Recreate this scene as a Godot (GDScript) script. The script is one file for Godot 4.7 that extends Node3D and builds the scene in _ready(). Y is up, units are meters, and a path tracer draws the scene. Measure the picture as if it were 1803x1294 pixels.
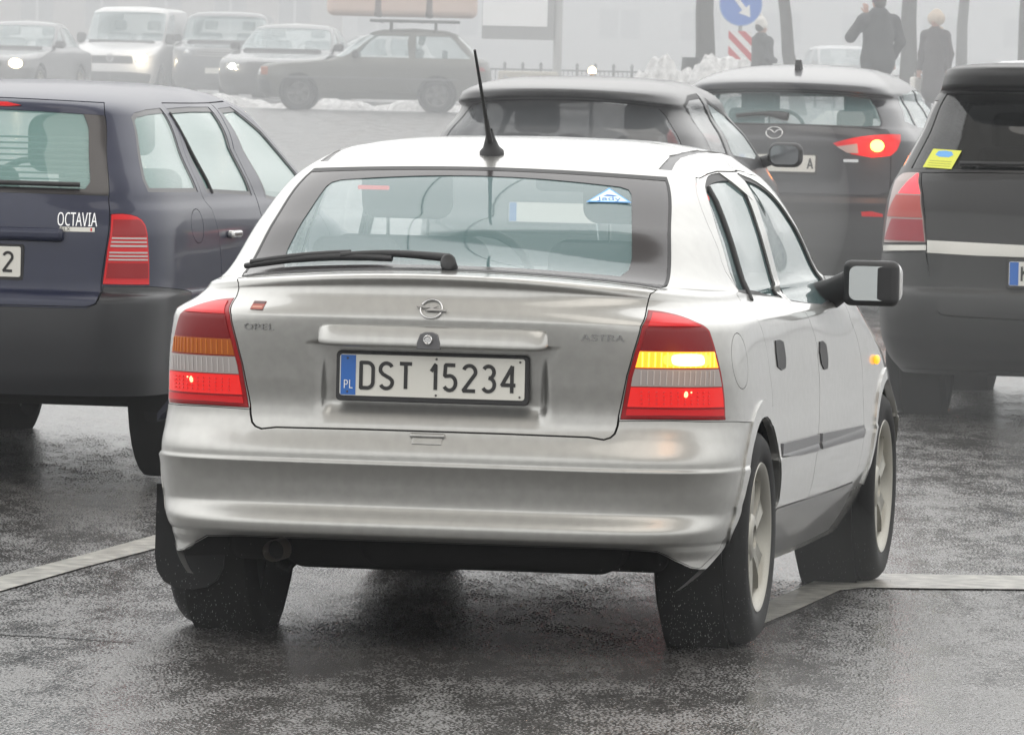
extends Node3D

var taken := {}
var tex_grime: Texture2D
var M := {}
var bead: SphereMesh
var rib: ArrayMesh
var astra_rear := [0.18,0.18,-0.42,0.6,5,0.72,0,0.27,0.27,-0.575,0.7,5,0.775,0,0.3,0.3,-0.645,0.75,5.5,0.79,0,0.322,0.322,-0.684,0.75,5.5,0.8,0,0.345,0.345,-0.688,0.75,5.5,0.808,0,0.4,0.4,-0.646,0.75,5.5,0.824,0,0.45,0.45,-0.652,0.75,5.5,0.832,0,0.503,0.503,-0.668,0.75,5.5,0.836,0,0.512,0.512,-0.673,0.75,5.5,0.837,0,0.518,0.518,-0.66,0.75,5.5,0.832,0,0.535,0.535,-0.66,0.75,5.5,0.832,0,0.6,0.6,-0.627,0.75,5.5,0.831,0,0.64,0.64,-0.614,0.75,5.5,0.829,0,0.668,0.668,-0.612,0.75,5.5,0.828,0,0.75,0.75,-0.622,0.75,5.5,0.826,0,0.9,0.9,-0.641,0.75,5.2,0.812,0,0.916,0.916,-0.642,0.75,5,0.808,0,0.93,0.93,-0.637,0.75,4.8,0.802,0.01,0.985,0.985,-0.603,0.75,3.9,0.77,0.055,1.005,1.005,-0.599,0.75,3.7,0.76,0.07,1.02,1.02,-0.606,0.75,3.6,0.752,0.085,1.03,1.031,-0.61,0.75,3.5,0.748,0.09,1.037,1.037,-0.6,0.75,3.5,0.746,0.09,1.042,1.042,-0.57,0.75,3.5,0.744,0.09,1.05,1.046,-0.5,0.75,3.6,0.741,0.09,1.06,1.05,-0.465,0.75,4,0.737,0.09,1.2,1.197,-0.205,0.68,4.5,0.672,0.085,1.325,1.322,0.04,0.58,5,0.597,0.075,1.34,1.338,0.085,0.55,5,0.575,0.065,1.35,1.352,0.13,0.52,4.5,0.552,0.05,1.36,1.368,0.22,0.5,4,0.53,0.03,1.38,1.392,0.45,0.38,3.5,0.43,0.01,1.4,1.405,0.7,0.25,3,0.3,0,1.42,1.411,1,0.03,2.5,0.02,0]
var astra_front := [0.18,3.25,0.7,3,0.35,3.42,0.8,3,0.5,3.44,0.8,3,0.65,3.36,0.9,2.6,0.73,3.22,0.9,2.7,0.8,2.9,0.8,3,0.88,2.5,0.7,4,0.95,2.2,0.65,5,1.06,2.02,0.6,5.5,1.2,1.86,0.55,5.5,1.325,1.62,0.5,5.5,1.36,1.5,0.45,4,1.38,1.3,0.38,3.5,1.4,1.2,0.25,3,1.42,1.06,0.03,2.5]
var astra_bow := [0,0.014,0.9,0.012,0.96,-0.006,1.06,0,1.2,0.016,1.325,0.03,1.36,0.025,1.38,0.01,1.42,0]
var astra_outline := {
	"tailgate": [0,0.607,0.1504,0.607,0.3115,0.605,0.337,0.5994,0.348,0.6056,0.355,0.6166,0.3592,0.6383,0.3613,0.6663,0.3759,0.7766,0.389,0.842,0.4062,0.9109,0.4378,0.9753,0.4572,1.0107,0.4686,1.0262,0.4804,1.0373,0.4843,1.0422,0.4359,1.0466,0.3632,1.0492,0.2422,1.05,0.1211,1.05,0,1.05,0,1.05,-0.1211,1.05,-0.2422,1.05,-0.3632,1.0492,-0.4359,1.0466,-0.4843,1.0422,-0.4804,1.0373,-0.4686,1.0262,-0.4572,1.0107,-0.4378,0.9753,-0.4062,0.9109,-0.389,0.842,-0.3759,0.7766,-0.3613,0.6663,-0.3592,0.6383,-0.355,0.6166,-0.348,0.6056,-0.337,0.5994,-0.3115,0.605,-0.1504,0.607,0,0.607],
	"rear_window": [0,1.054,0.1211,1.054,0.2422,1.054,0.3632,1.0532,0.4359,1.0506,0.4843,1.0462,0.4874,1.0937,0.4905,1.1411,0.4936,1.1886,0.4967,1.236,0.4998,1.2835,0.5029,1.3309,0.5042,1.3334,0.4034,1.3325,0.3025,1.3318,0.2017,1.3314,0.1008,1.3311,0,1.331,0,1.331,-0.1008,1.3311,-0.2017,1.3314,-0.3025,1.3318,-0.4034,1.3325,-0.5042,1.3334,-0.5029,1.3309,-0.4998,1.2835,-0.4967,1.236,-0.4936,1.1886,-0.4905,1.1411,-0.4874,1.0937,-0.4843,1.0462,-0.4359,1.0506,-0.3632,1.0532,-0.2422,1.054,-0.1211,1.054,0,1.054],
	"clear_zone": [0,1.075,0.1145,1.076,0.2291,1.077,0.3818,1.0784,0.397,1.0985,0.4029,1.1274,0.4033,1.1965,0.4012,1.2831,0.3953,1.2944,0.376,1.2999,0.282,1.3034,0.188,1.306,0.094,1.3075,0,1.308,0,1.308,-0.094,1.3075,-0.188,1.306,-0.282,1.3034,-0.376,1.2999,-0.3953,1.2944,-0.4012,1.2831,-0.4033,1.1965,-0.4029,1.1274,-0.397,1.0985,-0.3818,1.0784,-0.2291,1.077,-0.1145,1.076,0,1.075],
	"tail_lamp": [0.4381,0.9725,0.4463,0.9719,0.4582,0.9709,0.4699,0.9687,0.4808,0.9652,0.4916,0.9605,0.5015,0.9543,0.5105,0.9456,0.5186,0.9353,0.5256,0.9262,0.5313,0.9188,0.5359,0.9125,0.539,0.9082,0.5411,0.9036,0.5424,0.8951,0.5444,0.8829,0.5465,0.8692,0.5486,0.8546,0.5508,0.8387,0.5532,0.8221,0.5557,0.8054,0.5584,0.7881,0.5609,0.7701,0.5633,0.7508,0.5656,0.7308,0.5672,0.7115,0.5681,0.6918,0.5684,0.6728,0.5685,0.6596,0.5675,0.6549,0.4451,0.6583,0.3623,0.6555,0.3763,0.7766,0.3895,0.842,0.4067,0.9109],
	"rear_door": [0.8908,1.0339,0.8982,1.0126,0.9047,0.9846,0.8989,0.9577,0.8973,0.9307,0.919,0.9055,0.9455,0.8808,0.9624,0.8582,0.977,0.8312,0.9929,0.7892,1.0064,0.7472,1.0144,0.7169,1.0188,0.6972,1.0192,0.6399,1.0403,0.6132,1.0617,0.5809,1.0821,0.5438,1.0959,0.5024,1.1002,0.4575,1.1049,0.4098,1.1216,0.3602,1.1159,0.365,1.3247,0.362,1.3415,0.365,1.3403,0.3606,1.3389,0.3671,1.3366,0.4066,1.337,0.4544,1.345,0.4895,1.3557,0.5231,1.3659,0.5614,1.3754,0.5982,1.3815,0.6245,1.3885,0.6541,1.4011,0.706,1.4157,0.7564,1.4305,0.7818,1.4441,0.8,1.4545,0.8233,1.462,0.845,1.4657,0.8613,1.4678,0.875,1.4693,0.8873,1.4723,0.9,1.4809,0.915,1.4903,0.9328,1.4968,0.9586,1.5011,0.9802,1.4311,1.1537,1.4144,1.2782,1.1239,1.3448,0.992,1.3436,0.8415,1.3418,0.7507,1.3388,0.6927,1.3361,0.675,1.3353,0.6727,1.3353,0.6605,1.3367,0.6467,1.336,0.6296,1.3291,0.6143,1.3192,0.6057,1.3088,0.6022,1.296,0.6036,1.2794,0.6101,1.2599,0.6224,1.2377,0.6391,1.2132,0.6603,1.1864,0.6817,1.1594,0.6891,1.1375,0.7119,1.1125,0.7969,1.0707,0.8781,1.0348],
	"front_door": [1.5011,0.9802,1.4968,0.9586,1.4903,0.9328,1.4809,0.915,1.4723,0.9,1.4693,0.8873,1.4678,0.875,1.4657,0.8613,1.462,0.845,1.4545,0.8233,1.4441,0.8,1.4305,0.7818,1.4157,0.7564,1.4011,0.706,1.3885,0.6541,1.3815,0.6245,1.3754,0.5982,1.3659,0.5614,1.3557,0.5231,1.345,0.4895,1.337,0.4544,1.3366,0.4066,1.3389,0.3671,1.3403,0.3606,1.3415,0.365,1.5607,0.358,1.7374,0.355,1.7366,0.36,1.7404,0.385,1.7457,0.42,1.751,0.46,1.7575,0.5,1.7646,0.5287,1.7755,0.56,1.7958,0.6094,1.8183,0.66,1.8361,0.6981,1.8538,0.73,1.8747,0.757,1.8957,0.78,1.9144,0.7998,1.9318,0.818,1.9451,0.8361,1.9636,0.855,1.9921,0.8742,2.0416,0.9,2.146,0.9474,2.2406,0.9892,2.2696,1.01,2.302,1.0394,2.3197,1.0725,2.3293,1.1084,2.3297,1.1448,2.326,1.1803,2.3241,1.2122,2.32,1.2427,2.3117,1.275,2.299,1.303,2.2818,1.3209,2.258,1.3317,2.2219,1.3349,2.1844,1.3348,2.1624,1.3359,2.1333,1.3375,2.12,1.3408,2.0031,1.3439,1.5554,1.3448,1.1239,1.3448,1.4144,1.2782,1.4311,1.1537],
	"rear_side_window": [0.8416,1.0463,0.7999,1.0728,0.7552,1.1042,0.7404,1.124,0.7321,1.1447,0.7151,1.1765,0.6982,1.2097,0.6857,1.2368,0.677,1.2613,0.6723,1.2849,0.6741,1.3044,0.6848,1.316,0.7055,1.3237,0.7374,1.3303,0.7819,1.3352,0.8383,1.3384,0.9134,1.3403,1.0208,1.3414,1.1381,1.3417,1.257,1.3414,1.3478,1.3408,1.3516,1.2779,1.3824,1.1536,1.4605,0.9919,1.1967,1.0237],
	"front_side_window": [1.5036,1.3408,1.4768,1.2406,1.482,1.1538,1.5294,0.9712,1.8207,0.9217,2.052,0.9426,2.2242,1.0057,2.247,1.0275,2.2715,1.0573,2.282,1.0889,2.2858,1.1214,2.2842,1.1509,2.279,1.1798,2.2734,1.2098,2.2645,1.2383,2.2526,1.2633,2.2316,1.2852,2.1957,1.3035,2.1448,1.318,2.0793,1.3279,1.9922,1.3346,1.8524,1.339,1.7318,1.3413],
	"sill": [1.1159,0.365,1.3247,0.362,1.5607,0.358,1.7374,0.355,1.7497,0.25,1.745,0.205,1.4317,0.2,1.1598,0.2,1.0991,0.21,1.1025,0.28],
	"fuel_flap": [0.7077,0.8124,0.7068,0.7919,0.702,0.773,0.6934,0.7571,0.6818,0.7451,0.668,0.738,0.6536,0.7361,0.6397,0.7396,0.6272,0.7482,0.6168,0.7613,0.609,0.778,0.6043,0.7973,0.6027,0.8177,0.6042,0.838,0.6087,0.8568,0.616,0.8727,0.6257,0.8847,0.6373,0.8921,0.6501,0.8942,0.6634,0.8909,0.6764,0.8825,0.6882,0.8694,0.6979,0.8526,0.7046,0.8331],
	"rear_handle": [1.0761,0.8513,1.1159,0.8521,1.1491,0.8434,1.1459,0.7968,1.1351,0.7676,1.0999,0.7638,1.0686,0.7763,1.0669,0.8191],
	"front_handle": [1.4825,0.8209,1.515,0.8222,1.5368,0.8098,1.5095,0.7647,1.4846,0.7362,1.4522,0.7355,1.4392,0.7562,1.4511,0.791],
	"rear_rub_strip": [1.0911,0.5542,1.2239,0.5512,1.355,0.5491,1.3456,0.5027,1.2162,0.5078,1.0887,0.5144],
	"front_rub_strip": [1.3766,0.5496,1.5407,0.5417,1.7494,0.5302,1.7288,0.4943,1.528,0.5016,1.3684,0.5049],
	"rear_bumper": [0,0.607,0.1504,0.607,0.3115,0.605,0.337,0.5994,0.348,0.6056,0.355,0.6166,0.3592,0.6383,0.3613,0.6663,0.3618,0.6524,0.4451,0.6552,0.5695,0.6517,0.6232,0.6487,0.6629,0.6447,0.7452,0.6399,0.7192,0.6123,0.7028,0.579,0.6926,0.5405,0.6766,0.4976,0.6515,0.4511,0.636,0.4018,0.6562,0.3506,0.6242,0.2985,0.5585,0.2464,0.53,0.252,0.49,0.272,0.45,0.297,0.38,0.303,0,0.303,0,0.303,-0.38,0.303,-0.45,0.297,-0.49,0.272,-0.53,0.252,-0.5585,0.2464,-0.6242,0.2985,-0.6562,0.3506,-0.636,0.4018,-0.6515,0.4511,-0.6766,0.4976,-0.6926,0.5405,-0.7028,0.579,-0.7192,0.6123,-0.7452,0.6399,-0.6629,0.6447,-0.6232,0.6487,-0.5695,0.6517,-0.4451,0.6552,-0.3618,0.6524,-0.3613,0.6663,-0.3592,0.6383,-0.355,0.6166,-0.348,0.6056,-0.337,0.5994,-0.3115,0.605,-0.1504,0.607,0,0.607],
	"rear_arch": [1.096,0.3,1.1093,0.347,1.091,0.3931,1.0853,0.4374,1.08,0.4793,1.0699,0.5177,1.0563,0.5521,1.0352,0.5819,1.0139,0.6063,0.9855,0.6251,0.9445,0.6378,0.9049,0.6442,0.8662,0.6442,0.8294,0.6378,0.7965,0.6251,0.7692,0.6063,0.7487,0.5819,0.7357,0.5521,0.7162,0.5177,0.6965,0.4793,0.6752,0.4374,0.6632,0.3931,0.6838,0.347,0.6528,0.3,0.5147,0.19,1.0719,0.19],
	"front_arch": [2.2721,0.3,2.2535,0.347,2.239,0.3931,2.2221,0.4374,2.2032,0.4793,2.1855,0.5177,2.1823,0.5521,2.1826,0.5819,2.1777,0.6063,2.1645,0.6251,2.1432,0.6378,2.1154,0.6442,2.0825,0.6442,2.045,0.6378,2.0016,0.6251,1.9713,0.6063,1.9393,0.5819,1.9084,0.5521,1.8836,0.5177,1.8712,0.4793,1.8634,0.4374,1.8594,0.3931,1.8611,0.347,1.8628,0.3,1.8768,0.19,2.3439,0.19],
	"rear_arch_trim": [1.101,0.3721,1.0878,0.4229,1.082,0.4707,1.0744,0.5146,1.0567,0.5536,1.0327,0.5866,1.0091,0.613,0.9711,0.6321,0.9261,0.6435,0.882,0.647,0.8398,0.6424,0.8013,0.6298,0.7697,0.6096,0.7464,0.5822,0.7319,0.5483,0.7174,0.5086,0.686,0.464,0.666,0.4157,0.6762,0.3646,0.6693,0.3121,0.6482,0.355,0.6315,0.4129,0.6519,0.4684,0.6742,0.52,0.6905,0.5667,0.7044,0.6073,0.7317,0.641,0.7694,0.667,0.8131,0.6848,0.8605,0.6938,0.9092,0.694,0.9577,0.6852,1.0026,0.6678,1.0263,0.6421,1.0779,0.541,1.0924,0.4913,1.0982,0.4364,1.1094,0.378],
	"front_arch_trim": [2.2736,0.3,2.254,0.3503,2.2383,0.3995,2.2198,0.4466,2.1992,0.4907,2.1852,0.5307,2.185,0.5658,2.1837,0.5953,2.1741,0.6186,2.1549,0.6352,2.1273,0.6447,2.0937,0.6469,2.055,0.6417,2.0102,0.6294,1.9749,0.6101,1.9407,0.5842,1.9074,0.5524,1.8816,0.5152,1.8689,0.4735,1.8613,0.4281,1.8587,0.38,1.8611,0.3302,1.846,0.3336,1.8431,0.3888,1.8469,0.4421,1.8561,0.4925,1.8763,0.5388,1.9116,0.58,1.9507,0.6154,1.9861,0.644,2.0291,0.6655,2.0805,0.6792,2.1257,0.6848,2.1616,0.6824,2.1887,0.6719,2.2104,0.6535,2.2266,0.6277,2.2293,0.5949,2.2235,0.5559,2.2243,0.5116,2.2444,0.4627,2.264,0.4104,2.281,0.3558,2.3025,0.3],
	"roof_strip": [0.495,1.346,0.545,1.3575,0.593,1.366,0.75,1.3705,1,1.3725,1.5,1.374,2.2,1.371,2.26,1.366,2.2,1.3665,1.5,1.3695,1,1.368,0.75,1.3655,0.64,1.362,0.59,1.3555,0.543,1.3455],
	"windscreen": [3,0.975,2.7,0.977,2.45,0.98,2.345,0.985,2.345,1.1,2.35,1.2,2.355,1.29,2.4,1.325,2.5,1.332,2.7,1.335,3,1.336],
	"hood": [3,0.735,2.7,0.735,2.5,0.75,2.36,0.79,2.33,0.86,2.33,0.93,2.36,0.955,2.7,0.95,3,0.95],
}
var astra_bands := [0.91,0.8486,0.8455,0.801,0.7971,0.7493,0.7462,0.692]
var astra_marks := {"emblem": [-0.0046,0.9437], "word_left": [-0.3495,0.8826], "word_right": [0.3388,0.8797], "sticker": [-0.3669,0.9463], "plate": [-0.0028,0.7565], "grab_bar": [-0.0018,0.8674], "lock": [-0.0055,0.8595], "antenna": [-0.0078,1.3579], "wiper_hub": [-0.036,1.0695], "wiper_tip": [-0.48,1.0865], "wiper_mid": [-0.3224,1.1074], "glass_sticker": [0.3472,1.27], "tow": [-0.0072,0.5854]}
var estate_rear := [0.2,0.2,-0.92,0.55,5,0.74,0,0.3,0.3,-1.02,0.65,5,0.815,0,0.4,0.4,-1.06,0.7,5.5,0.842,0,0.55,0.55,-1.075,0.72,5.5,0.852,0,0.66,0.66,-1.07,0.72,5.5,0.856,0,0.685,0.685,-1.055,0.72,5.5,0.856,0,0.7,0.7,-1,0.72,5.2,0.852,0,0.76,0.76,-0.995,0.72,5,0.852,0,0.9,0.9,-0.985,0.72,5,0.848,0,0.99,0.99,-0.97,0.72,4.8,0.832,0,1.045,1.045,-0.955,0.72,4.6,0.812,0.01,1.06,1.06,-0.95,0.72,4.6,0.808,0.01,1.2,1.2,-0.86,0.68,4.5,0.745,0.02,1.36,1.362,-0.745,0.62,4.5,0.668,0.03,1.385,1.388,-0.735,0.6,4.2,0.648,0.03,1.405,1.41,-0.69,0.58,4,0.62,0.03,1.42,1.43,-0.58,0.55,3.8,0.575,0.02,1.44,1.455,-0.3,0.45,3.5,0.47,0.01,1.455,1.468,0.1,0.3,3,0.32,0,1.47,1.475,0.6,0.03,2.5,0.02,0]
var estate_front := [0.2,3.15,0.7,3,0.5,3.4,0.8,3,0.7,3.3,0.9,2.8,0.8,3,0.8,3.2,0.9,2.45,0.7,4,0.98,2.05,0.6,5,1.06,1.95,0.55,5.5,1.36,1.42,0.5,5.5,1.42,1.25,0.45,4,1.44,1.1,0.4,3.5,1.455,0.9,0.28,3,1.47,0.66,0.03,2.5]
var estate_bow := [0,0.012,0.95,0.01,1.06,0,1.3,0.02,1.42,0.02,1.47,0]
var estate_outline := {
	"rear_arch": [1.2484,0.3,1.2405,0.3639,1.2308,0.4257,1.2202,0.4832,1.2087,0.5344,1.1951,0.5777,1.1783,0.6115,1.1584,0.6347,1.1365,0.6465,1.1136,0.6465,1.091,0.6347,1.0696,0.6115,1.0501,0.5777,1.0334,0.5344,1.0204,0.4832,1.0116,0.4257,1.0071,0.3639,1.0076,0.3,1.0078,0.21,1.2542,0.21],
	"front_arch": [2.2839,0.3,2.2333,0.3639,2.1886,0.4257,2.1586,0.4832,2.1444,0.5344,2.1351,0.5777,2.1204,0.6115,2.0959,0.6347,2.0604,0.6465,2.0145,0.6465,1.9798,0.6347,1.9493,0.6115,1.9177,0.5777,1.8888,0.5344,1.868,0.4832,1.8596,0.4257,1.8633,0.3639,1.8761,0.3,1.8962,0.21,2.3504,0.21],
	"hood": [3,0.74,2.7,0.74,2.5,0.76,2.36,0.79,2.33,0.8775,2.34,0.935,2.4,0.955,2.7,0.955,3,0.955],
	"windscreen": [3,0.985,2.7,0.985,2.45,0.99,2.35,0.997,2.345,1.185,2.35,1.335,2.4,1.373,2.5,1.38,2.7,1.385,3,1.385],
	"tailgate": [0,0.643,0.4046,0.643,0.415,0.6475,0.4261,0.6564,0.4299,0.6722,0.431,0.691,0.4305,0.7036,0.4304,0.7275,0.4339,0.7845,0.4392,0.8537,0.4462,0.9224,0.4537,0.9878,0.4595,1.037,0.4652,1.0881,0.4714,1.1611,0.4782,1.2373,0.4878,1.3093,0.4957,1.3627,0.5234,1.4016,0.3664,1.4028,0.1832,1.4042,0,1.4056,0,1.4056,-0.1832,1.4042,-0.3664,1.4028,-0.5234,1.4016,-0.4957,1.3627,-0.4878,1.3093,-0.4782,1.2373,-0.4714,1.1611,-0.4652,1.0881,-0.4595,1.037,-0.4537,0.9878,-0.4462,0.9224,-0.4392,0.8537,-0.4339,0.7845,-0.4304,0.7275,-0.4305,0.7036,-0.431,0.691,-0.4299,0.6722,-0.4261,0.6564,-0.415,0.6475,-0.4046,0.643,0,0.643],
	"rear_window": [0,1.0565,0.2304,1.0565,0.4607,1.0565,0.4638,1.088,0.4782,1.2373,0.4933,1.3566,0.296,1.3606,0,1.3626,0,1.3626,-0.296,1.3606,-0.4933,1.3566,-0.4782,1.2373,-0.4638,1.088,-0.4607,1.0565,-0.2304,1.0565,0,1.0565],
	"clear_zone": [0,1.079,0.2021,1.079,0.4042,1.079,0.4188,1.1071,0.4328,1.3082,0.427,1.359,0.2562,1.363,0,1.363,0,1.363,-0.2562,1.363,-0.427,1.359,-0.4328,1.3082,-0.4188,1.1071,-0.4042,1.079,-0.2021,1.079,0,1.079],
	"tail_lamp": [0.4548,0.9858,0.4675,0.9877,0.485,0.9885,0.5047,0.9856,0.5234,0.9785,0.5367,0.9668,0.546,0.9473,0.55,0.915,0.5519,0.876,0.5546,0.8337,0.5566,0.7918,0.5575,0.7529,0.5577,0.7245,0.4867,0.7245,0.4317,0.7255,0.4404,0.8537],
	"quarter_window": [0.6012,1.3543,0.6387,1.3708,0.7572,1.3812,0.9927,1.3868,1.0056,1.2356,1.0446,1.0678,0.5867,1.0739,0.5757,1.1209],
	"rear_side_window": [1.0836,1.3848,1.3748,1.3911,1.7169,1.3904,1.5737,1.2308,1.5559,1.0435,1.1245,1.0639,1.0886,1.2348],
	"front_side_window": [1.8717,1.3838,1.7277,1.229,1.683,1.0281,1.9209,1.0007,2.24,1.03,2.27,1.1,2.275,1.2,2.26,1.3,2.15,1.3898],
	"rear_door": [1.0788,1.3944,1.0634,1.3262,1.0509,1.2352,1.058,1.1373,1.0749,1.0522,1.1006,1.0168,1.1247,0.9954,1.1332,0.9624,1.1347,0.9256,1.132,0.8829,1.1276,0.838,1.1253,0.7888,1.1238,0.7505,1.2242,0.55,1.2431,0.42,1.2634,0.33,1.4215,0.33,1.4374,0.6,1.4997,0.85,1.5874,1.0357,1.5887,1.1227,1.6184,1.2303,1.7339,1.3251,1.8455,1.3957,1.8455,1.4044,1.0788,1.4044],
	"front_door": [1.8455,1.3957,1.7339,1.3251,1.6184,1.2303,1.5887,1.1227,1.5874,1.0357,1.4997,0.85,1.4374,0.6,1.4215,0.33,1.7616,0.33,1.7966,0.6,1.96,0.85,2.2508,0.97,2.3,1.04,2.31,1.2,2.3,1.33,2.2,1.4084,1.8455,1.4044],
	"rear_bumper": [0,0.639,0.4046,0.639,0.415,0.6475,0.4261,0.6564,0.4299,0.6722,0.431,0.691,0.433,0.7203,0.4866,0.7204,0.5597,0.7202,0.9108,0.69,1.0321,0.5616,1.0188,0.5166,1.0088,0.4661,1.0022,0.4113,0.9981,0.3536,1.0002,0.2946,1.0023,0.2358,0.6,0.23,0.5,0.24,0,0.24,0,0.24,-0.5,0.24,-0.6,0.23,-1.0023,0.2358,-1.0002,0.2946,-0.9981,0.3536,-1.0022,0.4113,-1.0088,0.4661,-1.0188,0.5166,-1.0321,0.5616,-0.9108,0.69,-0.5597,0.7202,-0.4866,0.7204,-0.433,0.7203,-0.431,0.691,-0.4299,0.6722,-0.4261,0.6564,-0.415,0.6475,-0.4046,0.639,0,0.639],
	"fuel_flap": [1.0271,0.9336,1.0243,0.9131,1.0195,0.8947,1.0113,0.8802,1.0002,0.8713,0.975,0.8686,0.9475,0.8725,0.9208,0.8825,0.8975,0.8977,0.8815,0.9165,0.8766,0.937,0.8827,0.9573,0.8977,0.9753,0.9193,0.9895,0.9464,0.9988,0.9744,1.0019,0.9983,0.9978,1.0123,0.9877,1.0222,0.9728,1.027,0.9541],
	"brake_light": [0,1.373,0.2,1.373,0.245,1.378,0.2,1.387,0,1.388,0,1.388,-0.2,1.387,-0.245,1.378,-0.2,1.373,0,1.373],
}
var estate_marks := {"word": [0.3763,0.9624], "bar": [0.3749,0.9269], "plate": [0.0037,0.7968], "handle": [1.2211,0.8959], "wiper": [0.3922,1.0826]}
var carrier_rear := [0.22,0.22,-0.8,0.55,5,0.78,0,0.3,0.3,-0.9,0.6,5,0.84,0,0.4,0.4,-0.955,0.65,5.5,0.872,0,0.52,0.52,-0.975,0.68,5.5,0.885,0,0.6,0.6,-0.97,0.68,5.5,0.888,0,0.63,0.63,-0.945,0.68,5.5,0.886,0,0.8,0.8,-0.94,0.68,5,0.884,0,1,1,-0.92,0.68,4.8,0.872,0,1.12,1.12,-0.895,0.68,4.5,0.845,0.01,1.165,1.165,-0.88,0.68,4.3,0.825,0.02,1.18,1.18,-0.87,0.68,4.3,0.818,0.02,1.35,1.35,-0.77,0.62,4.3,0.735,0.02,1.545,1.548,-0.655,0.55,4.3,0.648,0.02,1.553,1.556,-0.74,0.55,4.3,0.635,0.02,1.565,1.57,-0.8,0.55,4.2,0.63,0.02,1.61,1.655,-0.81,0.55,4.2,0.605,0.03,1.62,1.668,-0.79,0.55,4,0.59,0.03,1.64,1.676,-0.6,0.5,3.6,0.54,0.02,1.66,1.684,-0.2,0.4,3.2,0.45,0.01,1.68,1.69,0.2,0.25,3,0.28,0,1.7,1.692,0.6,0.03,2.5,0.02,0]
var carrier_front := [0.22,3.2,0.7,3,0.5,3.5,0.8,3,0.75,3.4,0.9,2.8,0.9,3.1,0.8,3.2,1.02,2.6,0.7,4,1.1,2.4,0.6,5,1.5,1.7,0.5,5.5,1.62,1.3,0.45,4,1.64,1.2,0.4,3.5,1.66,1.05,0.35,3,1.68,0.85,0.22,3,1.7,0.66,0.03,2.5]
var carrier_bow := [0,0.012,2,0.012]
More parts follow.
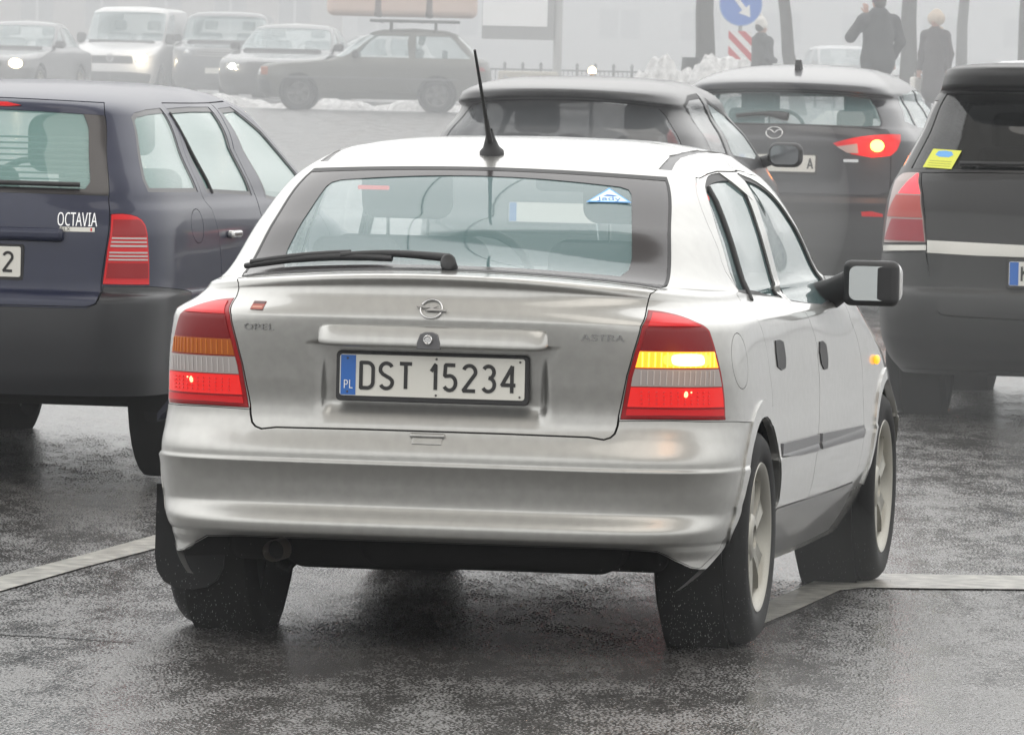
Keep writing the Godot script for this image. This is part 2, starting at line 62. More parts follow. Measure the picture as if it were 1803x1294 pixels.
var carrier_outline := {
	"rear_arch": [1.2309,0.315,1.2244,0.3821,1.2136,0.447,1.2025,0.5074,1.1906,0.5612,1.1739,0.6066,1.1494,0.6421,1.1281,0.6665,1.105,0.6788,1.0811,0.6788,1.0575,0.6665,1.0355,0.6421,1.0227,0.6066,1.008,0.5612,0.9855,0.5074,0.9614,0.447,0.9476,0.3821,0.9347,0.315,0.8771,0.23,1.2251,0.23],
	"front_arch": [2.3965,0.315,2.3238,0.3821,2.2688,0.447,2.2416,0.5074,2.2285,0.5612,2.2139,0.6066,2.1928,0.6421,2.1629,0.6665,2.124,0.6788,2.0764,0.6788,2.0208,0.6665,1.98,0.6421,1.9494,0.6066,1.9206,0.5612,1.8972,0.5074,1.8864,0.447,1.8927,0.3821,1.9114,0.315,1.9374,0.23,2.4994,0.23],
	"hood": [3,0.82,2.7,0.82,2.5,0.84,2.36,0.87,2.33,0.97,2.34,1.04,2.4,1.06,2.7,1.06,3,1.06],
	"windscreen": [3,1.1,2.7,1.1,2.45,1.105,2.35,1.112,2.345,1.3,2.35,1.45,2.4,1.488,2.5,1.495,2.7,1.5,3,1.5],
	"tail_lamp": [0.6106,0.8257,0.6101,0.8335,0.609,0.8524,0.6064,0.8914,0.6043,0.9405,0.6037,0.9952,0.6066,1.0486,0.621,1.0915,0.6304,1.1263,0.6199,1.1526,0.5937,1.1696,0.5406,1.1741,0.4921,1.1732,0.4487,1.0686,0.4268,0.9485,0.4138,0.8354],
	"lamp_base": [0.6181,0.8174,0.4134,0.8275,0.4124,0.801,0.6103,0.7884],
	"tailgate": [0,0.4901,0.1238,0.4901,0.172,0.4927,0.2344,0.496,0.2963,0.4978,0.348,0.5024,0.3689,0.5101,0.3779,0.5312,0.3881,0.582,0.3964,0.6457,0.4037,0.708,0.4105,0.7773,0.4174,0.8637,0.4251,0.9486,0.4343,1.0128,0.4468,1.0686,0.4683,1.1284,0.4872,1.1732,0,1.1734,0,1.1734,-0.4872,1.1732,-0.4683,1.1284,-0.4468,1.0686,-0.4343,1.0128,-0.4251,0.9486,-0.4174,0.8637,-0.4105,0.7773,-0.4037,0.708,-0.3964,0.6457,-0.3881,0.582,-0.3779,0.5312,-0.3689,0.5101,-0.348,0.5024,-0.2963,0.4978,-0.2344,0.496,-0.172,0.4927,-0.1238,0.4901,0,0.4901],
	"rear_window": [0,1.1814,0.5514,1.1899,0.5487,1.3712,0.5503,1.535,0.3,1.543,0,1.544,0,1.544,-0.3,1.543,-0.5503,1.535,-0.5487,1.3712,-0.5514,1.1899,0,1.1814],
	"bright_strip": [0,0.801,0.1306,0.782,0.2736,0.7841,0.4087,0.7907,0.4111,0.8488,0.2752,0.8434,0.1319,0.8374,0,0.853,0,0.853,-0.1319,0.8374,-0.2752,0.8434,-0.4111,0.8488,-0.4087,0.7907,-0.2736,0.7841,-0.1306,0.782,0,0.801],
	"rear_bumper": [0,0.4861,0.172,0.4927,0.2344,0.496,0.2963,0.4978,0.348,0.5024,0.3689,0.5101,0.4138,0.7957,0.6088,0.7831,0.8698,0.82,1.0126,0.6184,1.003,0.5751,0.9739,0.5247,0.948,0.4685,0.9327,0.4081,0.9211,0.3452,0.9028,0.2814,0.6,0.24,0,0.24,0,0.24,-0.6,0.24,-0.9028,0.2814,-0.9211,0.3452,-0.9327,0.4081,-0.948,0.4685,-0.9739,0.5247,-1.003,0.5751,-1.0126,0.6184,-0.8698,0.82,-0.6088,0.7831,-0.4138,0.7957,-0.3689,0.5101,-0.348,0.5024,-0.2963,0.4978,-0.2344,0.496,-0.172,0.4927,0,0.4861],
	"quarter_window": [0.6206,1.2021,1.0365,1.1833,0.9864,1.5065,0.5911,1.5055],
	"rear_side_window": [1.0863,1.2031,1.5411,1.1837,1.702,1.5067,1.0681,1.5065],
	"front_side_window": [1.6012,1.2034,2.1901,1.1833,2.2027,1.5065,1.7947,1.5066],
}
var carrier_marks := {"sticker": [-0.4295,1.2343], "plate": [-0.0244,0.6989], "bulb": [-0.4938,1.1092], "wiper": [-0.3108,1.2037]}
var carrier_bands := [1.1648,1.0638,1.0555,0.9512,0.9433,0.8324]
var crossover_rear := [0.25,0.25,-0.75,0.55,5,0.8,0,0.36,0.36,-0.9,0.6,5,0.87,0,0.45,0.45,-0.96,0.65,5,0.9,0,0.62,0.62,-0.985,0.68,4.8,0.91,0,0.74,0.74,-0.985,0.68,4.6,0.91,0,0.79,0.79,-0.95,0.68,4.5,0.91,0,1,1,-0.935,0.68,4.4,0.905,0,1.16,1.16,-0.93,0.68,4.2,0.89,0,1.2,1.2,-0.92,0.68,4,0.875,0.01,1.25,1.25,-0.89,0.66,3.9,0.84,0.02,1.275,1.275,-0.87,0.66,3.9,0.82,0.03,1.4,1.405,-0.755,0.62,4,0.745,0.05,1.475,1.482,-0.68,0.58,4,0.7,0.06,1.482,1.49,-0.76,0.58,4,0.7,0.06,1.495,1.505,-0.8,0.58,4,0.7,0.06,1.525,1.538,-0.8,0.58,4,0.68,0.06,1.54,1.556,-0.76,0.58,4,0.66,0.05,1.56,1.585,-0.6,0.55,3.8,0.61,0.04,1.59,1.625,-0.25,0.45,3.5,0.52,0.02,1.62,1.655,0.1,0.33,3,0.37,0.01,1.66,1.675,0.6,0.03,2.5,0.02,0]
var crossover_front := [0.25,3.3,0.7,3,0.6,3.55,0.8,3,0.85,3.45,0.9,2.8,1,3.1,0.8,3.2,1.08,2.6,0.7,4,1.15,2.3,0.6,5,1.475,1.55,0.5,5.5,1.54,1.35,0.45,4,1.56,1.25,0.4,3.5,1.59,1.05,0.35,3,1.62,0.9,0.3,3,1.66,0.66,0.03,2.5]
var crossover_bow := [0,0.012,2,0.012]
var crossover_outline := {
	"rear_arch": [1.2349,0.345,1.2334,0.4185,1.2235,0.4896,1.2111,0.5557,1.197,0.6146,1.1809,0.6644,1.1618,0.7032,1.1399,0.7299,1.1158,0.7435,1.0907,0.7435,1.066,0.7299,1.0424,0.7032,1.0211,0.6644,1.003,0.6146,0.9679,0.5557,0.9381,0.4896,0.9172,0.4185,0.8853,0.345,0.789,0.26,1.2167,0.26],
	"front_arch": [2.3753,0.345,2.3195,0.4185,2.2662,0.4896,2.2237,0.5557,2.1946,0.6146,2.1716,0.6644,2.1453,0.7032,2.1112,0.7299,2.0673,0.7435,2.0135,0.7435,1.9774,0.7299,1.9463,0.7032,1.9155,0.6644,1.8885,0.6146,1.8704,0.5557,1.8638,0.4896,1.868,0.4185,1.8795,0.345,1.8917,0.26,2.4352,0.26],
	"hood": [3,0.93,2.7,0.93,2.5,0.95,2.36,0.98,2.33,1.055,2.34,1.1,2.4,1.12,2.7,1.12,3,1.12],
	"windscreen": [3,1.16,2.7,1.16,2.45,1.165,2.35,1.172,2.345,1.31,2.35,1.41,2.4,1.448,2.5,1.455,2.7,1.46,3,1.46],
	"tail_lamp": [0.2385,1.1463,0.2736,1.1639,0.3211,1.1848,0.3705,1.1994,0.4204,1.2105,0.4662,1.2174,0.5069,1.2211,0.5415,1.2219,0.5653,1.2213,0.5365,1.1637,0.5095,1.1062,0.4732,1.0673,0.3941,1.0534,0.3164,1.0732,0.2711,1.1095],
	"lamp_clear": [0.2573,1.1242,0.3409,1.1464,0.3434,1.0819,0.2984,1.0839],
	"tailgate": [0,0.8,0.42,0.8,0.47,0.83,0.48,1.1,0.5,1.17,0.5,1.255,0.3,1.262,0,1.263,0,1.263,-0.3,1.262,-0.5,1.255,-0.5,1.17,-0.48,1.1,-0.47,0.83,-0.42,0.8,0,0.8],
	"rear_window": [0,1.27,0.4,1.272,0.475,1.283,0.49,1.31,0.485,1.4,0.47,1.465,0.3,1.472,0,1.473,0,1.473,-0.3,1.472,-0.47,1.465,-0.485,1.4,-0.49,1.31,-0.475,1.283,-0.4,1.272,0,1.27],
	"rear_bumper": [0,0.795,0.42,0.795,0.475,0.825,0.478,0.9,0.62,0.92,0.8,0.92,0.8905,0.86,1.0116,0.6667,0.988,0.6196,0.9515,0.5655,0.9238,0.5057,0.9039,0.4419,0.8822,0.3755,0.8298,0.3084,0.6,0.26,0,0.26,0,0.26,-0.6,0.26,-0.8298,0.3084,-0.8822,0.3755,-0.9039,0.4419,-0.9238,0.5057,-0.9515,0.5655,-0.988,0.6196,-1.0116,0.6667,-0.8905,0.86,-0.8,0.92,-0.62,0.92,-0.478,0.9,-0.475,0.825,-0.42,0.795,0,0.795],
	"reflector": [0.3585,0.6911,0.3974,0.6965,0.4421,0.679,0.442,0.6599,0.3609,0.6608],
	"quarter_window": [0.745,1.3227,1.0921,1.2918,1.1329,1.4903,0.9728,1.4815],
	"rear_side_window": [1.1388,1.2809,1.6366,1.2558,1.9236,1.5248,1.1972,1.4992],
	"front_side_window": [1.6779,1.2557,2.435,1.2302,2.5134,1.4749,2.4054,1.5143,1.9839,1.5248],
}
var crossover_marks := {"emblem": [-0.0332,1.2054], "plate": [-0.0326,1.0147], "bulb": [0.4201,1.1341], "badge": [0.3138,1.0312], "wiper": [-0.1787,1.3124], "fin": [-0.0157,1.5997], "pipe": [0.3559,0.5386]}
var grey_rear := [0.2,0.2,-0.5,0.55,5,0.72,0,0.3,0.3,-0.6,0.65,5,0.79,0,0.45,0.45,-0.66,0.7,5,0.83,0,0.65,0.65,-0.66,0.7,5,0.845,0,0.7,0.7,-0.63,0.7,5,0.845,0,0.95,0.95,-0.61,0.7,4.5,0.852,0,1.05,1.05,-0.585,0.7,4.4,0.84,0.02,1.09,1.09,-0.575,0.68,4.4,0.828,0.03,1.25,1.255,-0.5,0.64,4.4,0.762,0.06,1.4,1.425,-0.4,0.58,4.2,0.665,0.09,1.407,1.433,-0.5,0.58,4,0.665,0.09,1.42,1.447,-0.555,0.58,3.6,0.665,0.09,1.455,1.485,-0.56,0.58,3.4,0.648,0.08,1.47,1.5,-0.52,0.58,3.6,0.63,0.07,1.49,1.52,-0.38,0.55,3.6,0.585,0.05,1.51,1.545,-0.1,0.45,3.4,0.49,0.02,1.54,1.56,0.25,0.3,3,0.34,0.01,1.57,1.568,0.7,0.03,2.5,0.02,0]
var grey_front := [0.2,3,0.7,3,0.5,3.25,0.8,3,0.75,3.15,0.9,2.8,0.9,2.85,0.8,3.2,1,2.4,0.7,4,1.08,2.15,0.6,5,1.4,1.55,0.5,5.5,1.47,1.35,0.45,4,1.49,1.25,0.4,3.5,1.51,1.1,0.35,3,1.54,0.95,0.3,3,1.57,0.76,0.03,2.5]
var grey_bow := [0,0.012,2,0.012]
var grey_outline := {
	"rear_arch": [1.1261,0.295,1.123,0.3579,1.1157,0.4186,1.1039,0.4751,1.0888,0.5255,1.0701,0.5681,1.048,0.6013,1.0231,0.6241,0.9923,0.6357,0.9351,0.6357,0.8799,0.6241,0.8291,0.6013,0.7845,0.5681,0.7471,0.5255,0.7177,0.4751,0.6947,0.4186,0.6705,0.3579,0.6481,0.295,0.6002,0.21,1.1295,0.21],
	"front_arch": [2.4002,0.295,2.3449,0.3579,2.2963,0.4186,2.2613,0.4751,2.2401,0.5255,2.2212,0.5681,2.1985,0.6013,2.1689,0.6241,2.1315,0.6357,2.0861,0.6357,2.0332,0.6241,1.9852,0.6013,1.951,0.5681,1.9203,0.5255,1.8979,0.4751,1.8895,0.4186,1.8947,0.3579,1.9104,0.295,1.9346,0.21,2.4765,0.21],
	"hood": [3,0.8,2.7,0.8,2.5,0.82,2.36,0.85,2.33,0.93,2.34,0.98,2.4,1,2.7,1,3,1],
	"windscreen": [3,1.1,2.7,1.1,2.45,1.105,2.35,1.112,2.345,1.25,2.35,1.35,2.4,1.388,2.5,1.395,2.7,1.4,3,1.4],
	"tailgate": [0,0.66,0.4,0.66,0.46,0.7,0.48,1,0.5,1.075,0,1.082,0,1.082,-0.5,1.075,-0.48,1,-0.46,0.7,-0.4,0.66,0,0.66],
	"rear_window": [0,1.09,0.42,1.09,0.52,1.1,0.53,1.2,0.51,1.36,0.48,1.392,0.3,1.398,0,1.399,0,1.399,-0.3,1.398,-0.48,1.392,-0.51,1.36,-0.53,1.2,-0.52,1.1,-0.42,1.09,0,1.09],
	"tail_lamp": [0.51,0.8,0.7,0.8,0.68,1.06,0.53,1.07],
	"rear_bumper": [0,0.655,0.4,0.655,0.47,0.7,0.48,0.79,0.72,0.79,0.6546,0.74,0.772,0.5787,0.7373,0.5382,0.7093,0.4911,0.6879,0.4385,0.6663,0.3821,0.6437,0.3232,0.6207,0.2636,0.6,0.22,0,0.22,0,0.22,-0.6,0.22,-0.6207,0.2636,-0.6437,0.3232,-0.6663,0.3821,-0.6879,0.4385,-0.7093,0.4911,-0.7373,0.5382,-0.772,0.5787,-0.6546,0.74,-0.72,0.79,-0.48,0.79,-0.47,0.7,-0.4,0.655,0,0.655],
	"rear_side_window": [0.7934,1.4268,1.0708,1.4667,1.4656,1.4764,1.487,1.3658,1.3706,1.2441,1.3285,1.1359,0.9394,1.157],
	"front_side_window": [1.6375,1.4581,1.44,1.186,1.4498,1.1251,2.0745,1.0906,2.25,1.12,2.275,1.2,2.27,1.33,2.2,1.385],
}
func _ready() -> void:
	# ------------------------------------------------ camera, sky, sun, exposure
	var cam := Camera3D.new()
	cam.name = "camera"
	cam.position = Vector3(0, 1.62, 0)
	var tilt := atan(532.0 / 12200.0)
	cam.basis = Basis(Vector3.RIGHT, -tilt) * Basis(Vector3.BACK, 0.0225)
	cam.fov = rad_to_deg(2.0 * atan(647.0 / 12200.0))
	cam.near = 0.5
	cam.far = 2000.0
	var lens_look := CameraAttributesPhysical.new()
	lens_look.frustum_focal_length = 24.0 / (2.0 * 647.0 / 12200.0)
	lens_look.frustum_focus_distance = 19.4
	lens_look.exposure_aperture = lens_look.frustum_focal_length / 6.0
	lens_look.frustum_near = 0.5
	lens_look.frustum_far = 2000.0
	cam.attributes = lens_look
	add_child(cam)
	var env := Environment.new()
	env.background_mode = Environment.BG_SKY
	var sm := ProceduralSkyMaterial.new()
	sm.sky_top_color = lin(1.0, 0.998, 0.99)
	sm.sky_horizon_color = lin(0.365, 0.364, 0.356)
	sm.sky_curve = 0.6
	sm.ground_horizon_color = lin(0.365, 0.364, 0.356)
	sm.ground_bottom_color = lin(0.30, 0.30, 0.30)
	env.sky = Sky.new()
	env.sky.sky_material = sm
	env.background_energy_multiplier = 2.9
	env.tonemap_mode = Environment.TONE_MAPPER_LINEAR
	env.tonemap_exposure = 1.15
	env.fog_enabled = true
	env.volumetric_fog_enabled = true
	env.volumetric_fog_density = 0.0
	env.fog_light_color = Color(0.97, 0.98, 1.0)
	env.fog_density = 0.0006
	env.sdfgi_enabled = true
	env.ssao_enabled = true
	env.ssil_enabled = true
	var we := WorldEnvironment.new()
	we.name = "environment"
	we.environment = env
	add_child(we)
	var sun := DirectionalLight3D.new()
	sun.name = "overcast_sun"
	sun.light_energy = 0.2
	sun.light_angular_distance = 40.0
	sun.light_color = Color(1.0, 0.98, 0.95)
	sun.shadow_enabled = true
	sun.rotation_degrees = Vector3(-68, 25, 0)
	add_child(sun)
	make_materials()
	make_ground()
	make_astra()
	make_estate()
	make_carrier()
	make_crossover()
	make_grey_hatch()
	make_far_cars()
	make_people()
	make_background()
	make_cables()
	make_spray()
	make_road_spray()
	make_mist()

func make_mist() -> void:
	# spray hanging over the junction, thicker farther on
	for k in [[-29.0, -290.0, 0.0030], [-74.0, -291.0, 0.0076]]:
		var fv := FogVolume.new()
		fv.name = numbered("mist_bank")
		fv.size = Vector3(76, 7.0, k[0] - k[1])
		fv.position = Vector3(0, 2.6, (k[0] + k[1]) / 2)
		fv.shape = RenderingServer.FOG_VOLUME_SHAPE_BOX
		var fm := FogMaterial.new()
		fm.albedo = Color(0.96, 0.97, 0.98)
		fm.density = k[2]
		fv.material = fm
		fv.set_meta("kind", "stuff")
		add_child(fv)

func make_road_spray() -> void:
	# low clouds of tyre spray: middle, size, density
	for k in [[Vector3(1.9, 0.35, -31.6), Vector3(4.2, 1.3, 4.5), 0.022], [Vector3(-1.8, 0.30, -26.0), Vector3(3.6, 1.0, 3.0), 0.010], [Vector3(1.55, 0.75, -45.6), Vector3(1.3, 1.7, 1.6), 0.10], [Vector3(0.72, 0.22, -19.25), Vector3(0.7, 0.6, 1.1), 0.05], [Vector3(-0.80, 0.20, -19.45), Vector3(0.6, 0.5, 1.0), 0.04], [Vector3(1.15, 0.2, -22.0), Vector3(0.7, 0.5, 1.2), 0.04]]:
		var fv := FogVolume.new()
		fv.name = numbered("road_spray")
		fv.size = k[1]
		fv.position = k[0]
		fv.shape = RenderingServer.FOG_VOLUME_SHAPE_ELLIPSOID
		var fm := FogMaterial.new()
		fm.albedo = Color(0.96, 0.97, 0.97)
		fm.density = k[2]
		fv.material = fm
		fv.set_meta("kind", "stuff")
		add_child(fv)

func make_cables() -> void:
	# wires over the junction, mirrored in the silver car's rear window
	var m := mat("wire", lin(0.02, 0.02, 0.02), 0.6)
	for k in [[Vector3(-1.03, 6.5, -23.0), Vector2(0.150, -1.0), "thin overhead wire, left of the pair mirrored in the silver car's window"], [Vector3(-0.58, 6.5, -22.75), Vector2(0.195, -1.0), "thin overhead wire, right of the pair mirrored in the silver car's window"]]:
		var path := []
		for i in 41:
			var f := (i - 20) * 0.8
			path.append(k[0] + Vector3(k[1].x * f, 0.002 * f * f, k[1].y * f))
		tag(obj(numbered("overhead_wire"), tube(path, [0.007], 6), m), k[2], "wire", "wires over the junction")

func make_spray() -> void:
	# droplets thrown up behind the silver car's wheels
	var rng := RandomNumberGenerator.new()
	rng.seed = 77
	var mm := MultiMesh.new()
	mm.transform_format = MultiMesh.TRANSFORM_3D
	var drop := SphereMesh.new()
	drop.radius = 1.0
	drop.height = 2.0
	drop.radial_segments = 6
	drop.rings = 3
	mm.mesh = drop
	mm.instance_count = 1500
	var car := Transform3D(Basis(Vector3.UP, -0.187), Vector3(-0.102, 0, -19.67))
	for i in 1500:
		var side := -1.0 if i % 2 == 0 else 1.0
		var back := absf(rng.randfn(0.0, 0.35))
		var p := Vector3(side * 0.73 + rng.randfn(0.0, 0.13), 0.02 + absf(rng.randfn(0.0, 0.16)) * (0.4 + back), 0.20 + back)
		if i % 5 == 0:
			p = Vector3(side * 0.74 + rng.randfn(0.0, 0.14), 0.02 + absf(rng.randfn(0.0, 0.1)), -2.35 + back * 0.6)
		var r := rng.randf_range(0.00025, 0.0006)
		mm.set_instance_transform(i, car * Transform3D(Basis().scaled(Vector3(r, r * rng.randf_range(1.5, 5.0), r)), p))
	var o := MultiMeshInstance3D.new()
	o.name = "water_spray"
	o.multimesh = mm
	o.material_override = mat("water_drop", lin(0.25, 0.25, 0.25), 0.1)
	o.set_meta("kind", "stuff")
	o.set_meta("label", "fine water spray thrown up behind the silver car's wheels")
	o.set_meta("category", "spray")
	add_child(o)
func make_materials() -> void:
	var gi := noise_image(512, 3, 0.05, 5, 0.94, 1.02)
	tex_grime = ImageTexture.create_from_image(gi)
	M.silver = paint("silver_paint", lin(0.355, 0.353, 0.338), 0.8, 0.36)
	M.silver_plastic = paint("silver_bumper", lin(0.36, 0.358, 0.343), 0.78, 0.38, 0.5)
	M.black = mat("black_plastic", lin(0.018, 0.018, 0.019), 0.55)
	M.rubber = mat("rubber", lin(0.006, 0.006, 0.0063), 0.65)
	M.shell = mat("dark_inside", lin(0.012, 0.012, 0.012), 0.9)
	M.under = mat("underbody", lin(0.008, 0.008, 0.0075), 0.9)
	M.under.metallic_specular = 0.2
	M.rubber.metallic_specular = 0.3
	M.trim = mat("grey_strip", lin(0.10, 0.10, 0.105), 0.4)
	M.sill = paint("grimy_sill", lin(0.085, 0.083, 0.082), 0.3, 0.5, 0.3)
	M.glass = pane("misted_window_glass", Color(0.62, 0.76, 0.77), 0.24)
	M.frit = mat("black_frit", lin(0.030, 0.027, 0.028), 0.15)
	M.chrome = mat("chrome", lin(0.55, 0.55, 0.55), 0.18, 1.0)
	M.alloy = mat("alloy", lin(0.30, 0.29, 0.255), 0.4, 0.7)
	M.alloy_dark = mat("alloy_recess", lin(0.03, 0.03, 0.028), 0.7)
	M.red = lens("red_lens", lin(0.55, 0.010, 0.014))
	M.red_dark = lens("dark_red_lens", lin(0.26, 0.006, 0.009))
	M.red_deep = lens("red_lens_box", lin(0.17, 0.004, 0.006))
	M.amber = lens("amber_lens", lin(0.36, 0.085, 0.010))
	M.clear = lens("clear_lens", lin(0.34, 0.31, 0.30))
	M.amber_lit = glow("lit_turn_signal", lin(1.0, 0.36, 0.015), lin(0.5, 0.2, 0.02), 1.5)
	M.amber_mid = glow("lit_turn_signal_inner", lin(1.0, 0.56, 0.05), lin(0.5, 0.2, 0.02), 2.2)
	M.amber_hot = glow("lit_turn_signal_middle", lin(1.0, 0.82, 0.25), lin(0.5, 0.4, 0.1), 4.0)
	M.red_lit = glow("lit_tail_light", lin(1.0, 0.02, 0.015), lin(0.40, 0.01, 0.01), 0.42)
	M.red_bulb = glow("tail_light_bulb", lin(1.0, 0.22, 0.10), lin(0.5, 0.05, 0.05), 5.0)
	M.plate = mat("plate_white", lin(0.62, 0.61, 0.56), 0.4)
	M.plate_blue = mat("plate_blue", lin(0.02, 0.12, 0.42), 0.4)
	M.ink = mat("plate_ink", lin(0.015, 0.015, 0.015), 0.5)
	M.white = mat("white_print", lin(0.75, 0.75, 0.75), 0.5)
	M.seat = mat("seat_cloth", lin(0.035, 0.036, 0.04), 0.9)
	M.dash = mat("dashboard", lin(0.02, 0.02, 0.022), 0.7)
	M.sticker_red = mat("sticker_red", lin(0.30, 0.075, 0.055), 0.5)
	M.sticker_dark = mat("sticker_dark", lin(0.10, 0.05, 0.05), 0.5)
	M.sticker_pale = mat("sticker_pale", lin(0.45, 0.20, 0.14), 0.5)
	M.sticker_blue = mat("sticker_blue", lin(0.10, 0.32, 0.65), 0.4)
	M.sticker_ice = mat("sticker_ice", lin(0.55, 0.75, 0.85), 0.4)
	M.red_bead = lens("red_bead", lin(0.75, 0.03, 0.03))
	M.clear_rib = lens("clear_rib", lin(0.46, 0.43, 0.42))
	M.amber_rib = lens("amber_rib", lin(0.50, 0.16, 0.03))
	M.amber_ribs_lit = glow("lit_signal_ribs", lin(1.0, 0.60, 0.06), lin(0.5, 0.2, 0.02), 2.8)
	bead = SphereMesh.new()
	bead.radius = 0.0028
	bead.height = 0.0056
	bead.radial_segments = 8
	bead.rings = 4
	rib = rounded_box(Vector3(0.004, 0.040, 0.003), 0.0012, 1)
	M.glass_green = pane("misted_green_glass", Color(0.62, 0.78, 0.76), 0.36)
	M.glass_dark = pane("tinted_glass", Color(0.06, 0.07, 0.07), 0.88)
	M.glass_smoke = pane("smoked_glass", Color(0.36, 0.37, 0.38), 0.80)
	M.smoke_lens = lens("pale_lens", lin(0.34, 0.28, 0.27))
	M.bright_trim = mat("bright_trim", lin(0.55, 0.54, 0.50), 0.25, 0.5)
	M.grey_plastic = mat("grey_bumper", lin(0.030, 0.030, 0.032), 0.55)
	M.carrier_lit = glow("lit_tail_light_comb", lin(1.0, 0.05, 0.07), lin(0.5, 0.02, 0.03), 1.0)
	M.pink_lens = lens("faded_red_lens", lin(0.36, 0.07, 0.06))
	M.pink_lens_dark = lens("deep_red_lens", lin(0.26, 0.03, 0.04))
	M.sticker_yellow = mat("sticker_yellow", lin(0.60, 0.62, 0.06), 0.5)
	M.sticker_dull = mat("sticker_dull", lin(0.30, 0.33, 0.05), 0.5)
	M.signal_hot = glow("lit_indicator", lin(1.0, 0.50, 0.10), lin(0.5, 0.2, 0.02), 5.0)
	M.mirror_dim = mat("dark_mirror_glass", lin(0.25, 0.26, 0.27), 0.08, 1.0)
	M.salmon = mat("salmon_wrap", lin(0.60, 0.44, 0.36), 0.7)
	M.strap = mat("brown_strap", lin(0.10, 0.06, 0.05), 0.8)
	M.badge = mat("badge_metal", lin(0.30, 0.30, 0.30), 0.25, 1.0)
	M.pipe = mat("rusty_pipe", lin(0.10, 0.085, 0.07), 0.6, 0.4)
	M.slat = mat("blind_slats", lin(0.05, 0.055, 0.055), 0.7)
	M.tail_on = glow("lit_tail_lamp", lin(1.0, 0.04, 0.02), lin(0.4, 0.01, 0.01), 3.0)
	M.mirror = mat("mirror_glass", lin(0.50, 0.53, 0.53), 0.05, 1.0)

func lens(called: String, c: Color) -> StandardMaterial3D:
	var m := mat(called, c, 0.28)
	m.metallic_specular = 0.42
	return m

# ---------------------------------------------------------------- ground
func ground_y(x: float, z: float) -> float:
	var far := smoothstep(50.0, 112.0, -z) * 0.80 + maxf(0.0, -z - 160.0) * 0.002
	var left := smoothstep(-1.3, -2.6, x) * smoothstep(23.8, 26.0, -z) * (1.0 - smoothstep(40.0, 60.0, -z)) * 0.06
	return far + left

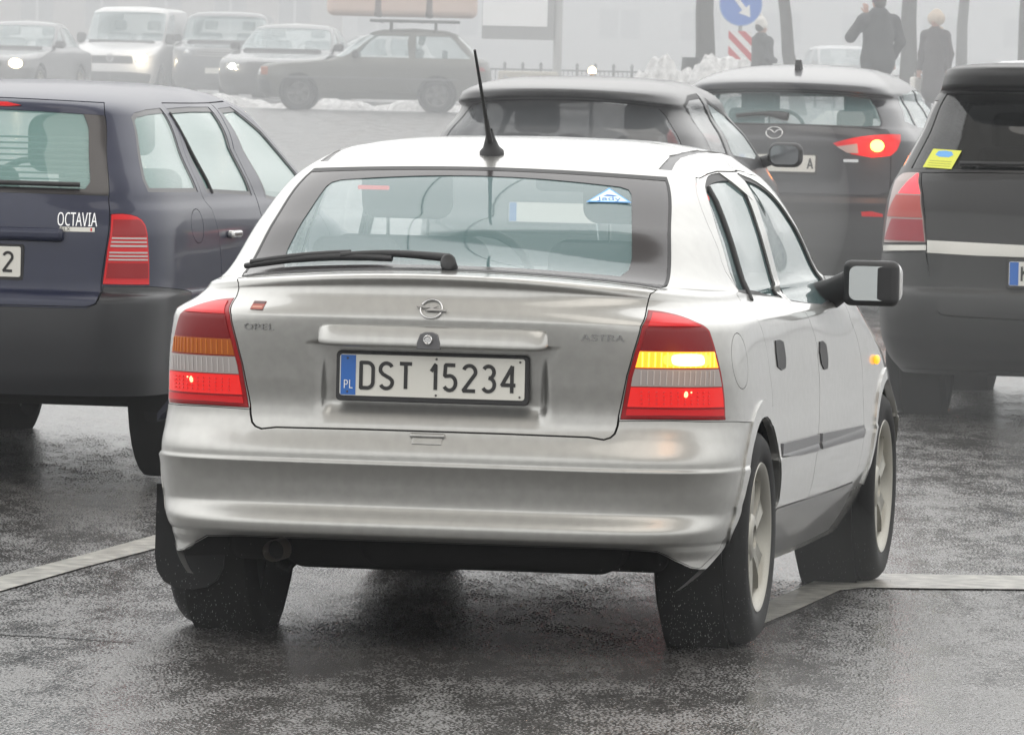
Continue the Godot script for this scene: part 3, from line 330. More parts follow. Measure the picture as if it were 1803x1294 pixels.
func make_ground() -> void:
	var t := Tri.new()
	var xs := []
	var zs := []
	var x := -260.0
	while x < 260.0:
		xs.append(x)
		x += 0.25 if absf(x) < 8.0 else (4.0 if absf(x) < 40.0 else 30.0)
	xs.append(260.0)
	var z := 60.0
	while z > -420.0:
		zs.append(z)
		z -= 0.4 if z < -12.0 and z > -62.0 else (2.0 if z <= -62.0 and z > -140.0 else 12.0)
	zs.append(-420.0)
	var p := func(a: float, b: float) -> Vector3: return Vector3(a, ground_y(a, b), b)
	for i in xs.size() - 1:
		for j in zs.size() - 1:
			var a: Vector3 = p.call(xs[i], zs[j])
			var b: Vector3 = p.call(xs[i + 1], zs[j])
			var c: Vector3 = p.call(xs[i + 1], zs[j + 1])
			var d: Vector3 = p.call(xs[i], zs[j + 1])
			t.add(a, b, c, Vector3.UP, Vector3.UP, Vector3.UP)
			t.add(a, c, d, Vector3.UP, Vector3.UP, Vector3.UP)
	var m := mat("wet_asphalt", Color.WHITE, 1.0)
	var n := 2048
	# height: stones standing out of a film of water
	var fine := noise_image(n, 11, 0.11, 3, 0.0, 1.0).get_data()
	var mid := noise_image(n, 12, 0.022, 3, 0.0, 1.0).get_data()
	var wide := noise_image(n, 13, 0.004, 3, 0.0, 1.0).get_data()
	var hgt := PackedByteArray()
	var rgh := PackedByteArray()
	var alb := PackedByteArray()
	hgt.resize(n * n)
	rgh.resize(n * n)
	alb.resize(n * n * 3)
	for i in n * n:
		var f := fine[i] / 255.0
		var g := mid[i] / 255.0
		var w := wide[i] / 255.0
		var stone := clampf((f * 0.75 + g * 0.25 - 0.43 + (w - 0.5) * 0.35) * 2.6, 0.0, 1.0)
		hgt[i] = int(stone * 255.0)
		rgh[i] = int(clampf(0.15 + 0.40 * smoothstep(0.2, 0.85, stone), 0.0, 1.0) * 255.0)
		var c := 0.20 + 0.10 * f + 0.05 * (g - 0.5)
		alb[i * 3] = int(clampf(c * 1.02, 0, 1) * 255.0)
		alb[i * 3 + 1] = int(clampf(c, 0, 1) * 255.0)
		alb[i * 3 + 2] = int(clampf(c * 0.98, 0, 1) * 255.0)
	m.albedo_texture = ImageTexture.create_from_image(Image.create_from_data(n, n, false, Image.FORMAT_RGB8, alb))
	m.roughness_texture = ImageTexture.create_from_image(Image.create_from_data(n, n, false, Image.FORMAT_L8, rgh))
	m.heightmap_enabled = true
	m.heightmap_texture = ImageTexture.create_from_image(Image.create_from_data(n, n, false, Image.FORMAT_L8, hgt))
	m.heightmap_scale = 0.28
	m.metallic_specular = 0.85
	m.uv1_triplanar = true
	m.uv1_world_triplanar = true
	m.uv1_scale = Vector3(1.0 / 2.6, 1.0, 1.0 / 7.5)
	structure(obj("road", t.mesh(), m))
	# painted lines
	var lm := mat("worn_road_paint", lin(0.42, 0.41, 0.37), 0.32)
	lm.albedo_texture = ImageTexture.create_from_image(noise_image(512, 21, 0.03, 5, 0.55, 1.1))
	lm.uv1_triplanar = true
	lm.uv1_world_triplanar = true
	lm.uv1_scale = Vector3.ONE * 0.7
	var lines := [
		[[-1.93, -19.05, -1.88, -18.8], [-1.57, -21.40, -1.526, -20.81], [-1.371, -22.436, -1.35, -21.81], [-1.185, -23.477, -1.151, -22.824], [-0.9, -25.0, -0.82, -24.6]],
[[0.66, -20.2, 0.71, -19.98], [0.70, -20.5, 0.744, -20.18], [0.81, -21.13, 0.866, -20.74], [0.983, -22.0, 1.04, -21.60], [1.09, -22.36, 1.13, -21.745], [1.299, -22.375, 1.36, -21.77], [1.675, -22.415, 1.631, -21.819], [3.5, -22.63, 3.5, -22.05]]]
	for l in lines:
		var s := Tri.new()
		for i in l.size() - 1:
			var q := []
			for k in 9:
				var f := k / 8.0
				q.append([Vector3(lerpf(l[i][0], l[i + 1][0], f), 0, lerpf(l[i][1], l[i + 1][1], f)), Vector3(lerpf(l[i][2], l[i + 1][2], f), 0, lerpf(l[i][3], l[i + 1][3], f))])
			for k in 8:
				var c := [q[k][0], q[k][1], q[k + 1][1], q[k + 1][0]]
				for e in 4:
					c[e].y = ground_y(c[e].x, c[e].z) + 0.005
				s.quad(c[0], c[1], c[2], c[3], Vector3.UP)
		structure(obj(numbered("road_marking"), s.mesh(), lm))
	# a narrow open joint across the lane
	var jm := mat("open_joint", lin(0.012, 0.012, 0.012), 0.5)
	var js := Tri.new()
	var jp := [Vector3(-2.2, 0.005, -19.42), Vector3(-1.55, 0.005, -19.33), Vector3(-1.30, 0.005, -19.28), Vector3(-1.12, 0.005, -19.19), Vector3(-0.98, 0.005, -19.07)]
	for i in jp.size() - 1:
		var wa := 0.055 * (1.0 - i / 5.0)
		var wb := 0.055 * (1.0 - (i + 1) / 5.0)
		js.quad(jp[i], jp[i + 1], jp[i + 1] + Vector3(0, 0, wb), jp[i] + Vector3(0, 0, wa), Vector3.UP)
	structure(obj("road_joint", js.mesh(), jm))
# ---------------------------------------------------------------- small helpers
func node(called: String, parent: Node = self, at := Vector3.ZERO, turn := 0.0) -> Node3D:
	var o := Node3D.new()
	o.name = called
	o.position = at
	o.rotation.y = turn
	parent.add_child(o, true)
	return o

func obj(called: String, mesh: Mesh, m: Material, parent: Node = self, at := Vector3.ZERO) -> MeshInstance3D:
	var o := MeshInstance3D.new()
	o.name = called
	o.mesh = mesh
	o.material_override = m
	o.position = at
	parent.add_child(o, true)
	return o

func tag(o: Node, label: String, category: String, group := "") -> Node:
	o.set_meta("label", label)
	o.set_meta("category", category)
	if group != "":
		o.set_meta("group", group)
	return o

func structure(o: Node) -> Node:
	o.set_meta("kind", "structure")
	return o

func numbered(called: String) -> String:
	taken[called] = taken.get(called, 0) + 1
	return called if taken[called] == 1 else "%s_%03d" % [called, taken[called] - 1]

func lin(r: float, g: float, b: float, a := 1.0) -> Color:
	var c := Color(r, g, b).linear_to_srgb()
	c.a = a
	return c

func mat(called: String, c: Color, rough := 0.6, metal := 0.0) -> StandardMaterial3D:
	var m := StandardMaterial3D.new()
	m.resource_name = called
	m.albedo_color = c
	m.roughness = rough
	m.metallic = metal
	return m

func paint(called: String, c: Color, metal := 0.5, rough := 0.35, coat := 1.0) -> StandardMaterial3D:
	var m := mat(called, c, rough, metal)
	m.clearcoat_enabled = true
	m.clearcoat = coat
	m.clearcoat_roughness = 0.06
	m.albedo_texture = tex_grime
	m.uv1_triplanar = true
	m.uv1_scale = Vector3(0.9, 0.9, 0.9)
	return m

func pane(called: String, c: Color, alpha: float) -> StandardMaterial3D:
	var m := mat(called, Color(c, alpha), 0.03)
	m.transparency = BaseMaterial3D.TRANSPARENCY_ALPHA
	return m

func glow(called: String, c: Color, base: Color, energy: float) -> StandardMaterial3D:
	var m := mat(called, base, 0.15)
	m.emission_enabled = true
	m.emission = c
	m.emission_energy_multiplier = energy
	return m

func noise_image(size: int, fseed: int, freq: float, octaves: int, lo: float, hi: float, kind := FastNoiseLite.TYPE_SIMPLEX_SMOOTH) -> Image:
	var n := FastNoiseLite.new()
	n.seed = fseed
	n.frequency = freq
	n.noise_type = kind
	n.fractal_type = FastNoiseLite.FRACTAL_FBM
	n.fractal_octaves = octaves
	var im := n.get_seamless_image(size, size, false, false, 0.1, true)
	im.convert(Image.FORMAT_L8)
	if lo != 0.0 or hi != 1.0:
		var d := im.get_data()
		for i in d.size():
			d[i] = int(clampf(lo + (hi - lo) * d[i] / 255.0, 0.0, 1.0) * 255.0)
		im = Image.create_from_data(size, size, false, Image.FORMAT_L8, d)
	return im

# ---------------------------------------------------------------- car skins
# A skin is a stack of plan outlines: u runs round the car (0 rear middle, 1 end of the rear corner, 2 start of the front corner, 3 front middle; negative = left), v runs up.
class CarSkin:
	const N := 600
	var t := []
	var v0: float
	var v1: float
	func _init(rear: Array, front: Array, bow: Array) -> void:
		v0 = rear[0]
		v1 = rear[rear.size() - 7]
		for k in range(1, 7):
			t.append(bake(rear, 7, k))
		for k in range(1, 4):
			t.append(bake(front, 4, k))
		var b := PackedFloat64Array()
		b.resize(N)
		for i in N:
			var v := v0 + (v1 - v0) * i / (N - 1.0)
			var j := 0
			while j < bow.size() / 2 - 2 and v > bow[j * 2 + 2]:
				j += 1
			b[i] = lerpf(bow[j * 2 + 1], bow[j * 2 + 3], clampf((v - bow[j * 2]) / (bow[j * 2 + 2] - bow[j * 2]), 0, 1))
		t.append(b)
	func bake(rows: Array, width: int, k: int) -> PackedFloat64Array:
		var n := rows.size() / width
		var h := []
		var d := []
		for i in n - 1:
			h.append(rows[(i + 1) * width] - rows[i * width])
			d.append((rows[(i + 1) * width + k] - rows[i * width + k]) / h[i])
		var m := []
		m.resize(n)
		m.fill(0.0)
		m[0] = d[0]
		m[n - 1] = d[n - 2]
		for i in range(1, n - 1):
			if d[i - 1] * d[i] > 0.0:
				var w1: float = 2.0 * h[i] + h[i - 1]
				var w2: float = h[i] + 2.0 * h[i - 1]
				m[i] = (w1 + w2) / (w1 / d[i - 1] + w2 / d[i])
		var out := PackedFloat64Array()
		out.resize(N)
		var j := 0
		for i in N:
			var v := v0 + (v1 - v0) * i / (N - 1.0)
			while j < n - 2 and v >= rows[(j + 1) * width]:
				j += 1
			var q: float = clampf((v - rows[j * width]) / h[j], 0.0, 1.0)
			var a: float = rows[j * width + k]
			var b: float = rows[(j + 1) * width + k]
			out[i] = (2 * q * q * q - 3 * q * q + 1) * a + (q * q * q - 2 * q * q + q) * h[j] * m[j] + (3 * q * q - 2 * q * q * q) * b + (q * q * q - q * q) * h[j] * m[j + 1]
		return out
	func col(k: int, i: int, f: float) -> float:
		return t[k][i] * (1.0 - f) + t[k][i + 1] * f
	var dents: Callable
	func at(u: float, v: float) -> Vector3:
		var q := clampf((v - v0) / (v1 - v0) * (N - 1.0), 0.0, N - 1.0001)
		var i := int(q)
		var f := q - i
		var a := absf(u)
		var w := col(4, i, f)
		var x: float
		var s: float
		if a < 1.0:
			var n := col(3, i, f)
			var d := col(2, i, f)
			var r := pow(pow(sin(a * PI / 2), n) + pow(absf(cos(a * PI / 2)), n), -1.0 / n)
			x = w * r * sin(a * PI / 2)
			s = col(1, i, f) + d - d * r * cos(a * PI / 2)
		elif a < 2.0:
			var m := a - 1.0
			x = w + col(9, i, f) * pow(sin(PI * m), 2.0)
			s = (col(1, i, f) + col(2, i, f)) * (1.0 - m) + (col(6, i, f) - col(7, i, f)) * m
		else:
			var n := col(8, i, f)
			var d := col(7, i, f)
			var p := clampf(3.0 - a, 0.0, 1.0) * PI / 2
			var r := pow(pow(sin(p), n) + pow(absf(cos(p)), n), -1.0 / n)
			x = w * r * sin(p)
			s = col(6, i, f) - d + d * r * cos(p)
		var o := Vector3(x * signf(u), col(0, i, f) - col(5, i, f) * x * x, -s)
		return dents.call(o, u) if dents.is_valid() else o
	func normal(u: float, v: float) -> Vector3:
		var e := 0.0015
		var u0 := u - e
		var u1 := u + e
		var du := at(u1, v) - at(u0, v)
		var dv := at(u, minf(v + e, v1 - 1e-4)) - at(u, maxf(v - e, v0))
		var n := du.cross(dv)
		return n.normalized() if n.length_squared() > 1e-16 else Vector3.UP
	# u of the point at distance x (rear) or s (side) at height v
	func rear_u(x: float, v: float) -> float:
		var lo := 0.0
		var hi := 1.0
		for i in 30:
			var m := (lo + hi) / 2
			if at(m, v).x < absf(x): lo = m
			else: hi = m
		return lo * signf(x)
	func side_u(s: float, v: float) -> float:
		var lo := 0.2
		var hi := 2.95
		for i in 30:
			var m := (lo + hi) / 2
			if -at(m, v).z < s: lo = m
			else: hi = m
		return lo

func poly(flat: Array, side := 1.0) -> PackedVector2Array:
	var p := PackedVector2Array()
	for i in flat.size() / 2:
		p.append(Vector2(flat[i * 2] * side, flat[i * 2 + 1]))
	if Geometry2D.is_polygon_clockwise(p):
		p.reverse()
	return p

func metric(skin: CarSkin, p: PackedVector2Array) -> float:
	var c := Vector2.ZERO
	for q in p:
		c += q / p.size()
	var e := 0.01
	return maxf((skin.at(c.x + e, c.y) - skin.at(c.x - e, c.y)).length() / (2 * e), 0.05)

func inset(skin: CarSkin, p: PackedVector2Array, by: float) -> PackedVector2Array:
	var k := metric(skin, p)
	var q := PackedVector2Array()
	for a in p:
		q.append(Vector2(a.x * k, a.y) * 8.0)
	var r := Geometry2D.offset_polygon(q, -by * 8.0, Geometry2D.JOIN_MITER)
	if r.is_empty():
		return p
	var best := 0
	for i in r.size():
		if r[i].size() > r[best].size():
			best = i
	var out := PackedVector2Array()
	for a in r[best]:
		out.append(Vector2(a.x / k, a.y) / 8.0)
	if Geometry2D.is_polygon_clockwise(out):
		out.reverse()
	return out

class Tri:
	var v := PackedVector3Array()
	var n := PackedVector3Array()
	func add(a: Vector3, b: Vector3, c: Vector3, na: Vector3, nb: Vector3, nc: Vector3) -> void:
		if (b - a).cross(c - a).dot(na + nb + nc) > 0.0:
			v.append_array([a, c, b])
			n.append_array([na, nc, nb])
		else:
			v.append_array([a, b, c])
			n.append_array([na, nb, nc])
	func quad(a: Vector3, b: Vector3, c: Vector3, d: Vector3, nn: Vector3) -> void:
		add(a, b, c, nn, nn, nn)
		add(a, c, d, nn, nn, nn)
	func mesh() -> ArrayMesh:
		var m := ArrayMesh.new()
		if v.is_empty():
			return m
		var a := []
		a.resize(Mesh.ARRAY_MAX)
		a[Mesh.ARRAY_VERTEX] = v
		a[Mesh.ARRAY_NORMAL] = n
		m.add_surface_from_arrays(Mesh.PRIMITIVE_TRIANGLES, a)
		return m

# The piece of a skin inside `outer` and outside `holes`, raised by `off`, its rim turned in by `rim`
func piece(skin: CarSkin, outer: PackedVector2Array, holes: Array, cu: float, cv: float, off := 0.0, rim := 0.018, whole := false) -> ArrayMesh:
	var t := Tri.new()
	var lo := outer[0]
	var hi := outer[0]
	for p in outer:
		lo = lo.min(p)
		hi = hi.max(p)
	var near := []
	for h in holes:
		var a: Vector2 = h[0]
		var b: Vector2 = h[0]
		for p in h:
			a = a.min(p)
			b = b.max(p)
		if a.x < hi.x and b.x > lo.x and a.y < hi.y and b.y > lo.y:
			near.append([h, a, b])
	var nu := maxi(1, int(ceil((hi.x - lo.x) / cu)))
	var nv := maxi(1, int(ceil((hi.y - lo.y) / cv)))
	var su := (hi.x - lo.x) / nu
	var sv := (hi.y - lo.y) / nv
	var cut := {}
	var loops := [outer]
	for h in near:
		loops.append(h[0])
	for loop in loops:
		for i in loop.size():
			var a: Vector2 = loop[i]
			var b: Vector2 = loop[(i + 1) % loop.size()]
			var steps := int(ceil(maxf(absf(b.x - a.x) / su, absf(b.y - a.y) / sv) * 4.0)) + 1
			for k in steps + 1:
				var p := a.lerp(b, float(k) / steps)
				for dx in [-0.02, 0.02]:
					for dy in [-0.02, 0.02]:
						cut[Vector2i(floori((p.x - lo.x) / su + dx), floori((p.y - lo.y) / sv + dy))] = true
	var gp := {}
	for i in nu:
		for j in nv:
			var c := Vector2i(i, j)
			var a := lo + Vector2(i * su, j * sv)
			var b := a + Vector2(su, sv)
			var mid := (a + b) / 2
			if not cut.has(c):
				if not Geometry2D.is_point_in_polygon(mid, outer):
					continue
				var gone := false
				for h in near:
					if mid.x > h[1].x and mid.x < h[2].x and mid.y > h[1].y and mid.y < h[2].y and Geometry2D.is_point_in_polygon(mid, h[0]):
						gone = true
						break
				if gone:
					continue
				var q := []
				for k in [Vector2i(i, j), Vector2i(i + 1, j), Vector2i(i + 1, j + 1), Vector2i(i, j + 1)]:
					if not gp.has(k):
						var w := lo + Vector2(k.x * su, k.y * sv)
						var n := skin.normal(w.x, w.y)
						gp[k] = [skin.at(w.x, w.y) + n * off, n]
					q.append(gp[k])
				t.add(q[0][0], q[1][0], q[2][0], q[0][1], q[1][1], q[2][1])
				t.add(q[0][0], q[2][0], q[3][0], q[0][1], q[2][1], q[3][1])
				continue
			var bits := Geometry2D.intersect_polygons(outer, PackedVector2Array([a, Vector2(b.x, a.y), b, Vector2(a.x, b.y)]))
			for h in near:
				if h[1].x > b.x or h[2].x < a.x or h[1].y > b.y or h[2].y < a.y:
					continue
				var next: Array[PackedVector2Array] = []
				for bit in bits:
					next.append_array(Geometry2D.clip_polygons(bit, h[0]))
				bits = next
			for bit in bits:
				if bit.size() < 3 or Geometry2D.is_polygon_clockwise(bit):
					continue
				var ix := Geometry2D.triangulate_polygon(bit)
				var ps := []
				for w in bit:
					var n := skin.normal(w.x, w.y)
					ps.append([skin.at(w.x, w.y) + n * off, n])
				for k in ix.size() / 3:
					var x = ps[ix[k * 3]]
					var y = ps[ix[k * 3 + 1]]
					var z = ps[ix[k * 3 + 2]]
					t.add(x[0], y[0], z[0], x[1], y[1], z[1])
	if rim > 0.0:
		for loop in loops:
			var inside: bool = loop != outer
			for i in loop.size():
				var a: Vector2 = loop[i]
				var b: Vector2 = loop[(i + 1) % loop.size()]
				if inside:
					var mid2 := (a + b) / 2 + Vector2(b.y - a.y, a.x - b.x).normalized() * Vector2(0.002, 0.003)
					var lost := not Geometry2D.is_point_in_polygon(mid2, outer)
					for h in near:
						if h[0] != loop and Geometry2D.is_point_in_polygon(mid2, h[0]):
							lost = true
					if lost:
						continue
				if not inside:
					var hidden := whole
					for h in near:
						if Geometry2D.is_point_in_polygon((a + b) / 2, h[0]):
							hidden = true
					if hidden:
						continue
				var steps := int(ceil(maxf(absf(b.x - a.x) / (su * 1.5), absf(b.y - a.y) / (sv * 1.5))))
				var pa := a
				for k in range(1, maxi(steps, 1) + 1):
					var pb := a.lerp(b, float(k) / maxi(steps, 1))
					var na := skin.normal(pa.x, pa.y)
					var nb := skin.normal(pb.x, pb.y)
					var A := skin.at(pa.x, pa.y) + na * off
					var B := skin.at(pb.x, pb.y) + nb * off
					var side := (B - A).cross(na).normalized()
					t.quad(A, B, B - nb * rim, A - na * rim, side if not inside else -side)
					pa = pb
	return t.mesh()

# ---------------------------------------------------------------- solids
func rounded_box(size: Vector3, r: float, seg := 3) -> ArrayMesh:
	# a box with rounded edges: a cube sphere pushed out to the corners
	var t := Tri.new()
	var h := size / 2 - Vector3.ONE * r
	h = h.max(Vector3.ONE * 0.0005)
	var axes := [Vector3.RIGHT, Vector3.UP, Vector3.BACK]
	for a in 3:
		for sgn in [-1.0, 1.0]:
			var w: Vector3 = axes[a] * sgn
			var uu: Vector3 = axes[(a + 1) % 3]
			var vv: Vector3 = axes[(a + 2) % 3]
			var g := []
			var ks := []
			for k in seg + 1:
				ks.append(tan((float(k) / seg - 1.0) * PI / 4))
			for k in seg + 1:
				ks.append(tan(float(k) / seg * PI / 4))
			for i in ks.size():
				for j in ks.size():
					var d: Vector3 = (w + uu * ks[i] + vv * ks[j])
					var n: Vector3 = d.normalized()
					var corner := Vector3(0, 0, 0)
					corner += axes[a] * h[a] * sgn
					corner += uu * h[(a + 1) % 3] * (-1.0 if i <= seg else 1.0)
					corner += vv * h[(a + 2) % 3] * (-1.0 if j <= seg else 1.0)
					g.append([corner + n * r, n])
			var m := ks.size()
			for i in m - 1:
				for j in m - 1:
					var p = g[i * m + j]
					var q = g[(i + 1) * m + j]
					var s = g[(i + 1) * m + j + 1]
					var z = g[i * m + j + 1]
					t.add(p[0], q[0], s[0], p[1], q[1], s[1])
					t.add(p[0], s[0], z[0], p[1], s[1], z[1])
	return t.mesh()

func lathe(prof: Array, n := 40, axis := Vector3.RIGHT, smooth := true) -> ArrayMesh:
	# prof: [radius, along axis, ...]
	var t := Tri.new()
	var uu := Vector3.UP if absf(axis.y) < 0.9 else Vector3.RIGHT
	var vv := axis.cross(uu)
	var m := prof.size() / 2
	for i in m - 1:
		var d := Vector2(prof[i * 2 + 2] - prof[i * 2], prof[i * 2 + 3] - prof[i * 2 + 1])
		var dn := Vector2(d.y, -d.x).normalized()
		var n0 := dn
		var n1 := dn
		if smooth:
			if i > 0:
				var e := Vector2(prof[i * 2] - prof[i * 2 - 2], prof[i * 2 + 1] - prof[i * 2 - 1])
				var en := Vector2(e.y, -e.x).normalized()
				if en.dot(dn) > 0.5: n0 = (dn + en).normalized()
			if i < m - 2:
				var e := Vector2(prof[i * 2 + 4] - prof[i * 2 + 2], prof[i * 2 + 5] - prof[i * 2 + 3])
				var en := Vector2(e.y, -e.x).normalized()
				if en.dot(dn) > 0.5: n1 = (dn + en).normalized()
		for k in n:
			var a := TAU * k / n
			var b := TAU * (k + 1) / n
			var ra := uu * cos(a) + vv * sin(a)
			var rb := uu * cos(b) + vv * sin(b)
			var p0: Vector3 = ra * prof[i * 2] + axis * prof[i * 2 + 1]
			var p1: Vector3 = rb * prof[i * 2] + axis * prof[i * 2 + 1]
			var q0: Vector3 = ra * prof[i * 2 + 2] + axis * prof[i * 2 + 3]
			var q1: Vector3 = rb * prof[i * 2 + 2] + axis * prof[i * 2 + 3]
			t.add(p0, p1, q1, ra * n0.x + axis * n0.y, rb * n0.x + axis * n0.y, rb * n1.x + axis * n1.y)
			t.add(p0, q1, q0, ra * n0.x + axis * n0.y, rb * n1.x + axis * n1.y, ra * n1.x + axis * n1.y)
	return t.mesh()

func tube(path: Array, radii: Array, n := 8, caps := true) -> ArrayMesh:
	var t := Tri.new()
	var rings := []
	for i in path.size():
		var d: Vector3 = (path[mini(i + 1, path.size() - 1)] - path[maxi(i - 1, 0)]).normalized()
		var s := d.cross(Vector3.UP if absf(d.y) < 0.95 else Vector3.RIGHT).normalized()
		var w := d.cross(s)
		var r := []
		for k in n:
			var a := TAU * k / n
			r.append(s * cos(a) + w * sin(a))
		rings.append(r)
	for i in path.size() - 1:
		for k in n:
			var l := (k + 1) % n
			var a: Vector3 = path[i] + rings[i][k] * radii[mini(i, radii.size() - 1)]
			var b: Vector3 = path[i] + rings[i][l] * radii[mini(i, radii.size() - 1)]
			var c: Vector3 = path[i + 1] + rings[i + 1][l] * radii[mini(i + 1, radii.size() - 1)]
			var d: Vector3 = path[i + 1] + rings[i + 1][k] * radii[mini(i + 1, radii.size() - 1)]
			t.add(a, b, c, rings[i][k], rings[i][l], rings[i + 1][l])
			t.add(a, c, d, rings[i][k], rings[i + 1][l], rings[i + 1][k])
	if caps:
		for e in [0, path.size() - 1]:
			var out: Vector3 = (path[e] - path[1 if e == 0 else e - 1]).normalized()
			for k in n:
				var l := (k + 1) % n
				t.add(path[e], path[e] + rings[e][k] * radii[mini(e, radii.size() - 1)], path[e] + rings[e][l] * radii[mini(e, radii.size() - 1)], out, out, out)
	return t.mesh()

func slab(outline: PackedVector2Array, depth: float, bevel := 0.0) -> ArrayMesh:
	# outline in x, y; front face at z = 0, back at -depth
	var t := Tri.new()
	if Geometry2D.is_polygon_clockwise(outline):
		outline = outline.duplicate()
		outline.reverse()
	var face := outline
	if bevel > 0.0:
		var r := Geometry2D.offset_polygon(scaled(outline, 100.0), -bevel * 100.0, Geometry2D.JOIN_MITER)
		if not r.is_empty():
			face = scaled(r[0], 0.01)
	var ix := Geometry2D.triangulate_polygon(face)
	for k in ix.size() / 3:
		var a := face[ix[k * 3]]
		var b := face[ix[k * 3 + 1]]
		var c := face[ix[k * 3 + 2]]
		t.add(Vector3(a.x, a.y, 0), Vector3(b.x, b.y, 0), Vector3(c.x, c.y, 0), Vector3.BACK, Vector3.BACK, Vector3.BACK)
		t.add(Vector3(a.x, a.y, -depth), Vector3(b.x, b.y, -depth), Vector3(c.x, c.y, -depth), Vector3.FORWARD, Vector3.FORWARD, Vector3.FORWARD)
	var n := outline.size()
	for i in n:
		var a := outline[i]
		var b := outline[(i + 1) % n]
		var nn := Vector3(b.y - a.y, a.x - b.x, 0).normalized()
		t.quad(Vector3(a.x, a.y, -bevel), Vector3(b.x, b.y, -bevel), Vector3(b.x, b.y, -depth), Vector3(a.x, a.y, -depth), nn)
		if bevel > 0.0 and face.size() == n:
			var best := 0
			for k in n:
				if face[k].distance_squared_to(a) < face[best].distance_squared_to(a):
					best = k
			var c := face[best]
			var d := face[(best + 1) % n]
			t.quad(Vector3(a.x, a.y, -bevel), Vector3(b.x, b.y, -bevel), Vector3(d.x, d.y, 0), Vector3(c.x, c.y, 0), (nn + Vector3.BACK).normalized())
	return t.mesh()

func scaled(p: PackedVector2Array, k: float) -> PackedVector2Array:
	var q := PackedVector2Array()
	for a in p:
		q.append(a * k)
	return q

func round_rect(w: float, h: float, r: float, seg := 5) -> PackedVector2Array:
	var p := PackedVector2Array()
	for c in 4:
		var cx := (w / 2 - r) * (1.0 if c == 0 or c == 3 else -1.0)
		var cy := (h / 2 - r) * (1.0 if c < 2 else -1.0)
		for k in seg + 1:
			var a := (c + float(k) / seg) * PI / 2
			p.append(Vector2(cx + r * cos(a), cy + r * sin(a)))
	return p

func text(called: String, what: String, size: float, m: Material, parent: Node, at: Vector3, stretch := Vector3.ONE, depth := 0.003, font := "Droid Sans") -> MeshInstance3D:
	var f := SystemFont.new()
	f.font_names = PackedStringArray([font])
	var tm := TextMesh.new()
	tm.font = f
	tm.text = what
	tm.font_size = 64
	tm.pixel_size = size / 64.0
	tm.depth = depth
	tm.curve_step = 1.5
	var o := obj(called, tm, m, parent, at)
	o.scale = stretch
	return o
func on_skin(skin: CarSkin, u: float, v: float, off: float) -> Transform3D:
	var n := skin.normal(u, v)
	var x := Vector3.UP.cross(n).normalized()
	return Transform3D(Basis(x, n.cross(x), n), skin.at(u, v) + n * off)

func wheel(called: String, parent: Node, at: Vector3, side: float, r: float, w: float, rim: float, spokes: int, face: Material, dirty: Material) -> Node3D:
	# local +x points out of the car
	var o := node(called, parent, at, 0.0 if side > 0 else PI)
	var h := w / 2
	obj("tyre", lathe([rim - 0.004, -h + 0.02, rim + 0.01, -h + 0.004, r - 0.05, -h - 0.003, r - 0.028, -h + 0.002, r - 0.012, -h + 0.016, r - 0.003, -h + 0.036, r, -h + 0.052, r, -0.034, r - 0.008, -0.033, r - 0.008, -0.025, r, -0.024, r, -0.005, r - 0.008, -0.004, r - 0.008, 0.004, r, 0.005, r, 0.024, r - 0.008, 0.025, r - 0.008, 0.033, r, 0.034, r, h - 0.052, r - 0.003, h - 0.036, r - 0.012, h - 0.016, r - 0.028, h - 0.002, r - 0.05, h + 0.003, rim + 0.01, h - 0.004, rim - 0.004, h - 0.02], 64), M.rubber, o)
	var rm := node("rim", o)
	obj("rim_lip", lathe([rim * 0.90, h - 0.040, rim * 0.925, h - 0.020, rim - 0.010, h - 0.014, rim - 0.004, h - 0.006, rim + 0.005, h - 0.003, rim + 0.009, h - 0.009], 64), face, rm)
	obj("rim_well", lathe([0.001, -0.01, rim * 0.87, -0.012, rim * 0.90, h - 0.04], 48), dirty, rm)
	obj("hub", lathe([rim * 0.34, h - 0.06, rim * 0.33, h - 0.028, rim * 0.26, h - 0.020, rim * 0.17, h - 0.018, rim * 0.16, h - 0.026, 0.001, h - 0.028], 32), face, rm)
	for k in spokes:
		var a := TAU * (k + 0.25) / spokes
		var t := Tri.new()
		var d := Vector3(0, cos(a), sin(a))
		var e := Vector3(0, -sin(a), cos(a))
		var st := [[0.24, 0.34, h - 0.026], [0.45, 0.36, h - 0.022], [0.70, 0.46, h - 0.020], [0.86, 0.66, h - 0.022], [0.925, 0.78, h - 0.024]]
		for i in 4:
			var A: Array = st[i]
			var B: Array = st[i + 1]
			var pa: Vector3 = d * A[0] * rim
			var pb: Vector3 = d * B[0] * rim
			var wa: Vector3 = e * A[1] * rim * 0.5
			var wb: Vector3 = e * B[1] * rim * 0.5
			var xa: Vector3 = Vector3.RIGHT * A[2]
			var xb: Vector3 = Vector3.RIGHT * B[2]
			var dip := Vector3.RIGHT * 0.006
			var low := Vector3.RIGHT * 0.03
			t.quad(pa - wa * 0.25 + xa - dip, pa + wa * 0.25 + xa - dip, pb + wb * 0.25 + xb - dip, pb - wb * 0.25 + xb - dip, Vector3.RIGHT)
			for s in [-1.0, 1.0]:
				t.quad(pa + wa * 0.25 * s + xa - dip, pb + wb * 0.25 * s + xb - dip, pb + wb * 0.8 * s + xb, pa + wa * 0.8 * s + xa, (Vector3.RIGHT - e * s * 0.25).normalized())
				t.quad(pa + wa * 0.8 * s + xa, pb + wb * 0.8 * s + xb, pb + wb * s + xb - low, pa + wa * s + xa - low, (e * s + Vector3.RIGHT * 0.3).normalized())
		obj("spoke", t.mesh(), face, rm)
	return o

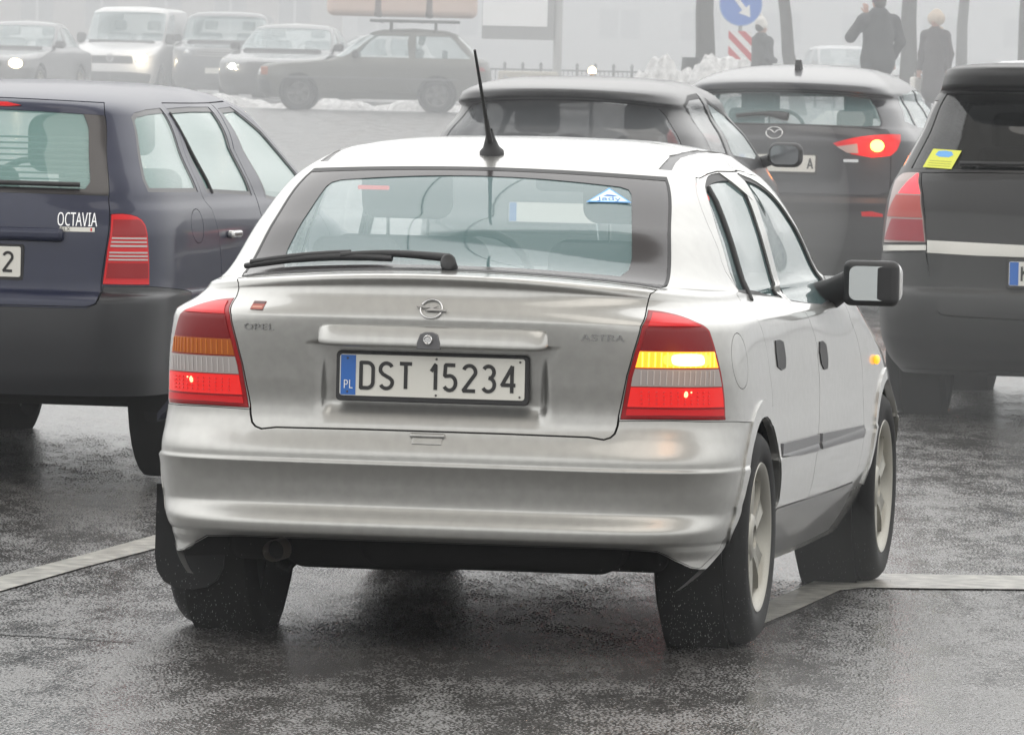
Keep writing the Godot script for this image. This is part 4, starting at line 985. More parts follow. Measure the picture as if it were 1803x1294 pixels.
func shell(car: Node, skin: CarSkin, cuts: Array, top: float, m: Material) -> void:
	# dark inner skin below the windows, so that gaps look into darkness
	var rect := PackedVector2Array([Vector2(-3, skin.v0 + 0.14), Vector2(3, skin.v0 + 0.14), Vector2(3, top), Vector2(-3, top)])
	obj("inner_shell", piece(skin, rect, cuts, 0.06, 0.05, -0.03, 0.0), m, car)

func parts_of(car: Node, skin: CarSkin, outline: Dictionary, defs: Array, cu: float, cv: float, body: Material, cuts: Array, sides := [1.0, -1.0]) -> Dictionary:
	# defs: [outline, part name, material, raised by, gap, mirrored, holes in it, cuts the body]
	var made := {}
	var holes := cuts.duplicate()
	for d in defs:
		for s in (sides if d[5] else [1.0]):
			var p := poly(outline[d[0]], s)
			if d[7]:
				holes.append(p)
			var own := []
			for h in d[6]:
				own.append(poly(outline[h], s))
			var q := inset(skin, p, d[4]) if d[4] > 0.0 else p
			var o := obj(d[1], piece(skin, q, own + cuts if d[7] else own, cu, cv, d[3]), d[2], car)
			made[d[0] + ("" if s > 0 else "_left")] = o
	var rect := PackedVector2Array([Vector2(-3, skin.v0), Vector2(3, skin.v0), Vector2(3, skin.v1), Vector2(-3, skin.v1)])
	made.body = obj("body", piece(skin, rect, holes, cu, cv, 0.0, 0.018, true), body, car)
	return made

func make_astra() -> void:
	var car := node("silver_hatchback", self, Vector3(-0.102, 0, -19.67), -0.187)
	tag(car, "silver five-door hatchback with whip aerial, seen from behind, right indicator lit", "car")
	var skin := CarSkin.new(astra_rear, astra_front, astra_bow)
	skin.dents = func(p: Vector3, u: float) -> Vector3:
		if absf(u) < 0.6 and p.y < 1.0 and p.z > 0.4:
			var side := 1.0 - smoothstep(0.292, 0.325, absf(p.x) - (p.y - 0.66) * 0.10)
			p.z -= 0.030 * side * smoothstep(0.622, 0.684, p.y) * (1.0 - smoothstep(0.842, 0.852, p.y))
		if absf(u) > 0.355 and absf(u) < 0.8 and p.y < 0.70 and p.y > 0.54 and p.z > 0.2:
			p.z -= 0.008 * smoothstep(0.545, 0.650, p.y) * (1.0 - smoothstep(0.656, 0.664, p.y)) * smoothstep(0.36, 0.385, absf(u)) * (1.0 - smoothstep(0.6, 0.75, absf(u)))
		if absf(u) > 0.36 and absf(u) < 0.75 and p.y < 0.31 and p.z > 0.2:
			var k := smoothstep(0.42, 0.50, absf(u)) * (0.31 - p.y)
			p.z += 1.9 * k
			p.x += signf(u) * 0.40 * k
		return p
	var cuts := []
	for s in [1.0, -1.0]:
		cuts.append(poly(astra_outline.rear_arch, s))
		cuts.append(poly(astra_outline.front_arch, s))
	cuts.append(poly([-0.80, 0.1, 0.80, 0.1, 0.80, 0.243, 0.56, 0.245, 0.53, 0.25, 0.49, 0.27, 0.45, 0.295, 0.38, 0.3015, -0.38, 0.3015, -0.45, 0.295, -0.49, 0.27, -0.53, 0.25, -0.56, 0.245, -0.80, 0.243]))
	var defs := [
		["tailgate", "tailgate", M.silver, 0.0, 0.0028, false, [], true],
		["rear_window", "rear_window", M.glass, -0.002, 0.002, false, [], true],
		["tail_lamp", "tail_lamp", M.red_dark, 0.001, 0.0015, true, [], true],
		["rear_door", "rear_door", M.silver, 0.0, 0.0016, true, ["rear_side_window"], true],
		["front_door", "front_door", M.silver, 0.0, 0.0016, true, ["front_side_window"], true],
		["rear_side_window", "side_window", M.glass, -0.008, 0.0, true, [], false],
		["front_side_window", "side_window", M.glass, -0.008, 0.0, true, [], false],
		["sill", "sill", M.sill, 0.004, 0.002, true, [], true],
		["fuel_flap", "fuel_flap", M.silver, 0.0, 0.002, false, [], true],
		["rear_bumper", "rear_bumper", M.silver_plastic, 0.0, 0.002, false, [], true],
		["roof_strip", "roof_strip", M.trim, -0.004, 0.0, true, [], true],
		["windscreen", "windscreen", M.glass, -0.002, 0.0, true, [], true],
		["hood", "hood", M.silver, 0.0, 0.002, true, [], true],
		["rear_handle", "door_handle", M.black, 0.003, 0.0, true, [], false],
		["front_handle", "door_handle", M.black, 0.003, 0.0, true, [], false],
		["rear_rub_strip", "rub_strip", M.trim, 0.009, 0.0, true, [], false],
		["front_rub_strip", "rub_strip", M.trim, 0.009, 0.0, true, [], false],
		["rear_arch_trim", "wheel_arch_lip", M.silver, 0.006, 0.0, true, [], false],
		["front_arch_trim", "wheel_arch_lip", M.silver, 0.006, 0.0, true, [], false],
	]
	var made := parts_of(car, skin, astra_outline, defs, 0.018, 0.0085, M.silver, cuts)
	shell(car, skin, cuts, 1.0, M.shell)
	# seals and frit
	var rw: Node = made.rear_window
	obj("frit", piece(skin, inset(skin, poly(astra_outline.rear_window), 0.001), [poly(astra_outline.clear_zone)], 0.03, 0.02, 0.0005, 0.002), M.frit, rw)
	var big := poly(astra_outline.rear_window)
	obj("window_seal", piece(skin, big, [inset(skin, big, 0.009)], 0.03, 0.02, 0.001, 0.01), M.black, car)
	for s in ["", "_left"]:
		for k in ["rear_side_window", "front_side_window"]:
			var q := poly(astra_outline[k], 1.0 if s == "" else -1.0)
			obj("window_seal", piece(skin, q, [inset(skin, q, 0.013)], 0.03, 0.02, -0.003, 0.01), M.black, made[("rear_door" if k[0] == "r" else "front_door") + s])
	# lamp bands
	for s in [1.0, -1.0]:
		var lamp: Node = made["tail_lamp" + ("" if s > 0 else "_left")]
		var b := astra_bands
		var p := inset(skin, poly(astra_outline.tail_lamp, s), 0.012)
		var rows := [[b[0] + 0.004, 1.05, M.red], [b[1], b[0], M.red_deep], [b[3], b[2], M.amber_lit if s > 0 else M.amber], [b[5], b[4], M.clear], [b[7], b[6], M.red_lit], [0.6, b[7] - 0.006, M.red]]
		for r in rows:
			var strip := PackedVector2Array([Vector2(-2, r[0]), Vector2(2, r[0]), Vector2(2, r[1]), Vector2(-2, r[1])])
			for q in Geometry2D.intersect_polygons(p, strip):
				obj("lamp_segment", piece(skin, q, [], 0.02, 0.012, 0.004, 0.006), r[2], lamp)
	# wheels
	for s in [1.0, -1.0]:
		for a in [0.0, 2.606]:
			wheel("wheel", car, Vector3(0.742 * s, 0.305, -a), s, 0.305, 0.178, 0.205, 5, M.alloy, M.alloy_dark)
	astra_details(car, skin, made)
# ---------------------------------------------------------------- background
func mound(called: String, pts: Array, m: Material, fseed: int) -> MeshInstance3D:
	# a heap made of overlapping humps [x, z, radius, height] on a grid over the ground
	var n := FastNoiseLite.new()
	n.seed = fseed
	n.frequency = 1.6
	n.fractal_octaves = 4
	var lo := Vector2.ONE * 1e9
	var hi := -lo
	for p in pts:
		lo = lo.min(Vector2(p[0] - p[2], p[1] - p[2]))
		hi = hi.max(Vector2(p[0] + p[2], p[1] + p[2]))
	var step := maxf((hi.x - lo.x) / 90.0, 0.05)
	var nx := int((hi.x - lo.x) / step) + 1
	var nz := int((hi.y - lo.y) / step) + 1
	var g := []
	for i in nx + 1:
		for j in nz + 1:
			var x := lo.x + i * step
			var z := lo.y + j * step
			var h := 0.0
			for p in pts:
				var d: float = Vector2(x - p[0], z - p[1]).length() / p[2]
				h = maxf(h, p[3] * sqrt(maxf(0.0, 1.0 - d * d)))
			h *= 1.0 + 0.30 * n.get_noise_2d(x * 1.2, z * 1.2) + 0.08 * n.get_noise_2d(x * 4.0, z * 4.0)
			g.append(Vector3(x, ground_y(x, z) + h - 0.03, z))
	var t := Tri.new()
	var w := nz + 1
	var nrm := func(i: int, j: int) -> Vector3:
		var a: Vector3 = g[mini(i + 1, nx) * w + j] - g[maxi(i - 1, 0) * w + j]
		var b: Vector3 = g[i * w + mini(j + 1, nz)] - g[i * w + maxi(j - 1, 0)]
		return b.cross(a).normalized()
	for i in nx:
		for j in nz:
			var a: Vector3 = g[i * w + j]
			var b: Vector3 = g[(i + 1) * w + j]
			var c: Vector3 = g[(i + 1) * w + j + 1]
			var d: Vector3 = g[i * w + j + 1]
			t.add(a, b, c, nrm.call(i, j), nrm.call(i + 1, j), nrm.call(i + 1, j + 1))
			t.add(a, c, d, nrm.call(i, j), nrm.call(i + 1, j + 1), nrm.call(i, j + 1))
	return obj(called, t.mesh(), m)

func px(x: float, y: float, depth: float) -> Vector3:
	return Vector3((x - 901.5) / 12200.0 * depth, 1.62 - (y - 115.0 - 0.0225 * (x - 901.5)) / 12200.0 * depth, -depth)

func bare_tree(label: String, foot: Vector3, lean: Vector3, r: float, tall: float, rs: int, bark: Material) -> void:
	var t := node(numbered("bare_tree"), self, foot)
	tag(t, label, "tree", "bare trees on the far pavement")
	var rng := RandomNumberGenerator.new()
	rng.seed = rs
	var path := []
	var rad := []
	for i in 13:
		var f := i / 12.0
		path.append(Vector3(0, -0.1, 0) + (Vector3.UP + lean * (1.0 - 0.4 * f)) * tall * f + Vector3(rng.randf_range(-1, 1), 0, rng.randf_range(-1, 1)) * 0.025)
		rad.append(r * (1.25 - 0.25 * minf(f * 8.0, 1.0)) * (1.0 - 0.75 * f))
	obj("trunk", tube(path, rad, 14), bark, t)
	var crown := node("crown", t)
	for k in 16:
		var f := rng.randf_range(0.42, 0.98)
		var a := rng.randf_range(0, TAU)
		var p: Vector3 = path[int(f * 12)]
		var d := Vector3(cos(a), rng.randf_range(0.5, 1.2), sin(a)).normalized()
		var limb := [p]
		var lr := [r * 0.42 * (1.1 - f * 0.7)]
		var l := rng.randf_range(1.2, 2.6) * (1.25 - f * 0.5)
		for i in 5:
			p += d * l / 5.0
			d = (d + Vector3(rng.randf_range(-0.3, 0.3), rng.randf_range(-0.05, 0.3), rng.randf_range(-0.3, 0.3))).normalized()
			limb.append(p)
			lr.append(lr[0] * (1.0 - (i + 1) / 5.6))
			for q in 2:
				var e := (d + Vector3(rng.randf_range(-1, 1), rng.randf_range(-0.2, 0.8), rng.randf_range(-1, 1)) * 0.9).normalized()
				obj("twig", tube([p, p + e * 0.3, p + e * 0.55 + Vector3(0, 0.08, 0)], [lr[i + 1] * 0.5 + 0.004, 0.006, 0.003], 5), bark, crown)
		obj("limb", tube(limb, lr, 7), bark, crown)

func building(called: String, label: String, at: Vector3, size: Vector3, turn: float, wall: Material, bays: int, floors: int, glass: Material) -> void:
	var b := node(called, self, at, turn)
	tag(b, label, "building")
	# front face towards +z; wall as piers and bands round real window openings
	var bw := size.x / bays
	var fh := size.y / floors
	var ww := bw * 0.5
	var wh := fh * 0.52
	obj("wall", rounded_box(Vector3(size.x, size.y, size.z), 0.02, 1), wall, b, Vector3(0, size.y / 2, -size.z / 2 - 0.35))
	for i in bays + 1:
		obj("pier", rounded_box(Vector3(bw - ww, size.y, 0.35), 0.02, 1), wall, b, Vector3(-size.x / 2 + i * bw, size.y / 2, -0.17))
	for j in floors + 1:
		obj("wall_band", rounded_box(Vector3(size.x, fh - wh, 0.30), 0.02, 1), wall, b, Vector3(0, clampf(j * fh, (fh - wh) / 2, size.y), -0.18))
	for i in bays:
		for j in floors:
			var win := node("window", b, Vector3(-size.x / 2 + (i + 0.5) * bw, (j + 0.5) * fh, -0.26))
			obj("pane", slab(PackedVector2Array([Vector2(-ww / 2, -wh / 2), Vector2(ww / 2, -wh / 2), Vector2(ww / 2, wh / 2), Vector2(-ww / 2, wh / 2)]), 0.02), glass, win)
			obj("mullion", rounded_box(Vector3(0.08, wh, 0.06), 0.01, 1), M.frame_white, win, Vector3(0, 0, 0.03))
			obj("sill", rounded_box(Vector3(ww + 0.2, 0.08, 0.25), 0.01, 1), M.frame_white, win, Vector3(0, -wh / 2 - 0.04, 0.12))
	obj("roof", rounded_box(Vector3(size.x + 0.8, 0.4, size.z + 0.8), 0.05, 1), M.concrete, b, Vector3(0, size.y + 0.2, -size.z / 2))

func fence(called: String, label: String, a: Vector3, b: Vector3, every: float, tall: float, m: Material) -> void:
	var f := node(called, self)
	tag(f, label, "fence")
	var n := int(a.distance_to(b) / every)
	var d := (b - a) / n
	for i in n + 1:
		var p := a + d * i
		p.y = ground_y(p.x, p.z) + 0.08
		obj("post", tube([p, p + Vector3(0, tall, 0)], [0.028, 0.028, 0.02], 8), m, f)
		obj("post_cap", lathe([0.04, 0.0, 0.03, 0.03, 0.001, 0.07], 8, Vector3.UP), m, f, p + Vector3(0, tall, 0))
		if i < n:
			var q := p + d
			q.y = ground_y(q.x, q.z) + 0.08
			for h in [0.25, 0.88]:
				obj("rail", tube([p + Vector3(0, tall * h, 0), q + Vector3(0, tall * h, 0)], [0.018], 6), m, f)
			for k in 3:
				var e := p.lerp(q, (k + 1) / 4.0)
				obj("bar", tube([e + Vector3(0, tall * 0.25, 0), e + Vector3(0, tall * 0.88, 0)], [0.009], 5), m, f)

func make_background() -> void:
	var snow := mat("dirty_snow", lin(0.74, 0.74, 0.74), 0.9)
	snow.albedo_texture = ImageTexture.create_from_image(noise_image(256, 41, 0.03, 5, 0.62, 1.12))
	snow.uv1_triplanar = true
	snow.uv1_scale = Vector3.ONE * 1.1
	M.frame_white = mat("pale_frames", lin(0.45, 0.45, 0.45), 0.6)
	M.concrete = mat("concrete", lin(0.30, 0.30, 0.29), 0.9)
	var iron := mat("black_iron", lin(0.02, 0.022, 0.025), 0.6)
	var bark := mat("bark", lin(0.055, 0.05, 0.045), 0.95)
	bark.albedo_texture = ImageTexture.create_from_image(noise_image(256, 42, 0.05, 5, 0.5, 1.2))
	bark.uv1_triplanar = true
	bark.uv1_scale = Vector3(2.0, 0.5, 2.0)
	# far pavement with kerb
	var pav := Tri.new()
	for i in 60:
		var x0 := -60.0 + i * 2.0
		for j in 30:
			var z0 := -94.0 - j * 2.0
			if x0 < 2.5 and z0 > -121.0:
				continue
			var c := []
			for e in [[0, 0], [2, 0], [2, -2], [0, -2]]:
				var x: float = x0 + e[0]
				var z: float = z0 + e[1]
				c.append(Vector3(x, ground_y(x, z) + 0.12, z))
			pav.quad(c[0], c[1], c[2], c[3], Vector3.UP)
			if j == 0 or (x0 < 2.5 and z0 > -123.0):
				pav.quad(c[0], c[1], c[1] - Vector3(0, 0.2, 0), c[0] - Vector3(0, 0.2, 0), Vector3.BACK)
	var pm := mat("trodden_snow_pavement", lin(0.32, 0.32, 0.32), 0.8)
	pm.albedo_texture = ImageTexture.create_from_image(noise_image(256, 43, 0.02, 5, 0.55, 1.2))
	pm.uv1_triplanar = true
	pm.uv1_scale = Vector3.ONE * 0.3
	structure(obj("pavement", pav.mesh(), pm))
	# snow heaps
	var d := 101.0
	var q := px(1160, 140, d)
	tag(mound("snow_heap", [[q.x - 0.48, q.z, 0.55, 0.72], [q.x - 0.05, q.z - 0.2, 0.62, 0.98], [q.x + 0.30, q.z, 0.5, 0.92], [q.x + 0.62, q.z + 0.1, 0.55, 1.04], [q.x + 0.95, q.z, 0.55, 1.02]], snow, 5), "heap of cleared snow at the foot of the road sign", "snow heap")
	var bank := []
	for k in 30:
		bank.append([-9.0 + k * 0.36, -118.9 - 0.3 * sin(k * 1.7), 0.42 + 0.12 * sin(k * 2.3), 0.17 + 0.08 * sin(k * 1.3)])
	tag(mound("snow_bank", bank, snow, 6), "low bank of dirty snow along the kerb behind the old hatchback", "snow bank")
	bank = []
	for k in 16:
		bank.append([5.2 + k * 0.42, -93.6 - 0.2 * sin(k * 1.9), 0.45, 0.20 + 0.08 * sin(k * 1.1)])
	tag(mound("snow_bank_001", bank, snow, 7), "low bank of dirty snow along the kerb in front of the pedestrians", "snow bank")
	# road sign with striped board
	d = 104.0
	var foot := px(1290, 220, d)
	foot.y = ground_y(foot.x, foot.z) + 0.1
	var sg := node("road_sign", self, foot)
	tag(sg, "round blue keep-right sign over a red and white striped board", "road sign")
	var cy := px(1291, 8, d).y - foot.y
	obj("post", tube([Vector3(0, 0, -0.05), Vector3(0, cy + 0.35, -0.05)], [0.03], 10), M.concrete, sg)
	var disc := node("sign_disc", sg, Vector3(0, cy, 0))
	obj("disc", lathe([0.001, 0.0, 0.318, 0.0, 0.322, -0.008, 0.318, -0.016, 0.001, -0.016], 48, Vector3.BACK, false), mat("sign_blue", lin(0.04, 0.16, 0.55), 0.4), disc)
	var white := mat("sign_white", lin(0.75, 0.75, 0.75), 0.45)
	obj("disc_edge", tube(ring_path(0.312, 40), [0.008], 6, false), mat("sign_rim", lin(0.25, 0.36, 0.62), 0.4), disc)
	var arrow := obj("arrow", slab(PackedVector2Array([Vector2(-0.035, 0.24), Vector2(0.035, 0.24), Vector2(0.035, -0.08), Vector2(0.105, -0.08), Vector2(0, -0.24), Vector2(-0.105, -0.08), Vector2(-0.035, -0.08)]), 0.004), white, disc, Vector3(0, 0, 0.006))
	arrow.rotation_degrees.z = 38
	var bd := node("striped_board", sg, Vector3(0, px(1289, 84, d).y - foot.y, 0))
	var bw := 0.35
	var bh := 0.50
	obj("board", slab(round_rect(bw, bh, 0.015), 0.012), white, bd)
	var red := mat("sign_red", lin(0.50, 0.04, 0.05), 0.45)
	var frame := PackedVector2Array([Vector2(-bw / 2, -bh / 2), Vector2(bw / 2, -bh / 2), Vector2(bw / 2, bh / 2), Vector2(-bw / 2, bh / 2)])
	for k in 5:
		var o := -0.5 + k * 0.235
		for r in Geometry2D.intersect_polygons(frame, PackedVector2Array([Vector2(-0.4, o + 0.4), Vector2(0.4, o - 0.4), Vector2(0.4, o - 0.28), Vector2(-0.4, o + 0.52)])):
			obj("stripe", slab(r, 0.003), red, bd, Vector3(0, 0, 0.004))
	# litter bin beside the tree
	d = 106.0
	foot = px(1197, 150, d)
	foot.y = ground_y(foot.x, foot.z) + 0.1
	var bin := node("litter_bin", self, foot)
	tag(bin, "dark bin beside the thick trunk left of the road sign", "bin")
	obj("bin_body", lathe([0.11, 0.0, 0.13, 0.30, 0.15, 0.66, 0.16, 0.68, 0.14, 0.68, 0.13, 0.60], 20, Vector3(0.12, 0.99, 0)), iron, bin, Vector3(0, 0.25, 0))
	obj("bin_post", tube([Vector3.ZERO, Vector3(0.05, 0.6, 0)], [0.03], 8), iron, bin)
	# trees
	for tr in [[1232, 4.0, 0.175, "thick bare trunk beside the dark bin, left of the road sign", Vector3(-0.03, 0, 0), 107.0, 31], [1398, 4.0, 0.12, "slender trunk leaning left, between the road sign and the man in black", Vector3(-0.17, 0, 0), 112.0, 32], [1588, 5.0, 0.155, "pale straight trunk between the man in black and the fur-hatted pedestrian", Vector3(0, 0, 0), 112.0, 33], [1680, 5.0, 0.12, "misty straight trunk right of the fur-hatted pedestrian", Vector3(0.01, 0, 0), 125.0, 34], [1792, 5.0, 0.14, "straight trunk at the right edge, above the black people carrier", Vector3(0, 0, 0), 112.0, 35]]:
		foot = px(tr[0], 150, tr[5])
		foot.y = ground_y(foot.x, foot.z) + 0.05
		bare_tree(tr[3], foot, tr[4], tr[2], 7.0, tr[6], bark)
	# advertising board
	d = 132.0
	foot = px(969, 200, d)
	foot.y = ground_y(foot.x, foot.z)
	var ad := node("advertising_board", self, foot)
	tag(ad, "blank white advertising board on a grey post beyond the old hatchback", "billboard")
	obj("post", tube([Vector3.ZERO, Vector3(0, 6.0, 0)], [0.085], 12), M.concrete, ad)
	var top := px(893, 46, d).y - foot.y
	var xl := px(836, 0, d).x - foot.x
	var xr := px(950, 0, d).x - foot.x
	obj("cabinet", rounded_box(Vector3(xr - xl + 0.14, 2.1, 0.22), 0.02), mat("cabinet_grey", lin(0.16, 0.16, 0.155), 0.6), ad, Vector3((xl + xr) / 2 + 0.06, top + 0.80, 0.02))
	obj("white_panel", slab(PackedVector2Array([Vector2(xl, top), Vector2(xr, top), Vector2(xr, top + 1.75), Vector2(xl, top + 1.75)]), 0.02), mat("poster_white", lin(0.80, 0.80, 0.80), 0.5), ad, Vector3(0, 0, 0.15))
	# concrete block and marker light
	d = 125.0
	foot = px(918, 150, d)
	foot.y = ground_y(foot.x, foot.z) + 0.1
	var blk := node("concrete_block", self, foot)
	tag(blk, "pale concrete barrier block below the advertising board", "barrier")
	obj("block", rounded_box(Vector3(1.08, 0.62, 0.4), 0.04), mat("pale_concrete", lin(0.42, 0.39, 0.33), 0.9), blk, Vector3(0, 0.31, 0))
	obj("cross_bar", rounded_box(Vector3(0.5, 0.05, 0.03), 0.01), M.concrete, blk, Vector3(-0.25, 0.36, 0.205)).rotation_degrees.z = 45
	obj("cross_bar", rounded_box(Vector3(0.5, 0.05, 0.03), 0.01), M.concrete, blk, Vector3(-0.25, 0.36, 0.225)).rotation_degrees.z = -45
	d = 96.0
	foot = px(1031, 125, d)
	var lampy := foot.y
	foot.y = ground_y(foot.x, foot.z)
	var ml := node("marker_lamp", self, foot)
	tag(ml, "small glowing lamp just above the grey hatchback's roof", "lamp")
	obj("stub_post", tube([Vector3.ZERO, Vector3(0, lampy - foot.y - 0.02, 0)], [0.03], 8), iron, ml)
	obj("lamp_head", lathe([0.05, -0.03, 0.055, 0.0, 0.05, 0.03, 0.03, 0.055, 0.001, 0.065], 16, Vector3.UP), glow("warning_lamp_light", lin(1.0, 0.72, 0.42), lin(0.8, 0.7, 0.5), 9.0), ml, Vector3(0, lampy - foot.y, 0))
	small_light(ml, Vector3(0, lampy - foot.y, 0.2), Color(1.0, 0.75, 0.45), 0.15)
	# fences
	fence("iron_fence", "low black iron fence behind the snow heap and the advertising board", Vector3(-1.0, 0, -138.0), Vector3(6.2, 0, -136.0), 0.36, 0.75, iron)
	fence("iron_fence_001", "low iron fence in the mist behind the pedestrians", Vector3(6.6, 0, -140.0), Vector3(13.5, 0, -138.0), 0.42, 0.8, iron)
	# buildings closing the view
	var pane_far := mat("dim_panes", lin(0.05, 0.055, 0.06), 0.15)
	building("brown_building", "brownish building with tall bays in the mist, top left", Vector3(-17.0, 0.7, -215.0), Vector3(22.0, 11.0, 12.0), 0.0, mat("brown_render", lin(0.24, 0.20, 0.17), 0.9), 11, 3, pane_far)
	building("pale_building", "long pale building lost in the mist behind the fence", Vector3(10.0, 0.8, -265.0), Vector3(34.0, 12.0, 12.0), 0.0, mat("pale_render", lin(0.36, 0.36, 0.35), 0.9), 11, 3, pane_far)
	building("grey_building", "grey building faint in the mist at the far left", Vector3(-46.0, 0.8, -240.0), Vector3(34.0, 14.0, 12.0), 0.15, mat("grey_render", lin(0.30, 0.30, 0.30), 0.9), 10, 4, pane_far)
	building("far_right_building", "wide grey building faint in the mist at the far right", Vector3(52.0, 0.8, -250.0), Vector3(46.0, 14.0, 12.0), -0.15, mat("grey_render_two", lin(0.31, 0.31, 0.31), 0.9), 12, 4, pane_far)
# ---------------------------------------------------------------- the other cars nearby
func arches(outline: Dictionary) -> Array:
	var cuts := []
	for s in [1.0, -1.0]:
		cuts.append(poly(outline.rear_arch, s))
		cuts.append(poly(outline.front_arch, s))
	return cuts

func rolling(car: Node, x: float, wb: float, r: float, w: float, rim: float, face: Material) -> void:
	for s in [1.0, -1.0]:
		for a in [0.0, wb]:
			wheel("wheel", car, Vector3(x * s, r, -a), s, r, w, rim, 5, face, M.alloy_dark)
			obj("wheel_house", lathe([r * 0.9, -0.18, r * 1.15, -0.16, r * 1.16, 0.02], 28), M.under, car, Vector3(x * s, r + 0.01, -a)).rotation.y = 0.0 if s > 0 else PI
	obj("floor_pan", rounded_box(Vector3(x * 1.75, 0.14, wb * 1.25), 0.04), M.under, car, Vector3(0, 0.31, -wb / 2))
	obj("rear_axle", tube([Vector3(-x, r * 0.9, 0), Vector3(x, r * 0.9, 0)], [0.05], 10), M.under, car)

func make_estate() -> void:
	var car := node("blue_estate_car", self, Vector3(-1.97, 0.05, -26.69), -0.2)
	tag(car, "dark blue estate car at the left edge, beside the silver hatchback", "car")
	var body := paint("dark_blue_paint", lin(0.006, 0.010, 0.034), 0.2, 0.4, 0.35)
	var low := paint("dark_blue_bumper", lin(0.010, 0.011, 0.014), 0.1, 0.5, 0.2)
	var skin := CarSkin.new(estate_rear, estate_front, estate_bow)
	var cuts := arches(estate_outline)
	cuts.append(poly([-0.90, 0.1, 0.90, 0.1, 0.90, 0.312, -0.90, 0.312]))
	var defs := [
		["tailgate", "tailgate", body, 0.0, 0.003, false, ["rear_window"], true],
		["rear_window", "rear_window", M.glass_green, -0.003, 0.0, false, [], false],
		["tail_lamp", "tail_lamp", M.red, 0.002, 0.002, true, [], true],
		["quarter_window", "quarter_window", M.glass_green, -0.004, 0.0, true, [], true],
		["rear_door", "rear_door", body, 0.0, 0.003, true, ["rear_side_window"], true],
		["front_door", "front_door", body, 0.0, 0.003, true, ["front_side_window"], true],
		["rear_side_window", "side_window", M.glass_green, -0.006, 0.0, true, [], false],
		["front_side_window", "side_window", M.glass_green, -0.006, 0.0, true, [], false],
		["rear_bumper", "rear_bumper", low, 0.0, 0.002, false, [], true],
		["fuel_flap", "fuel_flap", body, 0.0, 0.003, false, [], true],
		["windscreen", "windscreen", M.glass_green, -0.002, 0.0, true, [], true],
		["hood", "hood", body, 0.0, 0.003, true, [], true],
		["brake_light", "third_brake_light", M.red, 0.004, 0.0, false, [], false],
	]
	var made := parts_of(car, skin, estate_outline, defs, 0.03, 0.016, body, cuts)
	shell(car, skin, cuts, 1.03, M.shell)
	obj("frit", piece(skin, inset(skin, poly(estate_outline.rear_window), 0.001), [poly(estate_outline.clear_zone)], 0.04, 0.03, 0.0005, 0.002), M.frit, made.rear_window)
	for s in [1.0, -1.0]:
		for k in ["quarter_window", "rear_side_window", "front_side_window"]:
			var q := poly(estate_outline[k], s)
			obj("window_seal", piece(skin, q, [inset(skin, q, 0.016)], 0.04, 0.03, -0.002, 0.01), M.trim, car)
		# pale lines across the lamp
		var lamp: Node = made["tail_lamp" + ("" if s > 0 else "_left")]
		var p := inset(skin, poly(estate_outline.tail_lamp, s), 0.010)
		for r in [[0.865, 0.872, M.clear_rib], [0.880, 0.886, M.clear_rib], [0.894, 0.900, M.clear_rib], [0.815, 0.821, M.clear_rib], [0.828, 0.834, M.clear_rib], [0.841, 0.847, M.clear_rib], [0.905, 0.965, M.red_dark], [0.750, 0.806, M.red_dark]]:
			var strip := PackedVector2Array([Vector2(-2, r[0]), Vector2(2, r[0]), Vector2(2, r[1]), Vector2(-2, r[1])])
			for q in Geometry2D.intersect_polygons(p, strip):
				obj("lamp_segment", piece(skin, q, [], 0.03, 0.02, 0.005, 0.004), r[2], lamp)
	var mk := estate_marks
	var t := text("badge", "OCTAVIA", 0.075, M.chrome, made.tailgate, Vector3.ZERO, Vector3.ONE, 0.003)
	t.transform = on_skin(skin, mk.word[0], mk.word[1], 0.002) * Transform3D(Basis.from_scale(Vector3(0.50, 0.95, 1)), Vector3.ZERO)
	var bb := node("trim_badge", made.tailgate)
	bb.transform = on_skin(skin, mk.bar[0], mk.bar[1], 0.002)
	obj("badge_bar", slab(round_rect(0.130, 0.017, 0.002), 0.003), M.plate, bb)
	text("badge_word", "SLX", 0.017, M.ink, bb, Vector3(-0.045, 0, 0.001), Vector3(1.4, 1, 1), 0.001)
	obj("badge_mark", slab(round_rect(0.006, 0.012, 0.001), 0.002), M.red, bb, Vector3(0.052, 0, 0.0012))
	plate(car, Transform3D(Basis(), Vector3(0.085, 0.802, 0.992)), Vector2(0.520, 0.112), "          52", "", M.black)
	obj("plate_light_bar", rounded_box(Vector3(0.84, 0.05, 0.05), 0.02), body, made.tailgate, Vector3(0.085, 0.905, 0.985))
	obj("door_handle", rounded_box(Vector3(0.035, 0.03, 0.15), 0.012), M.chrome, made.rear_door, skin.at(mk.handle[0], mk.handle[1]) + Vector3(0.012, 0, -0.02))
	var path := []
	for i in 11:
		var f := i / 10.0
		var u := lerpf(0.0, mk.wiper[0], f)
		path.append(skin.at(u, 1.085) + skin.normal(u, 1.085) * 0.02)
	obj("rear_wiper", tube(path, [0.016, 0.014, 0.012, 0.011, 0.010, 0.009], 8), M.black, car)
	var a0 := skin.at(0.0, 1.428)
	obj("aerial_foot", lathe([0.06, -0.01, 0.055, 0.02, 0.03, 0.05, 0.012, 0.08, 0.001, 0.085], 20, Vector3(0, 0.85, 0.52)), M.black, car, a0 + Vector3(-0.06, 0.0, 0))
	rolling(car, 0.755, 2.51, 0.305, 0.195, 0.20, M.alloy)
	cabin(car, 0.66, 0.38, 1.0, -0.30, 2.0)
	obj("headrest", rounded_box(Vector3(0.28, 0.22, 0.12), 0.06), M.seat, car, Vector3(0.30, 1.235, 0.25))
